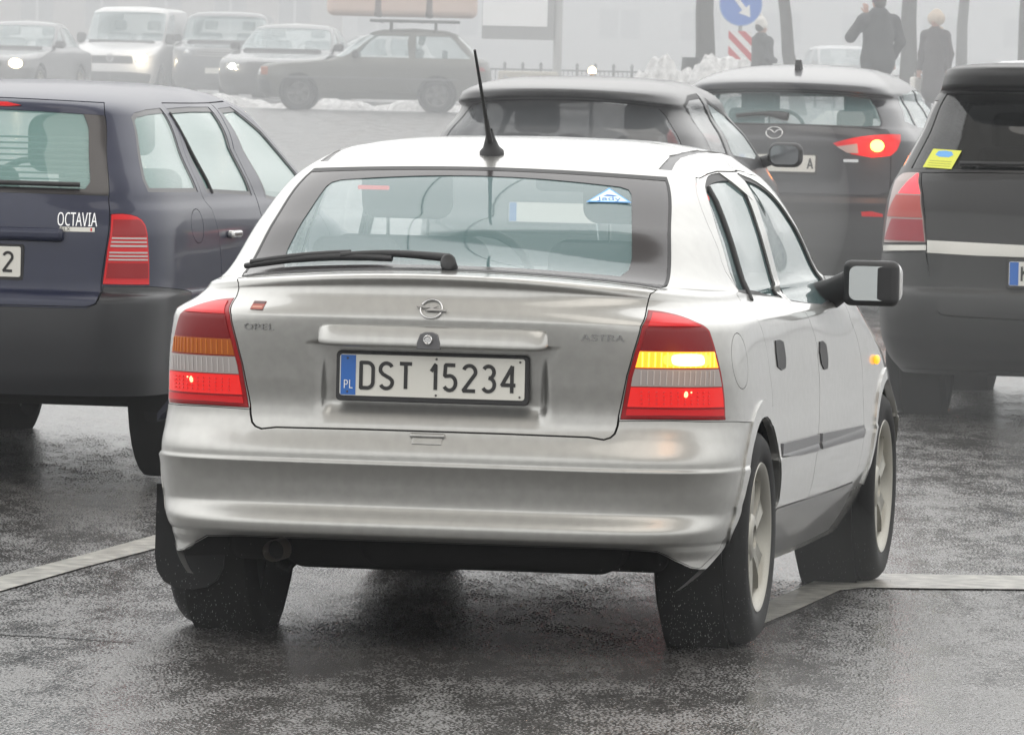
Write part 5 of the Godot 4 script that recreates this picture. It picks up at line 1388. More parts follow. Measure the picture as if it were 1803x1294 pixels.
	for s in [1.0, -1.0]:
		var bar := []
		for i in 7:
			var v := lerpf(1.37, 1.06, i / 6.0)
			var uu: float = skin.side_u(lerpf(-0.06, 0.06, i / 6.0), v) * s
			bar.append(skin.at(uu, v) + skin.normal(uu, v) * -0.002)
		obj("quarter_light_bar", tube(bar, [0.009], 6), M.black, made["rear_door" + ("" if s > 0 else "_left")])
	obj("mud_flap", slab(round_rect(0.20, 0.22, 0.02), 0.01), M.rubber, car, Vector3(0.76, 0.30, 0.34))
	obj("mud_flap", slab(round_rect(0.20, 0.22, 0.02), 0.01), M.rubber, car, Vector3(-0.76, 0.30, 0.34))
	# load cover with slats behind the rear glass
	for k in 9:
		obj("blind_slat", rounded_box(Vector3(1.05, 0.007, 0.03), 0.003), M.slat, car, Vector3(0, 1.085 + 0.022 * k, 0.74 - 0.011 * k))

func make_carrier() -> void:
	var car := node("black_people_carrier", self, Vector3(2.69, 0, -33.1), -0.15)
	tag(car, "black people carrier with yellow window sticker and bright strip, right edge", "car")
	var body := paint("black_paint", lin(0.007, 0.007, 0.0075), 0.1, 0.5, 0.25)
	var skin := CarSkin.new(carrier_rear, carrier_front, carrier_bow)
	var cuts := arches(carrier_outline)
	var defs := [
		["tailgate", "tailgate", body, 0.0, 0.004, false, [], true],
		["rear_window", "rear_window", M.glass_dark, -0.003, 0.002, false, [], true],
		["tail_lamp", "tail_lamp", M.smoke_lens, 0.003, 0.003, true, [], true],
		["lamp_base", "lamp_base", M.bright_trim, 0.003, 0.001, true, [], true],
		["bright_strip", "bright_strip", M.bright_trim, 0.006, 0.0, false, [], false],
		["quarter_window", "quarter_window", M.glass_dark, -0.004, 0.0, true, [], true],
		["rear_side_window", "side_window", M.glass_dark, -0.004, 0.0, true, [], true],
		["front_side_window", "side_window", M.glass_dark, -0.004, 0.0, true, [], true],
		["rear_bumper", "rear_bumper", body, 0.0, 0.003, false, [], true],
		["windscreen", "windscreen", M.glass_dark, -0.002, 0.0, true, [], true],
		["hood", "hood", body, 0.0, 0.003, true, [], true],
	]
	var made := parts_of(car, skin, carrier_outline, defs, 0.04, 0.018, body, cuts)
	shell(car, skin, cuts, 1.15, M.shell)
	var b := carrier_bands
	for s in [1.0, -1.0]:
		var lamp: Node = made["tail_lamp" + ("" if s > 0 else "_left")]
		var p := poly(carrier_outline.tail_lamp, s)
		for r in [[b[1], b[0], M.carrier_lit], [b[3], b[2], M.pink_lens], [b[5] + 0.01, b[4], M.pink_lens_dark]]:
			var x0: float = 0.545 if r[2] == M.carrier_lit else 0.60
			var strip := PackedVector2Array([Vector2(0.1 * s, r[0]), Vector2(x0 * s, r[0]), Vector2(x0 * s - 0.045 * s, r[1]), Vector2(0.1 * s, r[1])])
			for q in Geometry2D.intersect_polygons(inset(skin, p, 0.006), strip):
				obj("lamp_segment", piece(skin, q, [], 0.03, 0.02, 0.006, 0.005), r[2], lamp)
	var mk := carrier_marks
	var st := node("window_sticker", made.rear_window)
	st.transform = on_skin(skin, mk.sticker[0], mk.sticker[1], 0.002) * Transform3D(Basis(Vector3.BACK, -0.04), Vector3.ZERO)
	obj("sticker_sheet", slab(PackedVector2Array([Vector2(-0.085, -0.052), Vector2(0.068, -0.052), Vector2(0.086, 0.052), Vector2(-0.066, 0.052)]), 0.001), M.sticker_yellow, st)
	obj("sticker_print", slab(PackedVector2Array([Vector2(-0.045, 0.02), Vector2(-0.035, 0.042), Vector2(0.0, 0.046), Vector2(0.035, 0.042), Vector2(0.05, 0.025), Vector2(0.03, 0.010), Vector2(-0.02, 0.010)]), 0.0005), M.sticker_blue, st, Vector3(0.002, 0, 0.0008))
	for k in 3:
		obj("sticker_line", slab(PackedVector2Array([Vector2(-0.06, -0.003), Vector2(0.06, -0.003), Vector2(0.06, 0.0), Vector2(-0.06, 0.0)]), 0.0004), M.sticker_dull, st, Vector3(-0.004, -0.012 - 0.013 * k, 0.0008))
	plate(car, Transform3D(Basis(), Vector3(0.012, 0.705, 0.952)), Vector2(0.520, 0.112), "K", "", M.black)
	var path := []
	for i in 9:
		var f := i / 8.0
		path.append(skin.at(lerpf(0.02, -0.36, f), 1.205) + skin.normal(lerpf(0.02, -0.36, f), 1.205) * 0.02)
	obj("rear_wiper", tube(path, [0.018, 0.016, 0.013, 0.011, 0.010], 8), M.black, car)
	rolling(car, 0.775, 2.70, 0.318, 0.205, 0.21, M.alloy)
	cabin(car, 0.70, 0.45, 1.12, -0.2, 2.35)

func make_crossover() -> void:
	var car := node("grey_crossover", self, Vector3(1.93, 0, -47.5), -0.17)
	tag(car, "dark grey crossover with round winged emblem and lit orange indicator", "car")
	var body := paint("slate_paint", lin(0.022, 0.023, 0.028), 0.3, 0.4, 0.6)
	var skin := CarSkin.new(crossover_rear, crossover_front, crossover_bow)
	var cuts := arches(crossover_outline)
	var defs := [
		["tailgate", "tailgate", body, 0.0, 0.004, false, [], true],
		["rear_window", "rear_window", M.glass, -0.003, 0.002, false, [], true],
		["tail_lamp", "tail_lamp", M.red, 0.004, 0.002, true, [], true],
		["lamp_clear", "lamp_segment", M.clear, 0.008, 0.0, true, [], false],
		["reflector", "reflector", M.red, 0.004, 0.0, true, [], false],
		["quarter_window", "quarter_window", M.glass, -0.004, 0.0, true, [], true],
		["rear_side_window", "side_window", M.glass, -0.004, 0.0, true, [], true],
		["front_side_window", "side_window", M.glass, -0.004, 0.0, true, [], true],
		["rear_bumper", "rear_bumper", M.grey_plastic, 0.0, 0.003, false, [], true],
		["windscreen", "windscreen", M.glass, -0.002, 0.0, true, [], true],
		["hood", "hood", body, 0.0, 0.003, true, [], true],
	]
	var made := parts_of(car, skin, crossover_outline, defs, 0.04, 0.018, body, cuts)
	shell(car, skin, cuts, 1.24, M.shell)
	var mk := crossover_marks
	for s in [1.0, -1.0]:
		var lamp: Node = made["tail_lamp" + ("" if s > 0 else "_left")]
		on(lamp, "lamp_bulb", SphereMesh.new(), M.signal_hot if s > 0 else M.red_dark, on_skin(skin, mk.bulb[0] * s, mk.bulb[1], 0.008).scaled_local(Vector3(0.095, 0.082, 0.02)))
	small_light(car, skin.at(mk.bulb[0], mk.bulb[1]) + skin.normal(mk.bulb[0], mk.bulb[1]) * 0.12, Color(1.0, 0.5, 0.1), 0.06)
	var em := node("emblem", made.tailgate)
	em.transform = on_skin(skin, mk.emblem[0], mk.emblem[1], 0.004)
	var rp := []
	for i in 29:
		rp.append(Vector3(0.055 * cos(TAU * i / 28.0), 0.043 * sin(TAU * i / 28.0), 0))
	obj("emblem_ring", tube(rp, [0.005], 8, false), M.chrome, em)
	obj("emblem_wings", tube([Vector3(-0.05, 0.014, 0), Vector3(-0.03, 0.018, 0), Vector3(-0.012, 0.006, 0), Vector3(0, -0.008, 0), Vector3(0.012, 0.006, 0), Vector3(0.03, 0.018, 0), Vector3(0.05, 0.014, 0)], [0.004, 0.005, 0.006, 0.006, 0.006, 0.005, 0.004], 8), M.chrome, em, Vector3(0, 0.004, 0.002))
	on(made.tailgate, "badge", slab(round_rect(0.10, 0.020, 0.004), 0.004), M.chrome, on_skin(skin, mk.badge[0], mk.badge[1], 0.004))
	plate(car, Transform3D(Basis(), Vector3(-0.02, 1.005, 0.944)), Vector2(0.520, 0.112), "            A", "", M.black)
	var path := []
	for i in 9:
		var f := i / 8.0
		var u := lerpf(0.03, -0.24, f)
		path.append(skin.at(u, 1.30 + 0.018 * sin(f * PI)) + skin.normal(u, 1.30) * 0.025)
	obj("rear_wiper", tube(path, [0.03, 0.028, 0.024, 0.018, 0.014], 8), M.black, car)
	obj("roof_fin", slab(PackedVector2Array([Vector2(-0.09, -0.02), Vector2(0.07, -0.02), Vector2(0.055, 0.03), Vector2(0.03, 0.065), Vector2(0.005, 0.06), Vector2(-0.05, 0.02)]), 0.04), M.black, car, skin.at(mk.fin[0], mk.fin[1]) + Vector3(0.0, 0.0, 0)).rotation.y = -PI / 2
	obj("exhaust_pipe", tube([Vector3(0.56, 0.42, 0.93), Vector3(0.56, 0.42, 0.6)], [0.04], 16, false), M.chrome, car)
	rolling(car, 0.80, 2.70, 0.35, 0.225, 0.22, M.alloy)
	cabin(car, 0.72, 0.50, 1.2, -0.2, 2.2)

func make_grey_hatch() -> void:
	var car := node("grey_hatchback", self, Vector3(0.34, 0, -40.4), -0.19)
	tag(car, "dark grey hatchback with lipped roof spoiler, directly ahead of the silver car", "car")
	var body := paint("grey_paint", lin(0.030, 0.030, 0.032), 0.3, 0.42, 0.5)
	var skin := CarSkin.new(grey_rear, grey_front, grey_bow)
	var cuts := arches(grey_outline)
	var defs := [
		["tailgate", "tailgate", body, 0.0, 0.004, false, [], true],
		["rear_window", "rear_window", M.glass_smoke, -0.003, 0.002, false, [], true],
		["tail_lamp", "tail_lamp", M.tail_on, 0.003, 0.002, true, [], true],
		["rear_side_window", "side_window", M.glass_smoke, -0.004, 0.0, true, [], true],
		["front_side_window", "side_window", M.glass, -0.004, 0.0, true, [], true],
		["rear_bumper", "rear_bumper", body, 0.0, 0.003, false, [], true],
		["windscreen", "windscreen", M.glass, -0.002, 0.0, true, [], true],
		["hood", "hood", body, 0.0, 0.003, true, [], true],
	]
	parts_of(car, skin, grey_outline, defs, 0.04, 0.018, body, cuts)
	for s in [1.0, -1.0]:
		for k in ["rear_side_window", "front_side_window"]:
			var q := poly(grey_outline[k], s)
			obj("window_seal", piece(skin, q, [inset(skin, q, 0.02)], 0.05, 0.04, -0.001, 0.008), M.black, car)
	shell(car, skin, cuts, 1.07, M.shell)
	for s in [1.0, -1.0]:
		var mr := node("door_mirror", car, Vector3(0.93 * s, 1.115, -1.75))
		obj("mirror_foot", tube([Vector3(-0.14 * s, -0.06, -0.05), Vector3(-0.05 * s, -0.03, -0.02)], [0.04, 0.035], 10), M.black, mr)
		obj("mirror_housing", rounded_box(Vector3(0.21, 0.15, 0.12), 0.055, 4), M.black, mr, Vector3(0.04 * s, 0, -0.04))
		obj("mirror_glass", slab(round_rect(0.17, 0.115, 0.04), 0.004), M.mirror_dim, mr, Vector3(0.04 * s, 0, 0.0235))
	plate(car, Transform3D(Basis(), Vector3(0, 0.78, 0.645)), Vector2(0.520, 0.112), "", "", M.black)
	rolling(car, 0.74, 2.5, 0.30, 0.195, 0.20, M.alloy)
	cabin(car, 0.66, 0.42, 1.06, -0.15, 2.05)
# ---------------------------------------------------------------- details of the silver car
func plate(parent: Node, at: Transform3D, size: Vector2, code: String, band: String, frame: Material) -> Node3D:
	var p := node("number_plate", parent)
	p.transform = at
	obj("plate_frame", slab(round_rect(size.x + 0.022, size.y + 0.024, 0.012), 0.016, 0.003), frame, p, Vector3(0, -0.003, 0.004))
	obj("plate_sheet", slab(round_rect(size.x, size.y, 0.008), 0.004), M.plate, p, Vector3(0, 0, 0.007))
	obj("plate_band", slab(PackedVector2Array([Vector2(-0.021, -size.y / 2 + 0.002), Vector2(0.021, -size.y / 2 + 0.002), Vector2(0.021, size.y / 2 - 0.002), Vector2(-0.021, size.y / 2 - 0.002)]), 0.003), M.plate_blue, p, Vector3(-size.x / 2 + 0.024, 0, 0.0085))
	if band != "":
		text("country_code", band, 0.026, M.white, p, Vector3(-size.x / 2 + 0.024, -0.026, 0.0095), Vector3(1.0, 1.25, 1), 0.001, "Droid Sans")
	var widths := code.length()
	var x := -size.x / 2 + 0.050
	for c in code:
		var w := 0.0545
		if c == " ":
			x += 0.034
			continue
		if c == "1":
			w = 0.036
		glyph(c, Vector3(x + w / 2, 0, 0.0086), Vector2(w - 0.010, 0.080 * size.y / 0.114), p)
		x += w
	return p

func glyph(c: String, at: Vector3, size: Vector2, parent: Node) -> void:
	# plate lettering: strokes of even width
	var k := 0.0052
	var w := size.x / 2 - k
	var h := size.y / 2 - k
	var arcs := func(cx: float, cy: float, rx: float, ry: float, a0: float, a1: float) -> Array:
		var o := []
		for i in 13:
			var a := deg_to_rad(lerpf(a0, a1, i / 12.0))
			o.append(Vector2(cx + rx * cos(a), cy + ry * sin(a)))
		return o
	var strokes := []
	match c:
		"D":
			strokes = [[Vector2(-w, -h), Vector2(-w, h), Vector2(0, h)] + arcs.call(0, h - w, w, w, 90, 0) + arcs.call(0, -h + w, w, w, 0, -90) + [Vector2(-w, -h)]]
		"S":
			strokes = [arcs.call(0, h * 0.5, w, h * 0.5, 25, 200) + [Vector2(-w * 0.55, 0.004), Vector2(w * 0.55, -0.006)] + arcs.call(0, -h * 0.52, w, h * 0.48, 20, -155)]
		"T":
			strokes = [[Vector2(-w, h), Vector2(w, h)], [Vector2(0, h), Vector2(0, -h)]]
		"1":
			strokes = [[Vector2(-w, h * 0.45), Vector2(w * 0.6, h), Vector2(w * 0.6, -h)]]
		"5":
			strokes = [[Vector2(w * 0.85, h), Vector2(-w * 0.75, h), Vector2(-w * 0.85, h * 0.12)] + arcs.call(-w * 0.05, -h * 0.42, w, h * 0.58, 110, -150)]
		"2":
			strokes = [arcs.call(0, h * 0.5, w, h * 0.5, 160, -20) + [Vector2(-w, -h), Vector2(w, -h)]]
		"3":
			strokes = [arcs.call(-w * 0.05, h * 0.52, w * 0.9, h * 0.48, 150, -80), arcs.call(-w * 0.05, -h * 0.46, w, h * 0.54, 90, -150)]
		"4":
			strokes = [[Vector2(w * 0.62, -h), Vector2(w * 0.62, h), Vector2(-w, -h * 0.45), Vector2(w * 1.05, -h * 0.45)]]
		"A":
			strokes = [[Vector2(-w, -h), Vector2(0, h), Vector2(w, -h)], [Vector2(-w * 0.6, -h * 0.35), Vector2(w * 0.6, -h * 0.35)]]
		"K":
			strokes = [[Vector2(-w, -h), Vector2(-w, h)], [Vector2(w, h), Vector2(-w, -h * 0.1)], [Vector2(-w * 0.3, h * 0.2), Vector2(w, -h)]]
		_:
			text("plate_letter", c, size.y * 1.3, M.ink, parent, at)
			return
	var joined: Array[PackedVector2Array] = []
	for s in strokes:
		var q := scaled(PackedVector2Array(s), 100.0)
		for r in Geometry2D.offset_polyline(q, k * 100.0, Geometry2D.JOIN_ROUND, Geometry2D.END_BUTT):
			if not Geometry2D.is_polygon_clockwise(r):
				joined.append(scaled(r, 0.01))
	var t := Tri.new()
	var z := 0.0
	for s in joined:
		var ix := Geometry2D.triangulate_polygon(s)
		if ix.is_empty() and c == "D":
			pass
		for i in ix.size() / 3:
			t.add(Vector3(s[ix[i * 3]].x, s[ix[i * 3]].y, z), Vector3(s[ix[i * 3 + 1]].x, s[ix[i * 3 + 1]].y, z), Vector3(s[ix[i * 3 + 2]].x, s[ix[i * 3 + 2]].y, z), Vector3.BACK, Vector3.BACK, Vector3.BACK)
		z += 0.0002
	if c == "D" or c == "4":
		# closed loops: one quad for each stroke segment
		t = Tri.new()
		z = 0.0
		for s in strokes:
			for i in s.size() - 1:
				var d: Vector2 = (s[i + 1] - s[i]).normalized()
				var n := Vector2(-d.y, d.x) * k
				var a: Vector2 = s[i] - d * k * 0.5
				var b: Vector2 = s[i + 1] + d * k * 0.5
				t.quad(Vector3(a.x + n.x, a.y + n.y, z), Vector3(b.x + n.x, b.y + n.y, z), Vector3(b.x - n.x, b.y - n.y, z), Vector3(a.x - n.x, a.y - n.y, z), Vector3.BACK)
				z += 0.00002
	obj("plate_letter", t.mesh(), M.ink, parent, at)

func seat(parent: Node, at: Vector3, m: Material, high := 1.0) -> void:
	var s := node("seat", parent, at)
	obj("seat_cushion", rounded_box(Vector3(0.5, 0.16, 0.5), 0.06), m, s, Vector3(0, 0.08, 0))
	var b := obj("seat_back", rounded_box(Vector3(0.48, 0.6 * high, 0.14), 0.06), m, s, Vector3(0, 0.16 + 0.3 * high, 0.28))
	b.rotation_degrees.x = 14
	var h := obj("headrest", rounded_box(Vector3(0.27, 0.19, 0.10), 0.045), m, s, Vector3(0, 0.30 + 0.6 * high, 0.37))
	h.rotation_degrees.x = 10
	for k in [-0.06, 0.06]:
		obj("headrest_post", tube([Vector3(k, 0.10 + 0.6 * high, 0.34), Vector3(k, 0.28 + 0.6 * high, 0.36)], [0.006], 6), M.chrome, s)

func cabin(car: Node, wide: float, floor_y: float, belt: float, s_rear: float, s_front: float) -> void:
	# seats, dashboard and steering wheel of a car whose cabin runs from s_rear to s_front
	for x in [-wide * 0.5, wide * 0.5]:
		seat(car, Vector3(x, floor_y, -(s_front - 1.15)), M.seat)
	var bench := node("rear_bench", car, Vector3(0, floor_y, -(s_rear + 0.62)))
	obj("bench_cushion", rounded_box(Vector3(wide * 1.75, 0.16, 0.46), 0.06), M.seat, bench, Vector3(0, 0.08, 0))
	var bb := obj("bench_back", rounded_box(Vector3(wide * 1.75, belt - floor_y - 0.08, 0.14), 0.06), M.seat, bench, Vector3(0, 0.05 + (belt - floor_y) / 2, 0.27))
	bb.rotation_degrees.x = 12
	for x in [-wide * 0.52, wide * 0.52]:
		obj("headrest", rounded_box(Vector3(0.25, 0.15, 0.09), 0.04), M.seat, bench, Vector3(x, belt - floor_y + 0.09, 0.33))
	obj("dashboard", rounded_box(Vector3(wide * 2.0, 0.26, 0.42), 0.08), M.dash, car, Vector3(0, belt - 0.10, -(s_front - 0.12)))
	var sw := obj("steering_wheel", tube(ring_path(0.18, 20), [0.014], 8, false), M.dash, car, Vector3(-wide * 0.5, belt - 0.02, -(s_front - 0.47)))
	sw.rotation_degrees.x = -25

func ring_path(r: float, n: int) -> Array:
	var p := []
	for i in n + 1:
		p.append(Vector3(r * cos(TAU * i / n), r * sin(TAU * i / n), 0))
	return p

func small_light(parent: Node, at: Vector3, c: Color, energy: float) -> void:
	var l := OmniLight3D.new()
	l.name = "lamp_light"
	l.light_color = c
	l.light_energy = energy
	l.light_size = 0.05
	l.omni_range = 12.0
	l.omni_attenuation = 2.0
	l.shadow_enabled = true
	l.position = at
	parent.add_child(l, true)

func on(parent: Node, called: String, mesh: Mesh, m: Material, at: Transform3D) -> MeshInstance3D:
	var o := obj(called, mesh, m, parent)
	o.transform = at
	return o

func astra_details(car: Node3D, skin: CarSkin, made: Dictionary) -> void:
	var mk := astra_marks
	var tg: Node = made.tailgate
	# number plate and grab bar
	plate(car, Transform3D(Basis(Vector3.RIGHT, 0.0), Vector3(-0.003, 0.757, 0.612)), Vector2(0.520, 0.114), "DST 15234", "PL", M.black)
	for q in [Vector2(-0.238, 0.046), Vector2(-0.238, -0.046), Vector2(0.012, 0.050), Vector2(0.012, -0.050), Vector2(0.247, 0.048), Vector2(0.247, -0.048)]:
		obj("plate_screw", lathe([0.0032, 0.0, 0.0026, 0.002, 0.0005, 0.003], 10, Vector3.BACK), M.sill, car, Vector3(q.x - 0.003, q.y + 0.757, 0.6205))
	var bar := node("grab_bar", tg, Vector3(0, 0.868, 0.657))
	var bm := Tri.new()
	# a bar bowed with the tailgate, round in section
	var nn := 40
	var sec := [Vector2(0.031, -0.020), Vector2(0.0295, -0.008), Vector2(0.022, 0.0), Vector2(0.006, 0.0085), Vector2(-0.012, 0.0155), Vector2(-0.023, 0.0175), Vector2(-0.0295, 0.014), Vector2(-0.031, 0.004), Vector2(-0.031, -0.020)]
	for i in nn:
		for k in sec.size() - 1:
			var c := []
			for e in [[0, 0], [1, 0], [1, 1], [0, 1]]:
				var f: float = sin(((i + e[0]) / float(nn) * 2.0 - 1.0) * PI / 2)
				var endf := sqrt(maxf(0.0, 1.0 - pow(absf(f), 22.0)))
				var q: Vector2 = sec[k + e[1]]
				var x := f * 0.323
				var dn: Vector2 = (sec[mini(k + e[1] + 1, sec.size() - 1)] - sec[maxi(k + e[1] - 1, 0)]).normalized()
				c.append([Vector3(x, q.x * (0.55 + 0.45 * endf), lerpf(-0.020, q.y, endf) - 0.05 * x * x), Vector3(pow(f, 21.0) * 1.2, dn.y, -dn.x).normalized()])
			bm.add(c[0][0], c[1][0], c[2][0], c[0][1], c[1][1], c[2][1])
			bm.add(c[0][0], c[2][0], c[3][0], c[0][1], c[2][1], c[3][1])
	obj("bar", bm.mesh(), M.silver, bar)
	obj("lock_surround", slab(PackedVector2Array([Vector2(-0.033, -0.030), Vector2(0.033, -0.030), Vector2(0.033, -0.012), Vector2(0.024, 0.012), Vector2(0.010, 0.018), Vector2(-0.010, 0.018), Vector2(-0.024, 0.012), Vector2(-0.033, -0.012)]), 0.02, 0.002), M.trim, bar, Vector3(-0.004, -0.003, 0.0185))
	obj("lock", lathe([0.014, 0.0, 0.014, 0.006, 0.011, 0.009, 0.009, 0.008, 0.008, 0.004, 0.001, 0.004], 20, Vector3.BACK), M.chrome, bar, Vector3(-0.005, -0.006, 0.0190))
	# emblem: ring and lightning bolt
	var et := on_skin(skin, mk.emblem[0], mk.emblem[1], 0.002)
	var em := node("emblem", tg)
	em.transform = et
	obj("emblem_ring", tube(ring_path(0.0305, 28), [0.0028], 8, false), M.chrome, em, Vector3(0, 0, 0.002))
	obj("emblem_bolt", slab(PackedVector2Array([Vector2(-0.043, 0.0065), Vector2(0.020, 0.0075), Vector2(0.006, -0.0005), Vector2(0.043, -0.0045), Vector2(0.041, -0.009), Vector2(-0.018, -0.0085), Vector2(-0.003, 0.001), Vector2(-0.041, 0.0025)]), 0.004, 0.0005), M.chrome, em, Vector3(0, 0, 0.006))
	for w in [["word_left", "OPEL", 0.0235, 1.75], ["word_right", "ASTRA", 0.0245, 1.85]]:
		var t := on_skin(skin, mk[w[0]][0], mk[w[0]][1], 0.0015)
		var o := text("badge", w[1], w[2], M.badge, tg, Vector3.ZERO, Vector3.ONE, 0.008)
		o.transform = t * Transform3D(Basis.from_scale(Vector3(w[3] * 0.93, 1.0, 1.0)), Vector3.ZERO)
	var st := on_skin(skin, mk.sticker[0], mk.sticker[1], 0.0012)
	var sk := node("sticker", tg)
	sk.transform = st
	obj("sticker_sheet", slab(round_rect(0.038, 0.036, 0.002), 0.001), M.sticker_red, sk)
	obj("sticker_print", slab(PackedVector2Array([Vector2(-0.018, 0.006), Vector2(0.018, 0.006), Vector2(0.018, 0.017), Vector2(-0.018, 0.017)]), 0.0005), M.sticker_dark, sk, Vector3(0, 0, 0.0006))
	obj("sticker_print", slab(PackedVector2Array([Vector2(-0.015, -0.012), Vector2(0.015, -0.012), Vector2(0.015, -0.004), Vector2(-0.015, -0.004)]), 0.0005), M.sticker_pale, sk, Vector3(0, 0, 0.0006))
	var gs := on_skin(skin, mk.glass_sticker[0], mk.glass_sticker[1], 0.001)
	var gk := node("window_sticker", made.rear_window)
	gk.transform = gs
	obj("sticker_edge", slab(PackedVector2Array([Vector2(-0.062, -0.030), Vector2(0.066, -0.030), Vector2(0.008, 0.052)]), 0.001), M.sticker_blue, gk)
	obj("sticker_sheet", slab(PackedVector2Array([Vector2(-0.052, -0.025), Vector2(0.056, -0.025), Vector2(0.008, 0.042)]), 0.0005), M.sticker_ice, gk, Vector3(0, 0, 0.0006))
	obj("sticker_print", slab(PackedVector2Array([Vector2(-0.012, 0.004), Vector2(0.0, 0.012), Vector2(0.014, 0.010), Vector2(0.030, 0.003), Vector2(0.014, 0.001)]), 0.0004), M.plate_blue, gk, Vector3(0, 0, 0.0011))
	text("sticker_word", "Jady", 0.026, M.plate_blue, gk, Vector3(0.004, -0.012, 0.001), Vector3(1.3, 1, 1), 0.0004)
	# bumper pull
	var tt := on_skin(skin, mk.tow[0], mk.tow[1], 0.0)
	var tow := node("tow_cover", made.rear_bumper)
	tow.transform = tt
	obj("cover_lip", rounded_box(Vector3(0.10, 0.014, 0.016), 0.006), M.silver_plastic, tow, Vector3(0, 0.010, 0.002))
	obj("cover_face", rounded_box(Vector3(0.085, 0.022, 0.006), 0.003), M.silver_plastic, tow, Vector3(0, -0.006, 0.0))
	# wiper
	var wp := node("rear_wiper", car)
	var hub := skin.at(0.004, 1.066) + skin.normal(0.004, 1.066) * 0.028
	var tip := skin.at(-0.475, 1.080) + skin.normal(-0.475, 1.080) * 0.015
	var path := []
	var rad := []
	for i in 13:
		var f := i / 12.0
		var u := lerpf(0.004, -0.26, f)
		var v := 1.066 + 0.022 * sin(f * PI * 0.62)
		path.append(skin.at(u, v) + skin.normal(u, v) * lerpf(0.030, 0.022, f))
		rad.append(lerpf(0.013, 0.008, f))
	obj("wiper_arm", tube(path, rad, 10), M.black, wp)
	path = []
	for i in 13:
		var f := i / 12.0
		var u := lerpf(-0.14, -0.478, f)
		var v := 1.079 + 0.012 * sin(f * PI) - 0.006 * f
		path.append(skin.at(u, v) + skin.normal(u, v) * 0.016)
	obj("wiper_blade", tube(path, [0.009, 0.010, 0.010, 0.011, 0.011, 0.011, 0.011, 0.011, 0.010, 0.010, 0.010, 0.009, 0.008], 8), M.black, wp)
	path = []
	for i in 9:
		var f := i / 8.0
		var u := lerpf(-0.24, -0.46, f)
		var v := 1.092 - 0.016 * f * f
		path.append(skin.at(u, v) + skin.normal(u, v) * 0.024)
	obj("wiper_bridge", tube(path, [0.008], 8), M.black, wp)
	obj("wiper_hub", lathe([0.026, -0.03, 0.026, 0.012, 0.018, 0.02, 0.001, 0.021], 20, Vector3(0, 0.5, 0.86)), M.black, wp, skin.at(0.006, 1.062) + Vector3(0, 0.012, 0.006))
	# aerial
	var a0 := skin.at(mk.antenna[0], mk.antenna[1])
	var an := node("aerial", car, a0)
	obj("aerial_foot", lathe([0.036, -0.01, 0.035, 0.008, 0.024, 0.02, 0.014, 0.05, 0.010, 0.075], 24, Vector3(-0.05, 0.92, 0.36).normalized()), M.black, an)
	var dir := (Vector3(-0.012, 1.697, 0.10) - a0).normalized()
	var whip := []
	var wr := []
	for i in 60:
		whip.append(dir * (0.06 + 0.0058 * i * 0.985))
		wr.append(lerpf(0.0062, 0.0036, i / 59.0) * (1.0 + 0.18 * (i % 2)))
	obj("aerial_whip", tube(whip, wr, 8), M.black, an)
	obj("aerial_sleeve", tube([dir * 0.05, dir * 0.13], [0.010, 0.007], 10), M.black, an)
	# door mirrors
	for s in [1.0, -1.0]:
		var mr := node("door_mirror", car, Vector3(0.885 * s, 0.985, -1.50))
		obj("mirror_foot", tube([Vector3(-0.13 * s, -0.055, -0.07), Vector3(-0.08 * s, -0.03, -0.045), Vector3(-0.03 * s, 0, -0.03)], [0.055, 0.045, 0.040], 12), M.black, mr)
		var hs := obj("mirror_housing", rounded_box(Vector3(0.168, 0.135, 0.12), 0.040, 5), M.silver, mr, Vector3(0.04 * s, 0.0, -0.05))
		var fr := obj("mirror_frame", rounded_box(Vector3(0.171, 0.138, 0.05), 0.024, 4), M.black, mr, Vector3(0.037 * s, 0.0, -0.005))
		obj("mirror_glass", slab(round_rect(0.128, 0.104, 0.022), 0.004), M.mirror, mr, Vector3(0.037 * s, 0.0, 0.0215)).rotation_degrees.y = 4.0 * s
	# tail lamp bulbs and signal
	for s in [1.0, -1.0]:
		var lamp: Node = made["tail_lamp" + ("" if s > 0 else "_left")]
		for r in 4:
			for c in 11:
				var u: float = (0.398 + 0.0122 * c) * s
				var v: float = 0.703 + 0.0105 * r
				on(lamp, "lens_bead", bead, M.red_bulb if (c == 6 and r == 2) or (c == 7 and r == 3) else M.red_bead, on_skin(skin, u, v, 0.0045))
		var hot := on_skin(skin, 0.473 * s, 0.729, 0.006)
		on(lamp, "lamp_bulb", SphereMesh.new(), M.red_bulb, hot.scaled_local(Vector3(0.012, 0.018, 0.008)))
		for c in 14:
			var u2: float = (0.398 + 0.0105 * c) * s
			on(lamp, "lens_rib", rib, M.clear_rib, on_skin(skin, u2, 0.773, 0.0045))
			on(lamp, "lens_rib", rib, M.amber_rib if s < 0 else M.amber_ribs_lit, on_skin(skin, u2 + 0.004 * s, 0.823, 0.0045))
	var sig: Node = made.tail_lamp
	for q in [[0.046, 0.0178, 0.0062, M.amber_mid], [0.032, 0.0170, 0.0072, M.amber_hot]]:
		var ring := []
		for i in 20:
			var a := TAU * i / 20.0
			ring.append_array([0.482 + q[0] * signf(cos(a)) * pow(absf(cos(a)), 0.6), 0.8235 + q[1] * signf(sin(a)) * pow(absf(sin(a)), 0.5)])
		obj("lamp_filament_glow", piece(skin, poly(ring), [], 0.02, 0.012, q[2], 0.001), q[3], sig)
	small_light(car, skin.at(0.47, 0.823) + skin.normal(0.47, 0.823) * 0.12, Color(1.0, 0.62, 0.15), 0.004)
	# side repeater
	var sr := on_skin(skin, skin.side_u(2.33, 0.72), 0.72, 0.006)
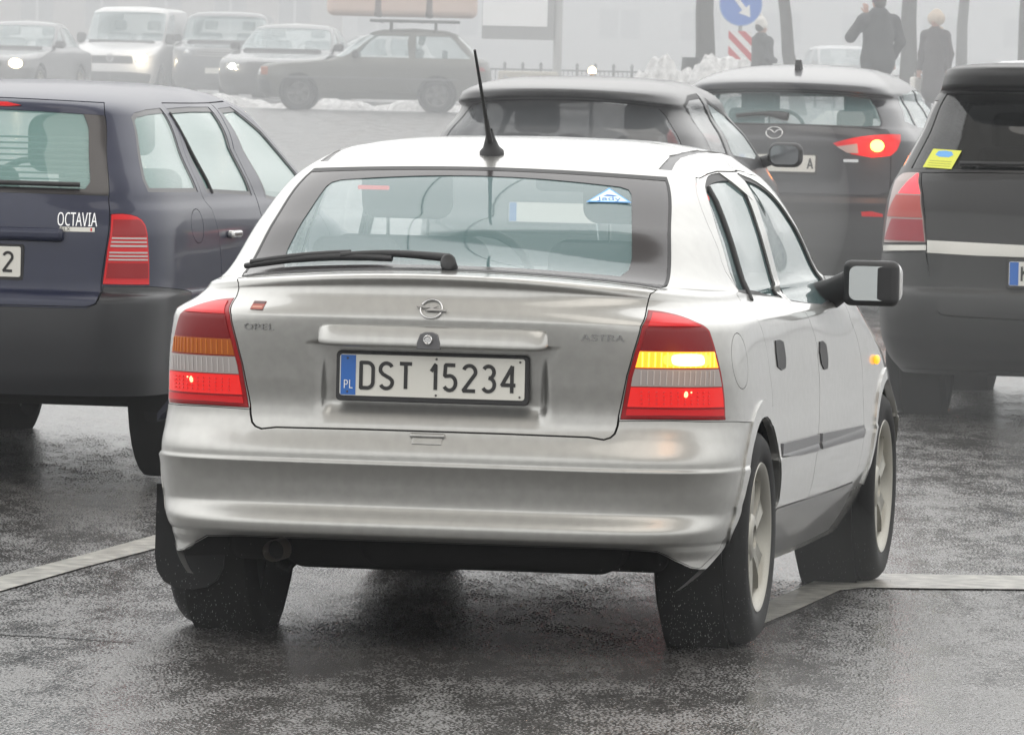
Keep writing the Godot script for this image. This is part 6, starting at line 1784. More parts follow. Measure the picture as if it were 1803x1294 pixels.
	on(car, "side_repeater_light", SphereMesh.new(), M.amber_lit, sr.scaled_local(Vector3(0.05, 0.03, 0.02)))
	# fuel flap notch, quarter light bars, handles
	for s in [1.0, -1.0]:
		var pth := []
		for i in 9:
			var f := i / 8.0
			var v := lerpf(1.315, 1.012, f)
			pth.append(skin.at(0.0, v))
			var uu: float = skin.side_u(lerpf(0.33, 0.20, f), v) * s
			pth[i] = skin.at(uu, v) + skin.normal(uu, v) * -0.003
		obj("quarter_light_bar", tube(pth, [0.010], 6), M.black, made["rear_door" + ("" if s > 0 else "_left")])
	# exhaust, axle, tank, mud flaps and floor
	var ex := node("exhaust", car)
	obj("exhaust_pipe", tube([Vector3(-0.441, 0.262, 0.62), Vector3(-0.44, 0.262, 0.40), Vector3(-0.42, 0.28, 0.25)], [0.030], 20, false), M.pipe, ex)
	obj("exhaust_bore", tube([Vector3(-0.441, 0.262, 0.55), Vector3(-0.44, 0.262, 0.40)], [0.0285], 20, true), M.shell, ex)
	obj("silencer", rounded_box(Vector3(0.52, 0.15, 0.30), 0.06), M.under, ex, Vector3(-0.18, 0.285, 0.38))
	obj("tow_hook", tube([Vector3(-0.475, 0.235, 0.42), Vector3(-0.47, 0.205, 0.43), Vector3(-0.44, 0.198, 0.43), Vector3(-0.42, 0.22, 0.42)], [0.008], 8), M.under, ex)
	obj("floor_pan", rounded_box(Vector3(1.25, 0.14, 3.3), 0.04), M.under, car, Vector3(0, 0.29, -1.25))
	obj("spare_well", rounded_box(Vector3(0.75, 0.16, 0.5), 0.07), M.under, car, Vector3(0.15, 0.30, 0.32))
	obj("axle_beam", tube([Vector3(-0.66, 0.27, 0), Vector3(-0.3, 0.25, -0.15), Vector3(0.3, 0.25, -0.15), Vector3(0.66, 0.27, 0)], [0.05], 12), M.under, car)
	for s in [1.0, -1.0]:
		if s < 0:
			obj("mud_flap", slab(PackedVector2Array([Vector2(-0.11, 0.17), Vector2(-0.112, -0.03), Vector2(-0.105, -0.075), Vector2(-0.085, -0.105), Vector2(-0.05, -0.122), Vector2(0.0, -0.126), Vector2(0.04, -0.118), Vector2(0.07, -0.096), Vector2(0.086, -0.06), Vector2(0.092, 0.0), Vector2(0.092, 0.17)]), 0.012), M.rubber, car, Vector3(0.735 * s, 0.25, 0.335))
		obj("wheel_house", lathe([0.28, -0.16, 0.348, -0.14, 0.352, 0.04], 32), M.under, car, Vector3(0.73 * s, 0.32, 0)).rotation.y = 0.0 if s > 0 else PI
		obj("wheel_house", lathe([0.28, -0.16, 0.348, -0.14, 0.352, 0.04], 32), M.under, car, Vector3(0.73 * s, 0.32, -2.606)).rotation.y = 0.0 if s > 0 else PI
	cabin(car, 0.66, 0.36, 0.96, -0.35, 2.10)
	obj("parcel_shelf", rounded_box(Vector3(1.18, 0.03, 0.55), 0.01), M.dash, car, Vector3(0, 0.965, 0.12))
	obj("inner_mirror", rounded_box(Vector3(0.22, 0.06, 0.03), 0.02), M.dash, car, Vector3(0, 1.27, -1.45))
	# flat strip of the brake light behind the glass
	obj("third_brake_light", rounded_box(Vector3(0.09, 0.012, 0.02), 0.004), M.red_lit, car, Vector3(-0.33, 1.262, -0.10))
# ---------------------------------------------------------------- far cars
func far_car(called: String, at: Vector3, turn: float, d: Dictionary, body: Material, lit: bool) -> Node3D:
	# d: len, wb, wide, tall, belt, nose (height of the bonnet's front), screen foot and top (s), tail foot and top (s), wheel radius
	var car := node(called, self, at, turn)
	var wb: float = d.wb
	var fo: float = d.get("front", 0.85)
	var ro: float = d.len - wb - fo
	var w: float = d.wide / 2
	var H: float = d.tall
	var b: float = d.belt
	var nose: float = d.nose
	var g: float = H * 0.945
	var rear := [
		0.2, 0.2, -ro + 0.15, 0.5, 4.5, w * 0.88, 0.0,
		0.35, 0.35, -ro + 0.03, 0.6, 4.5, w * 0.97, 0.0,
		0.55, 0.55, -ro, 0.6, 4.5, w, 0.0,
		0.72, 0.72, -ro + 0.02, 0.6, 4.5, w, 0.0,
		b - 0.06, b - 0.06, -ro + 0.05, 0.6, 4.2, w * 0.985, 0.0,
		b, b, d.deck, 0.6, 4.0, w * 0.95, 0.01,
		b + 0.03, b + 0.03, d.tail0, 0.55, 4.0, w * 0.93, 0.02,
		g, g, d.tail1, 0.5, 4.2, w * d.get("top", 0.74), 0.03,
		g + 0.02, H - 0.045, d.tail1 + 0.08, 0.45, 4.0, w * (d.get("top", 0.74) - 0.05), 0.03,
		g + 0.04, H - 0.015, d.tail1 + 0.3, 0.35, 3.5, w * 0.52, 0.02,
		g + 0.06, H, (d.tail1 + d.screen1) / 2 - 0.02, 0.03, 2.5, 0.02, 0.0]
	var F := wb + fo
	var front := [
		0.2, F - 0.15, 0.7, 3.2, 0.35, F - 0.03, 0.8, 3.2, 0.55, F, 0.8, 3.2, nose - 0.06, F - 0.05, 0.85, 3.0, nose, F - 0.16, 0.8, 3.2,
		lerpf(nose, b, 0.55), lerpf(F - 0.16, d.screen0, 0.45), 0.7, 4.0, b, d.screen0 + 0.1, 0.6, 5.0, b + 0.03, d.screen0, 0.55, 5.0,
		g, d.screen1, 0.5, 5.0, g + 0.02, d.screen1 - 0.1, 0.45, 4.0, g + 0.04, d.screen1 - 0.3, 0.33, 3.5, g + 0.06, (d.tail1 + d.screen1) / 2 + 0.02, 0.03, 2.5]
	var skin := CarSkin.new(rear, front, [0.0, 0.01, 2.5, 0.01])
	var cuts := []
	var r: float = d.r
	for s in [1.0, -1.0]:
		for c in [0.0, wb]:
			var p := PackedVector2Array()
			for i in 15:
				var a := PI * i / 14.0
				var v := r + r * 1.18 * sin(a)
				p.append(Vector2(skin.side_u(c + r * 1.18 * cos(a), v) * s, v))
			p.append(Vector2(skin.side_u(c - r * 1.18, 0.21) * s, 0.19))
			p.append(Vector2(skin.side_u(c + r * 1.18, 0.21) * s, 0.19))
			if Geometry2D.is_polygon_clockwise(p):
				p.reverse()
			cuts.append(p)
	var glass: Material = d.get("glass", M.glass)
	var o := {}
	var b1 := b + 0.045
	o.windscreen = [3.0, b1, 2.6, b1, 2.40, b1 + 0.01, 2.37, (b1 + g) / 2, 2.38, g - 0.06, 2.42, g - 0.02, 2.6, g - 0.012, 3.0, g - 0.012]
	o.rear_window = [-0.45, b1 + 0.01, 0.45, b1 + 0.01, 0.48, (b1 + g) / 2, 0.45, g - 0.03, -0.45, g - 0.03]
	o.bonnet = [3.0, nose + 0.005, 2.65, nose + 0.005, 2.45, nose + 0.03, 2.36, nose + 0.08, 2.35, b - 0.03, 2.45, b - 0.005, 3.0, b - 0.005]
	var side := func(pts: Array) -> Array:
		var f := []
		for q in pts:
			f.append_array([skin.side_u(q[0], q[1]), q[1]])
		return f
	var doors: int = d.get("doors", 4)
	var t0: float = d.tail0
	var t1: float = d.tail1
	var s0: float = d.screen0
	var s1: float = d.screen1
	var mid: float = d.get("pillar", (s1 + t1) / 2 + 0.1)
	var list := [["windscreen", "windscreen", glass, -0.003, 0.0, true, [], true], ["rear_window", "rear_window", glass, -0.003, 0.0, false, [], true], ["bonnet", "bonnet", body, 0.0, 0.004, true, [], true]]
	o.front_side_window = side.call([[mid + 0.05, b1 + 0.01], [s0 - 0.42, b1 + 0.01], [lerpf(s0, s1, 0.5) - 0.32, (b1 + g) / 2], [s1 - 0.28, g - 0.04], [mid + 0.05, g - 0.03]])
	if d.get("boxy", false):
		o.front_side_window = side.call([[mid + 0.05, b1 + 0.01], [s0 - 0.36, b1 + 0.01], [lerpf(s0, s1, 0.5) - 0.22, (b1 + g) / 2], [s1 - 0.10, g - 0.03], [mid + 0.05, g - 0.03]])
	list.append(["front_side_window", "side_window", glass, -0.004, 0.0, true, [], true])
	if not d.get("panel_van", false):
		o.rear_side_window = side.call([[t0 + d.get("qfoot", 0.34), b1 + 0.015], [mid - 0.05, b1 + 0.01], [mid - 0.05, g - 0.03], [t1 + 0.28, g - 0.04], [lerpf(t0, t1, 0.5) + 0.22, (b1 + g) / 2]])
		if d.get("boxy", false):
			o.rear_side_window = side.call([[t0 + 0.20, b1 + 0.015], [mid - 0.05, b1 + 0.01], [mid - 0.05, g - 0.03], [t1 + 0.10, g - 0.03], [lerpf(t0, t1, 0.5) + 0.16, (b1 + g) / 2]])
		list.append(["rear_side_window", "side_window", glass, -0.004, 0.0, true, [], true])
	var hl: Array = d.lamp
	o.head_lamp = [hl[0], hl[2], hl[1], hl[2] + 0.01, hl[1] + 0.005, hl[3] - 0.01, hl[0] + 0.01, hl[3]]
	list.append(["head_lamp", "head_lamp", M.lamp_glass, 0.003, 0.003, true, [], true])
	o.grille = [3.0, d.grille[1], d.grille[0], d.grille[1], d.grille[0] + 0.02, d.grille[2], 3.0, d.grille[2]]
	list.append(["grille", "grille", M.black, -0.004, 0.0, true, [], true])
	o.tail_lamp = [0.50, 0.70, 0.66, 0.70, 0.64, b - 0.09, 0.52, b - 0.09]
	list.append(["tail_lamp", "tail_lamp", M.red_dark, 0.003, 0.003, true, [], true])
	o.lower_front = [3.0, 0.24, 2.45, 0.24, 2.42, 0.48, 2.7, 0.52, 3.0, 0.52]
	list.append(["lower_front", "front_bumper", d.get("bumper", body), 0.006, 0.003, true, [], false])
	var dg: float = mid
	var door := side.call([[mid, 0.32], [wb - r * 1.28, 0.32], [wb - r * 1.3, b - 0.1], [s0 - 0.25, b - 0.01], [s0 - 0.28, b + 0.02], [mid, b + 0.02]])
	o.front_door = door
	list.append(["front_door", "front_door", body, 0.0, 0.004, true, [], true])
	var made := parts_of(car, skin, o, list, 0.06, 0.03, body, cuts)
	shell(car, skin, cuts, b, M.shell)
	for s in [1.0, -1.0]:
		var lp: Node = made["head_lamp" + ("" if s > 0 else "_left")]
		var uu: float = (hl[0] + hl[1]) / 2
		var vv: float = (hl[2] + hl[3]) / 2
		var on_now: bool = lit and d.get("lit_side", 0.0) * s >= 0.0
		on(lp, "lamp_bulb", SphereMesh.new(), (d.glow if on_now else M.chrome), on_skin(skin, uu * s, vv, 0.004).scaled_local(Vector3(0.16, 0.13, 0.05) * (d.get("bulb", 1.0) if on_now else 0.7)))
		if on_now:
			small_light(car, skin.at(uu * s, vv) + skin.normal(uu * s, vv) * 0.25, Color(1.0, 0.93, 0.8), 0.25)
		var mr := node("door_mirror", car, skin.at(skin.side_u(s0 - 0.42, b + 0.05) * s, b + 0.05) + Vector3(0.09 * s, 0.05, 0))
		obj("mirror_housing", rounded_box(Vector3(0.19, 0.14 * d.get("mirror", 1.0), 0.11), 0.05), d.get("mirror_mat", M.black), mr)
		obj("mirror_foot", tube([Vector3(-0.10 * s, -0.04, 0), Vector3(-0.02 * s, -0.01, 0)], [0.03, 0.03], 8), M.black, mr)
		for c in [0.0, wb]:
			wheel("wheel", car, Vector3((w - 0.11) * s, r, -c), s, r, 0.19, r * 0.66, 5, d.get("rim", M.alloy), M.alloy_dark)
			obj("wheel_house", lathe([r * 0.9, -0.16, r * 1.16, -0.14, r * 1.17, 0.03], 24), M.under, car, Vector3((w - 0.11) * s, r + 0.01, -c)).rotation.y = 0.0 if s > 0 else PI
	obj("floor_pan", rounded_box(Vector3(w * 1.5, 0.14, wb * 1.2), 0.04), M.under, car, Vector3(0, 0.30, -wb / 2))
	cabin(car, w * 0.78, b - 0.55, b + 0.02, maxf(t0, -0.4), s0)
	return car

func make_far_cars() -> void:
	var yl := func(x: float, z: float) -> float: return ground_y(x, z)
	M.lamp_glass = pane("lamp_glass", Color(0.85, 0.88, 0.9), 0.25)
	M.head_warm = glow("headlight_warm", lin(1.0, 0.80, 0.50), lin(0.8, 0.8, 0.8), 9.0)
	M.head_white = glow("headlight_white", lin(0.95, 0.98, 1.0), lin(0.8, 0.8, 0.8), 12.0)
	var white := paint("white_paint", lin(0.70, 0.70, 0.70), 0.0, 0.4)
	var dark := paint("dark_grey_paint", lin(0.05, 0.05, 0.055), 0.3, 0.4)
	var blackish := paint("graphite_paint", lin(0.02, 0.021, 0.023), 0.2, 0.4)
	var green := paint("olive_grey_paint", lin(0.09, 0.09, 0.075), 0.1, 0.55, 0.4)
	var pale := paint("pale_paint", lin(0.55, 0.56, 0.58), 0.2, 0.4)
	var saloon := {"len": 4.5, "wb": 2.65, "wide": 1.74, "tall": 1.46, "belt": 0.93, "nose": 0.74, "screen0": 1.95, "screen1": 1.15, "tail0": -0.45, "tail1": 0.15, "deck": -0.55, "r": 0.31, "lamp": [2.50, 2.68, 0.58, 0.72], "grille": [2.74, 0.55, 0.70], "bulb": 1.6, "glow": M.head_warm}
	# from left to right, facing us on the far side of the crossing
	var c := far_car("far_saloon", Vector3(-9.1, yl.call(-9.1, -131.0), -131.0), PI - 0.22, saloon, dark, true)
	tag(c, "dark saloon with one warm headlight on, left of the white van", "car", "oncoming cars across the junction")
	var van := {"len": 4.4, "wb": 2.68, "wide": 1.76, "tall": 1.84, "belt": 1.10, "nose": 0.90, "screen0": 2.45, "screen1": 1.75, "tail0": -0.70, "tail1": -0.62, "deck": -0.75, "r": 0.32, "top": 0.86, "panel_van": true, "pillar": 0.95, "lamp": [2.50, 2.66, 0.70, 0.90], "grille": [2.68, 0.68, 0.83], "bulb": 1.5, "glow": M.head_warm, "lit_side": -1.0, "mirror": 1.5, "bumper": M.grey_plastic}
	c = far_car("white_van", Vector3(-7.56, yl.call(-7.5, -140.5), -140.5), PI - 0.15, van, white, true)
	tag(c, "white compact delivery van with a round emblem and headlight on", "van", "oncoming cars across the junction")
	var em := node("emblem", c, Vector3(0, 0.795, -3.53))
	obj("emblem_ring", tube(ring_path(0.075, 24), [0.012], 8, false), M.chrome, em)
	obj("emblem_letter", tube([Vector3(-0.06, 0.045, 0), Vector3(-0.025, -0.06, 0), Vector3(0, -0.01, 0), Vector3(0.025, -0.06, 0), Vector3(0.06, 0.045, 0)], [0.009], 8), M.chrome, em)
	obj("emblem_letter", tube([Vector3(-0.022, 0.065, 0), Vector3(0, 0.012, 0), Vector3(0.022, 0.065, 0)], [0.009], 8), M.chrome, em)
	var suv := {"len": 4.9, "wb": 2.85, "wide": 1.95, "tall": 1.78, "belt": 1.14, "nose": 1.02, "screen0": 2.15, "screen1": 1.55, "tail0": -0.95, "tail1": -0.75, "deck": -1.0, "r": 0.39, "top": 0.80, "lamp": [2.52, 2.68, 0.86, 1.02], "grille": [2.70, 0.84, 1.04], "glow": M.head_white}
	c = far_car("dark_off_roader", Vector3(-5.80, yl.call(-5.8, -140.0), -140.0), PI - 0.03, suv, dark, false)
	tag(c, "tall dark off-road car with slatted bright grille, behind the white van", "car", "oncoming cars across the junction")
	for k in 4:
		obj("grille_slat", rounded_box(Vector3(0.95, 0.022, 0.03), 0.008), M.chrome, c, Vector3(0, 0.87 + 0.045 * k, -3.66))
	obj("number_plate", slab(round_rect(0.52, 0.112, 0.01), 0.01), M.plate, c, Vector3(0, 0.58, -3.74)).rotation.y = PI
	var lux: Dictionary = saloon.duplicate()
	lux.merge({"len": 4.9, "wb": 2.95, "wide": 1.88, "tall": 1.50, "belt": 0.98, "nose": 0.80, "screen0": 2.10, "screen1": 1.25, "glow": M.head_white, "lamp": [2.52, 2.70, 0.64, 0.74], "grille": [2.76, 0.56, 0.78], "lit_side": 1.0, "bulb": 0.9}, true)
	c = far_car("black_saloon", Vector3(-3.95, yl.call(-4.0, -127.5), -127.5), PI - 0.16, lux, blackish, true)
	tag(c, "black saloon with piercing white headlights, behind the old hatchback", "car", "oncoming cars across the junction")
	# the old hatchback crossing
	var old := {"len": 3.95, "wb": 2.32, "wide": 1.55, "tall": 1.40, "belt": 0.86, "nose": 0.76, "front": 0.72, "screen0": 1.80, "screen1": 1.13, "tail0": -0.78, "tail1": -0.30, "deck": -0.84, "r": 0.285, "pillar": 0.43, "boxy": true, "rim": M.sill, "lamp": [2.55, 2.72, 0.56, 0.70], "grille": [2.74, 0.56, 0.70], "glow": M.head_warm, "top": 0.80, "bumper": M.grey_plastic, "doors": 2}
	var oy := ground_y(-2.5, -116.0)
	c = far_car("old_hatchback", Vector3(-1.36, oy, -116.7), PI / 2, old, green, false)
	tag(c, "old olive-grey three-door hatchback crossing leftwards with a loaded roof rack", "car")
	for s in [1.0, -1.0]:
		obj("corner_light", rounded_box(Vector3(0.05, 0.14, 0.12), 0.02), M.amber, c, Vector3(0.66 * s, 0.64, -2.90))
		obj("side_stripe", rounded_box(Vector3(0.012, 0.03, 2.9), 0.005), M.trim, c, Vector3(0.785 * s, 0.545, -1.1))
	var rack := node("roof_rack", c)
	for k in [0.28, 0.62, 0.96]:
		obj("rack_bar", tube([Vector3(-0.62, 1.50, -k), Vector3(0.62, 1.50, -k)], [0.018], 8), M.black, rack)
	for s in [-0.60, 0.60]:
		obj("rack_rail", tube([Vector3(s, 1.52, 0.35), Vector3(s, 1.52, -1.15)], [0.022], 8), M.black, rack)
		for k in [0.05, 0.80]:
			obj("rack_foot", tube([Vector3(s, 1.50, -k), Vector3(s * 0.95, 1.28, -k)], [0.018], 8), M.black, rack)
	var bundle_node := node("roof_load", self, Vector3(-1.36, oy, -116.7), PI / 2)
	tag(bundle_node, "long salmon-pink wrapped bundle strapped on the old hatchback's roof rack", "bundle")
	obj("bundle", rounded_box(Vector3(1.05, 0.62, 2.52), 0.12, 4), M.salmon, bundle_node, Vector3(0, 1.90, -0.62))
	for k in [0.16, 1.02]:
		obj("strap", rounded_box(Vector3(1.075, 0.645, 0.05), 0.11, 4), M.strap, bundle_node, Vector3(0, 1.90, -k))
	# pale cars beyond
	var hatch: Dictionary = saloon.duplicate()
	hatch.merge({"len": 4.1, "wb": 2.55, "tall": 1.50, "tail0": -0.62, "tail1": -0.30, "deck": -0.66}, true)
	c = far_car("pale_car", Vector3(-2.7, ground_y(-2.7, -165.0), -165.0), PI / 2 + 0.2, hatch, white, false)
	tag(c, "white car half hidden behind the loaded old hatchback", "car", "pale cars far off")
	var low_hatch: Dictionary = hatch.duplicate()
	low_hatch.tall = 1.40
	c = far_car("pale_car_001", Vector3(6.25, ground_y(6.2, -83.0), -83.0), PI + 0.35, low_hatch, pale, false)
	tag(c, "silver car whose roof shows above the black people carrier", "car", "pale cars far off")
	c = far_car("pale_car_002", Vector3(8.1, ground_y(8.1, -175.0), -178.0), PI + 0.2, hatch, pale, true)
	tag(c, "pale car with a tiny white light, in the mist behind the pedestrians", "car", "pale cars far off")
	c = far_car("pale_car_003", Vector3(10.6, ground_y(10.6, -190.0), -190.0), PI / 2, saloon, white, false)
	tag(c, "pale saloon in the mist right of the man on the phone", "car", "pale cars far off")

# ---------------------------------------------------------------- people
func blend(parts: Array, p: Vector3, k: float) -> float:
	var d := 1e9
	for c in parts:
		var ab: Vector3 = c[1] - c[0]
		var t := clampf((p - c[0]).dot(ab) / maxf(ab.length_squared(), 1e-9), 0.0, 1.0)
		var q: Vector3 = p - (c[0] + ab * t)
		if c.size() > 4:
			q = q * Vector3(1.0, 1.0, c[4])
		var e: float = q.length() - lerpf(c[2], c[3], t)
		var h := clampf(0.5 + 0.5 * (e - d) / k, 0.0, 1.0)
		d = lerpf(e, d, h) - k * h * (1.0 - h)
	return d

func nets(parts: Array, cell: float, k: float) -> ArrayMesh:
	# surface nets over the smooth union of tapered capsules [from, to, radius, radius, optional flattening in z]
	var lo := Vector3.ONE * 1e9
	var hi := -lo
	for c in parts:
		var r: float = maxf(c[2], c[3]) + cell * 2 + k
		lo = lo.min(c[0] - Vector3.ONE * r).min(c[1] - Vector3.ONE * r)
		hi = hi.max(c[0] + Vector3.ONE * r).max(c[1] + Vector3.ONE * r)
	var n := Vector3i(((hi - lo) / cell).ceil()) + Vector3i.ONE
	var f := PackedFloat32Array()
	f.resize(n.x * n.y * n.z)
	for z in n.z:
		for y in n.y:
			for x in n.x:
				f[x + n.x * (y + n.y * z)] = blend(parts, lo + Vector3(x, y, z) * cell, k)
	var at := {}
	var t := Tri.new()
	var corner := [Vector3i(0, 0, 0), Vector3i(1, 0, 0), Vector3i(0, 1, 0), Vector3i(1, 1, 0), Vector3i(0, 0, 1), Vector3i(1, 0, 1), Vector3i(0, 1, 1), Vector3i(1, 1, 1)]
	var edges := [[0, 1], [2, 3], [4, 5], [6, 7], [0, 2], [1, 3], [4, 6], [5, 7], [0, 4], [1, 5], [2, 6], [3, 7]]
	for z in n.z - 1:
		for y in n.y - 1:
			for x in n.x - 1:
				var v := []
				var neg := 0
				for c in corner:
					var q: float = f[(x + c.x) + n.x * ((y + c.y) + n.y * (z + c.z))]
					v.append(q)
					if q < 0.0: neg += 1
				if neg == 0 or neg == 8:
					continue
				var s := Vector3.ZERO
				var m := 0
				for e in edges:
					if (v[e[0]] < 0.0) != (v[e[1]] < 0.0):
						s += Vector3(corner[e[0]]).lerp(Vector3(corner[e[1]]), v[e[0]] / (v[e[0]] - v[e[1]]))
						m += 1
				var p := lo + (Vector3(x, y, z) + s / m) * cell
				var e := cell * 0.6
				var g := Vector3(blend(parts, p + Vector3(e, 0, 0), k) - blend(parts, p - Vector3(e, 0, 0), k), blend(parts, p + Vector3(0, e, 0), k) - blend(parts, p - Vector3(0, e, 0), k), blend(parts, p + Vector3(0, 0, e), k) - blend(parts, p - Vector3(0, 0, e), k))
				at[Vector3i(x, y, z)] = [p, g.normalized()]
	for c in at.keys():
		var axes := [Vector3i(1, 0, 0), Vector3i(0, 1, 0), Vector3i(0, 0, 1)]
		for a in 3:
			var i0: int = c.x + n.x * (c.y + n.y * c.z)
			var e: Vector3i = c + axes[a]
			var i1: int = e.x + n.x * (e.y + n.y * e.z)
			if (f[i0] < 0.0) == (f[i1] < 0.0):
				continue
			var u: Vector3i = axes[(a + 1) % 3]
			var w: Vector3i = axes[(a + 2) % 3]
			var q := [c, c - u, c - u - w, c - w]
			if q.all(func(k2): return at.has(k2)):
				var P = [at[q[0]], at[q[1]], at[q[2]], at[q[3]]]
				t.add(P[0][0], P[1][0], P[2][0], P[0][1], P[1][1], P[2][1])
				t.add(P[0][0], P[2][0], P[3][0], P[0][1], P[2][1], P[3][1])
	return t.mesh()

func hand(parent: Node, at: Transform3D, curl: float, m: Material) -> void:
	# palm along -y, fingers bend towards +z
	var c := [[Vector3(-0.02, -0.01, 0), Vector3(-0.022, -0.075, 0), 0.018, 0.016], [Vector3(0.015, -0.01, 0), Vector3(0.018, -0.075, 0), 0.018, 0.016]]
	var lens := [0.068, 0.076, 0.070, 0.055]
	for i in 4:
		var x := -0.030 + 0.020 * i
		var p := Vector3(x, -0.082, 0)
		var a := 0.25 * curl
		for j in 3:
			var l: float = lens[i] * [0.45, 0.32, 0.25][j]
			var q := p + Vector3(0, -cos(a), sin(a)) * l
			c.append([p, q, 0.0088 - 0.0008 * j, 0.0082 - 0.0008 * j])
			p = q
			a += 0.55 * curl
	c.append([Vector3(-0.03, -0.02, 0.004), Vector3(-0.052, -0.052, 0.016), 0.012, 0.010])
	c.append([Vector3(-0.052, -0.052, 0.016), Vector3(-0.056, -0.082, 0.03), 0.010, 0.008])
	var o := obj("hand", nets(c, 0.006, 0.008), m, parent)
	o.transform = at

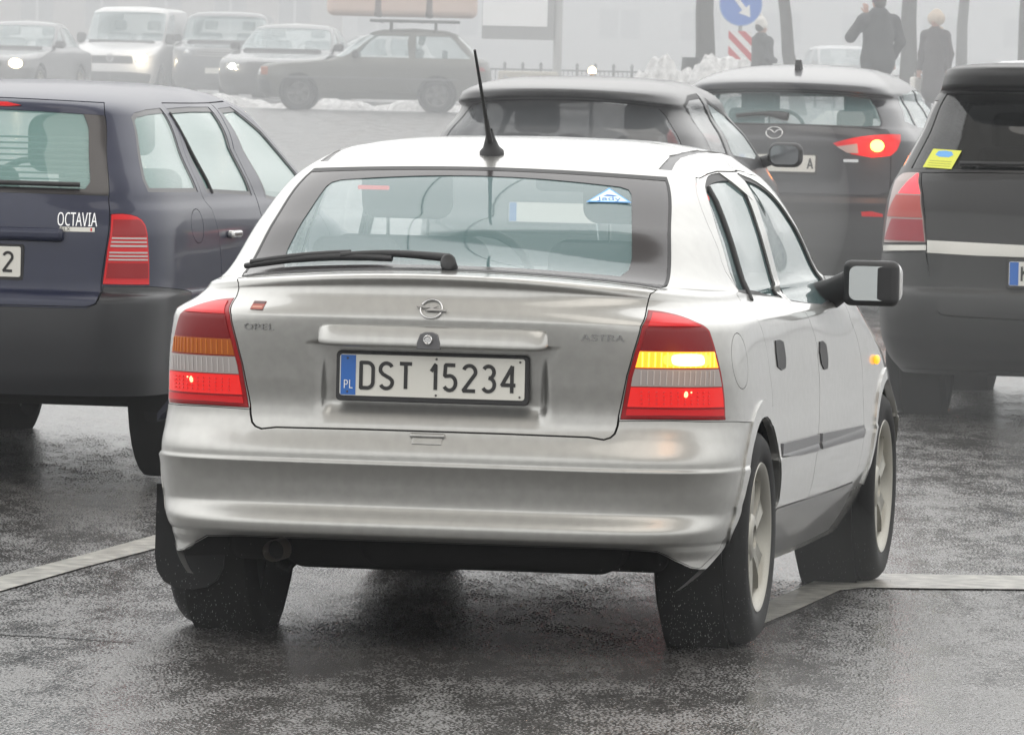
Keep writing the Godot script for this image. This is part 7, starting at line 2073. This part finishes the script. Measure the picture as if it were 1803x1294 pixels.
func make_people() -> void:
	var skin := mat("skin", lin(0.42, 0.24, 0.18), 0.6)
	var coat := mat("black_coat", lin(0.02, 0.021, 0.023), 0.85)
	var coat2 := mat("dark_plum_coat", lin(0.035, 0.025, 0.028), 0.85)
	var trousers := mat("dark_trousers", lin(0.02, 0.02, 0.024), 0.9)
	var white := mat("white_wool", lin(0.70, 0.68, 0.64), 0.95)
	var fur := mat("cream_fur", lin(0.50, 0.42, 0.34), 0.95)
	var cap := mat("black_cap", lin(0.015, 0.015, 0.018), 0.9)
	var hair := mat("dark_hair", lin(0.03, 0.02, 0.015), 0.7)
	var shoe := mat("black_boots", lin(0.012, 0.012, 0.012), 0.6)
	for who in [
		{"x": 1328.0, "z": -108.0, "feet": 222.0, "turn": -0.9, "tall": 1.66, "coat": coat, "hat": white, "label": "pedestrian in a white woolly hat and dark coat behind the road sign", "pose": "hold", "stout": 0.94},
		{"x": 1533.0, "z": -98.0, "feet": 214.0, "turn": 0.35, "tall": 1.80, "coat": coat, "hat": cap, "label": "stout man in a black jacket with a hand raised to his ear", "pose": "phone", "stout": 1.22},
		{"x": 1634.0, "z": -104.0, "feet": 217.0, "turn": 2.6, "tall": 1.66, "coat": coat2, "hat": fur, "label": "pedestrian in a cream fur hat and long dark coat, right of the tree", "pose": "bag", "stout": 0.95}]:
		var sc: float = who.tall / 1.75
		var wx: float = (who.x - 901.5) / 12200.0 * -who.z
		var wy: float = 1.62 - (who.feet - 115.0 - 0.0225 * (who.x - 901.5)) / 12200.0 * -who.z
		var p := node(numbered("person"), self, Vector3(wx, wy, who.z), who.turn)
		tag(p, who.label, "person", "pedestrians on the far pavement")
		p.scale = Vector3.ONE * sc
		var st: float = who.stout
		# body: legs, trunk, neck, head (facing -z)
		var b := []
		for s in [-1.0, 1.0]:
			b.append([Vector3(0.09 * s, 0.92, 0), Vector3(0.10 * s, 0.50, -0.01), 0.085 * st, 0.060])
			b.append([Vector3(0.10 * s, 0.50, -0.01), Vector3(0.105 * s, 0.09, 0.01), 0.058, 0.042])
		b.append([Vector3(0, 0.93, 0), Vector3(0, 1.15, 0), 0.14 * st, 0.13 * st])
		b.append([Vector3(0, 1.15, 0), Vector3(0, 1.40, 0.01), 0.13 * st, 0.12 * st])
		b.append([Vector3(0, 1.42, 0.01), Vector3(0, 1.54, 0), 0.055, 0.052])
		obj("body", nets(b, 0.03, 0.04), trousers, p)
		var head := [[Vector3(0, 1.60, 0.0), Vector3(0, 1.67, 0.01), 0.082, 0.088], [Vector3(0, 1.555, -0.03), Vector3(0, 1.60, -0.03), 0.045, 0.06], [Vector3(0, 1.615, -0.085), Vector3(0, 1.595, -0.105), 0.010, 0.014], [Vector3(-0.086, 1.60, 0.01), Vector3(-0.086, 1.63, 0.015), 0.012, 0.016], [Vector3(0.086, 1.60, 0.01), Vector3(0.086, 1.63, 0.015), 0.012, 0.016], [Vector3(0, 1.44, 0.01), Vector3(0, 1.56, 0), 0.055, 0.052]]
		var hd := obj("head", nets(head, 0.012, 0.02), skin, p)
		for s in [-1.0, 1.0]:
			obj("eye", lathe([0.001, -0.006, 0.009, -0.002, 0.009, 0.002, 0.001, 0.006], 10, Vector3.BACK), cap, hd, Vector3(0.032 * s, 1.625, -0.081))
		obj("mouth", rounded_box(Vector3(0.045, 0.008, 0.01), 0.003), mat("lips", lin(0.30, 0.12, 0.10), 0.6), hd, Vector3(0, 1.567, -0.084))
		obj("hair", nets([[Vector3(0, 1.63, 0.035), Vector3(0, 1.68, 0.02), 0.088, 0.086]], 0.02, 0.02), hair, hd)
		# coat with sleeves
		var c := [[Vector3(0, 1.44, 0.01), Vector3(0, 1.20, 0), 0.125 * st, 0.165 * st], [Vector3(0, 1.20, 0), Vector3(0, 0.85, 0), 0.165 * st, 0.19 * st], [Vector3(0, 0.85, 0), Vector3(0, 0.80 if who.pose == "phone" else 0.52, 0), 0.19 * st, 0.19 * st if who.pose == "phone" else 0.21], [Vector3(-0.17 * st, 1.40, 0), Vector3(0.17 * st, 1.40, 0), 0.085, 0.085]]
		var hands := []
		match who.pose:
			"phone":
				c.append_array([[Vector3(-0.20 * st, 1.38, 0), Vector3(-0.31 * st, 1.15, -0.08), 0.085, 0.07], [Vector3(-0.31 * st, 1.15, -0.08), Vector3(-0.15, 1.45, -0.16), 0.07, 0.055]])
				c.append_array([[Vector3(0.20 * st, 1.38, 0), Vector3(0.27 * st, 1.10, 0.02), 0.085, 0.07], [Vector3(0.27 * st, 1.10, 0.02), Vector3(0.22 * st, 0.88, -0.10), 0.07, 0.055]])
				hands = [Transform3D(Basis(Vector3.RIGHT, PI * 0.92), Vector3(-0.12, 1.49, -0.15)), Transform3D(Basis(), Vector3(0.27, 0.86, -0.10))]
			"hold":
				for s in [-1.0, 1.0]:
					c.append_array([[Vector3(0.19 * s, 1.38, 0), Vector3(0.24 * s, 1.12, 0.02), 0.075, 0.06], [Vector3(0.24 * s, 1.12, 0.02), Vector3(0.10 * s, 1.08, -0.22), 0.06, 0.048]])
					hands.append(Transform3D(Basis(Vector3.RIGHT, -1.4), Vector3(0.08 * s, 1.08, -0.25)))
			_:
				for s in [-1.0, 1.0]:
					c.append_array([[Vector3(0.19 * s, 1.38, 0), Vector3(0.25 * s, 1.10, 0.03), 0.075, 0.06], [Vector3(0.25 * s, 1.10, 0.03), Vector3(0.26 * s, 0.86, -0.04), 0.06, 0.048]])
					hands.append(Transform3D(Basis(), Vector3(0.26 * s, 0.85, -0.05)))
		obj("coat", nets(c, 0.03, 0.05), who.coat, p)
		obj("collar", nets([[Vector3(-0.06, 1.47, 0.02), Vector3(0.06, 1.47, 0.02), 0.07, 0.07]], 0.02, 0.02), who.coat if who.hat != fur else fur, p)
		for h in hands:
			hand(p, h, 0.8, skin)
		for s in [-1.0, 1.0]:
			obj("boot", nets([[Vector3(0.105 * s, 0.05, 0.03), Vector3(0.11 * s, 0.035, -0.15), 0.05, 0.038], [Vector3(0.105 * s, 0.05, 0.03), Vector3(0.105 * s, 0.22, 0.01), 0.05, 0.052]], 0.02, 0.02), shoe, p)
		var hat := [[Vector3(0, 1.67, 0.01), Vector3(0, 1.715, 0.02), 0.102, 0.082]]
		if who.hat == fur:
			hat = [[Vector3(-0.03, 1.66, 0.01), Vector3(0.03, 1.66, 0.01), 0.115, 0.115], [Vector3(0, 1.70, 0.01), Vector3(0, 1.72, 0.02), 0.10, 0.095]]
		elif who.hat == white:
			hat = [[Vector3(0, 1.665, 0.01), Vector3(0, 1.72, 0.03), 0.106, 0.09], [Vector3(0, 1.82, 0.04), Vector3(0, 1.83, 0.04), 0.035, 0.035]]
		obj("hat", nets(hat, 0.016, 0.02), who.hat, p)
		if who.pose == "bag":
			var bag := node("carrier_bag", self)
			bag.transform = p.transform
			tag(bag, "white carrier bag held low by the pedestrian in the fur hat", "bag")
			obj("bag_body", rounded_box(Vector3(0.10, 0.26, 0.30), 0.04), white, bag, Vector3(0.30, 0.60, -0.05))
			obj("bag_handle", tube([Vector3(0.29, 0.79, -0.12), Vector3(0.30, 0.72, -0.12), Vector3(0.30, 0.72, 0.02), Vector3(0.29, 0.79, -0.02)], [0.008], 6), white, bag)
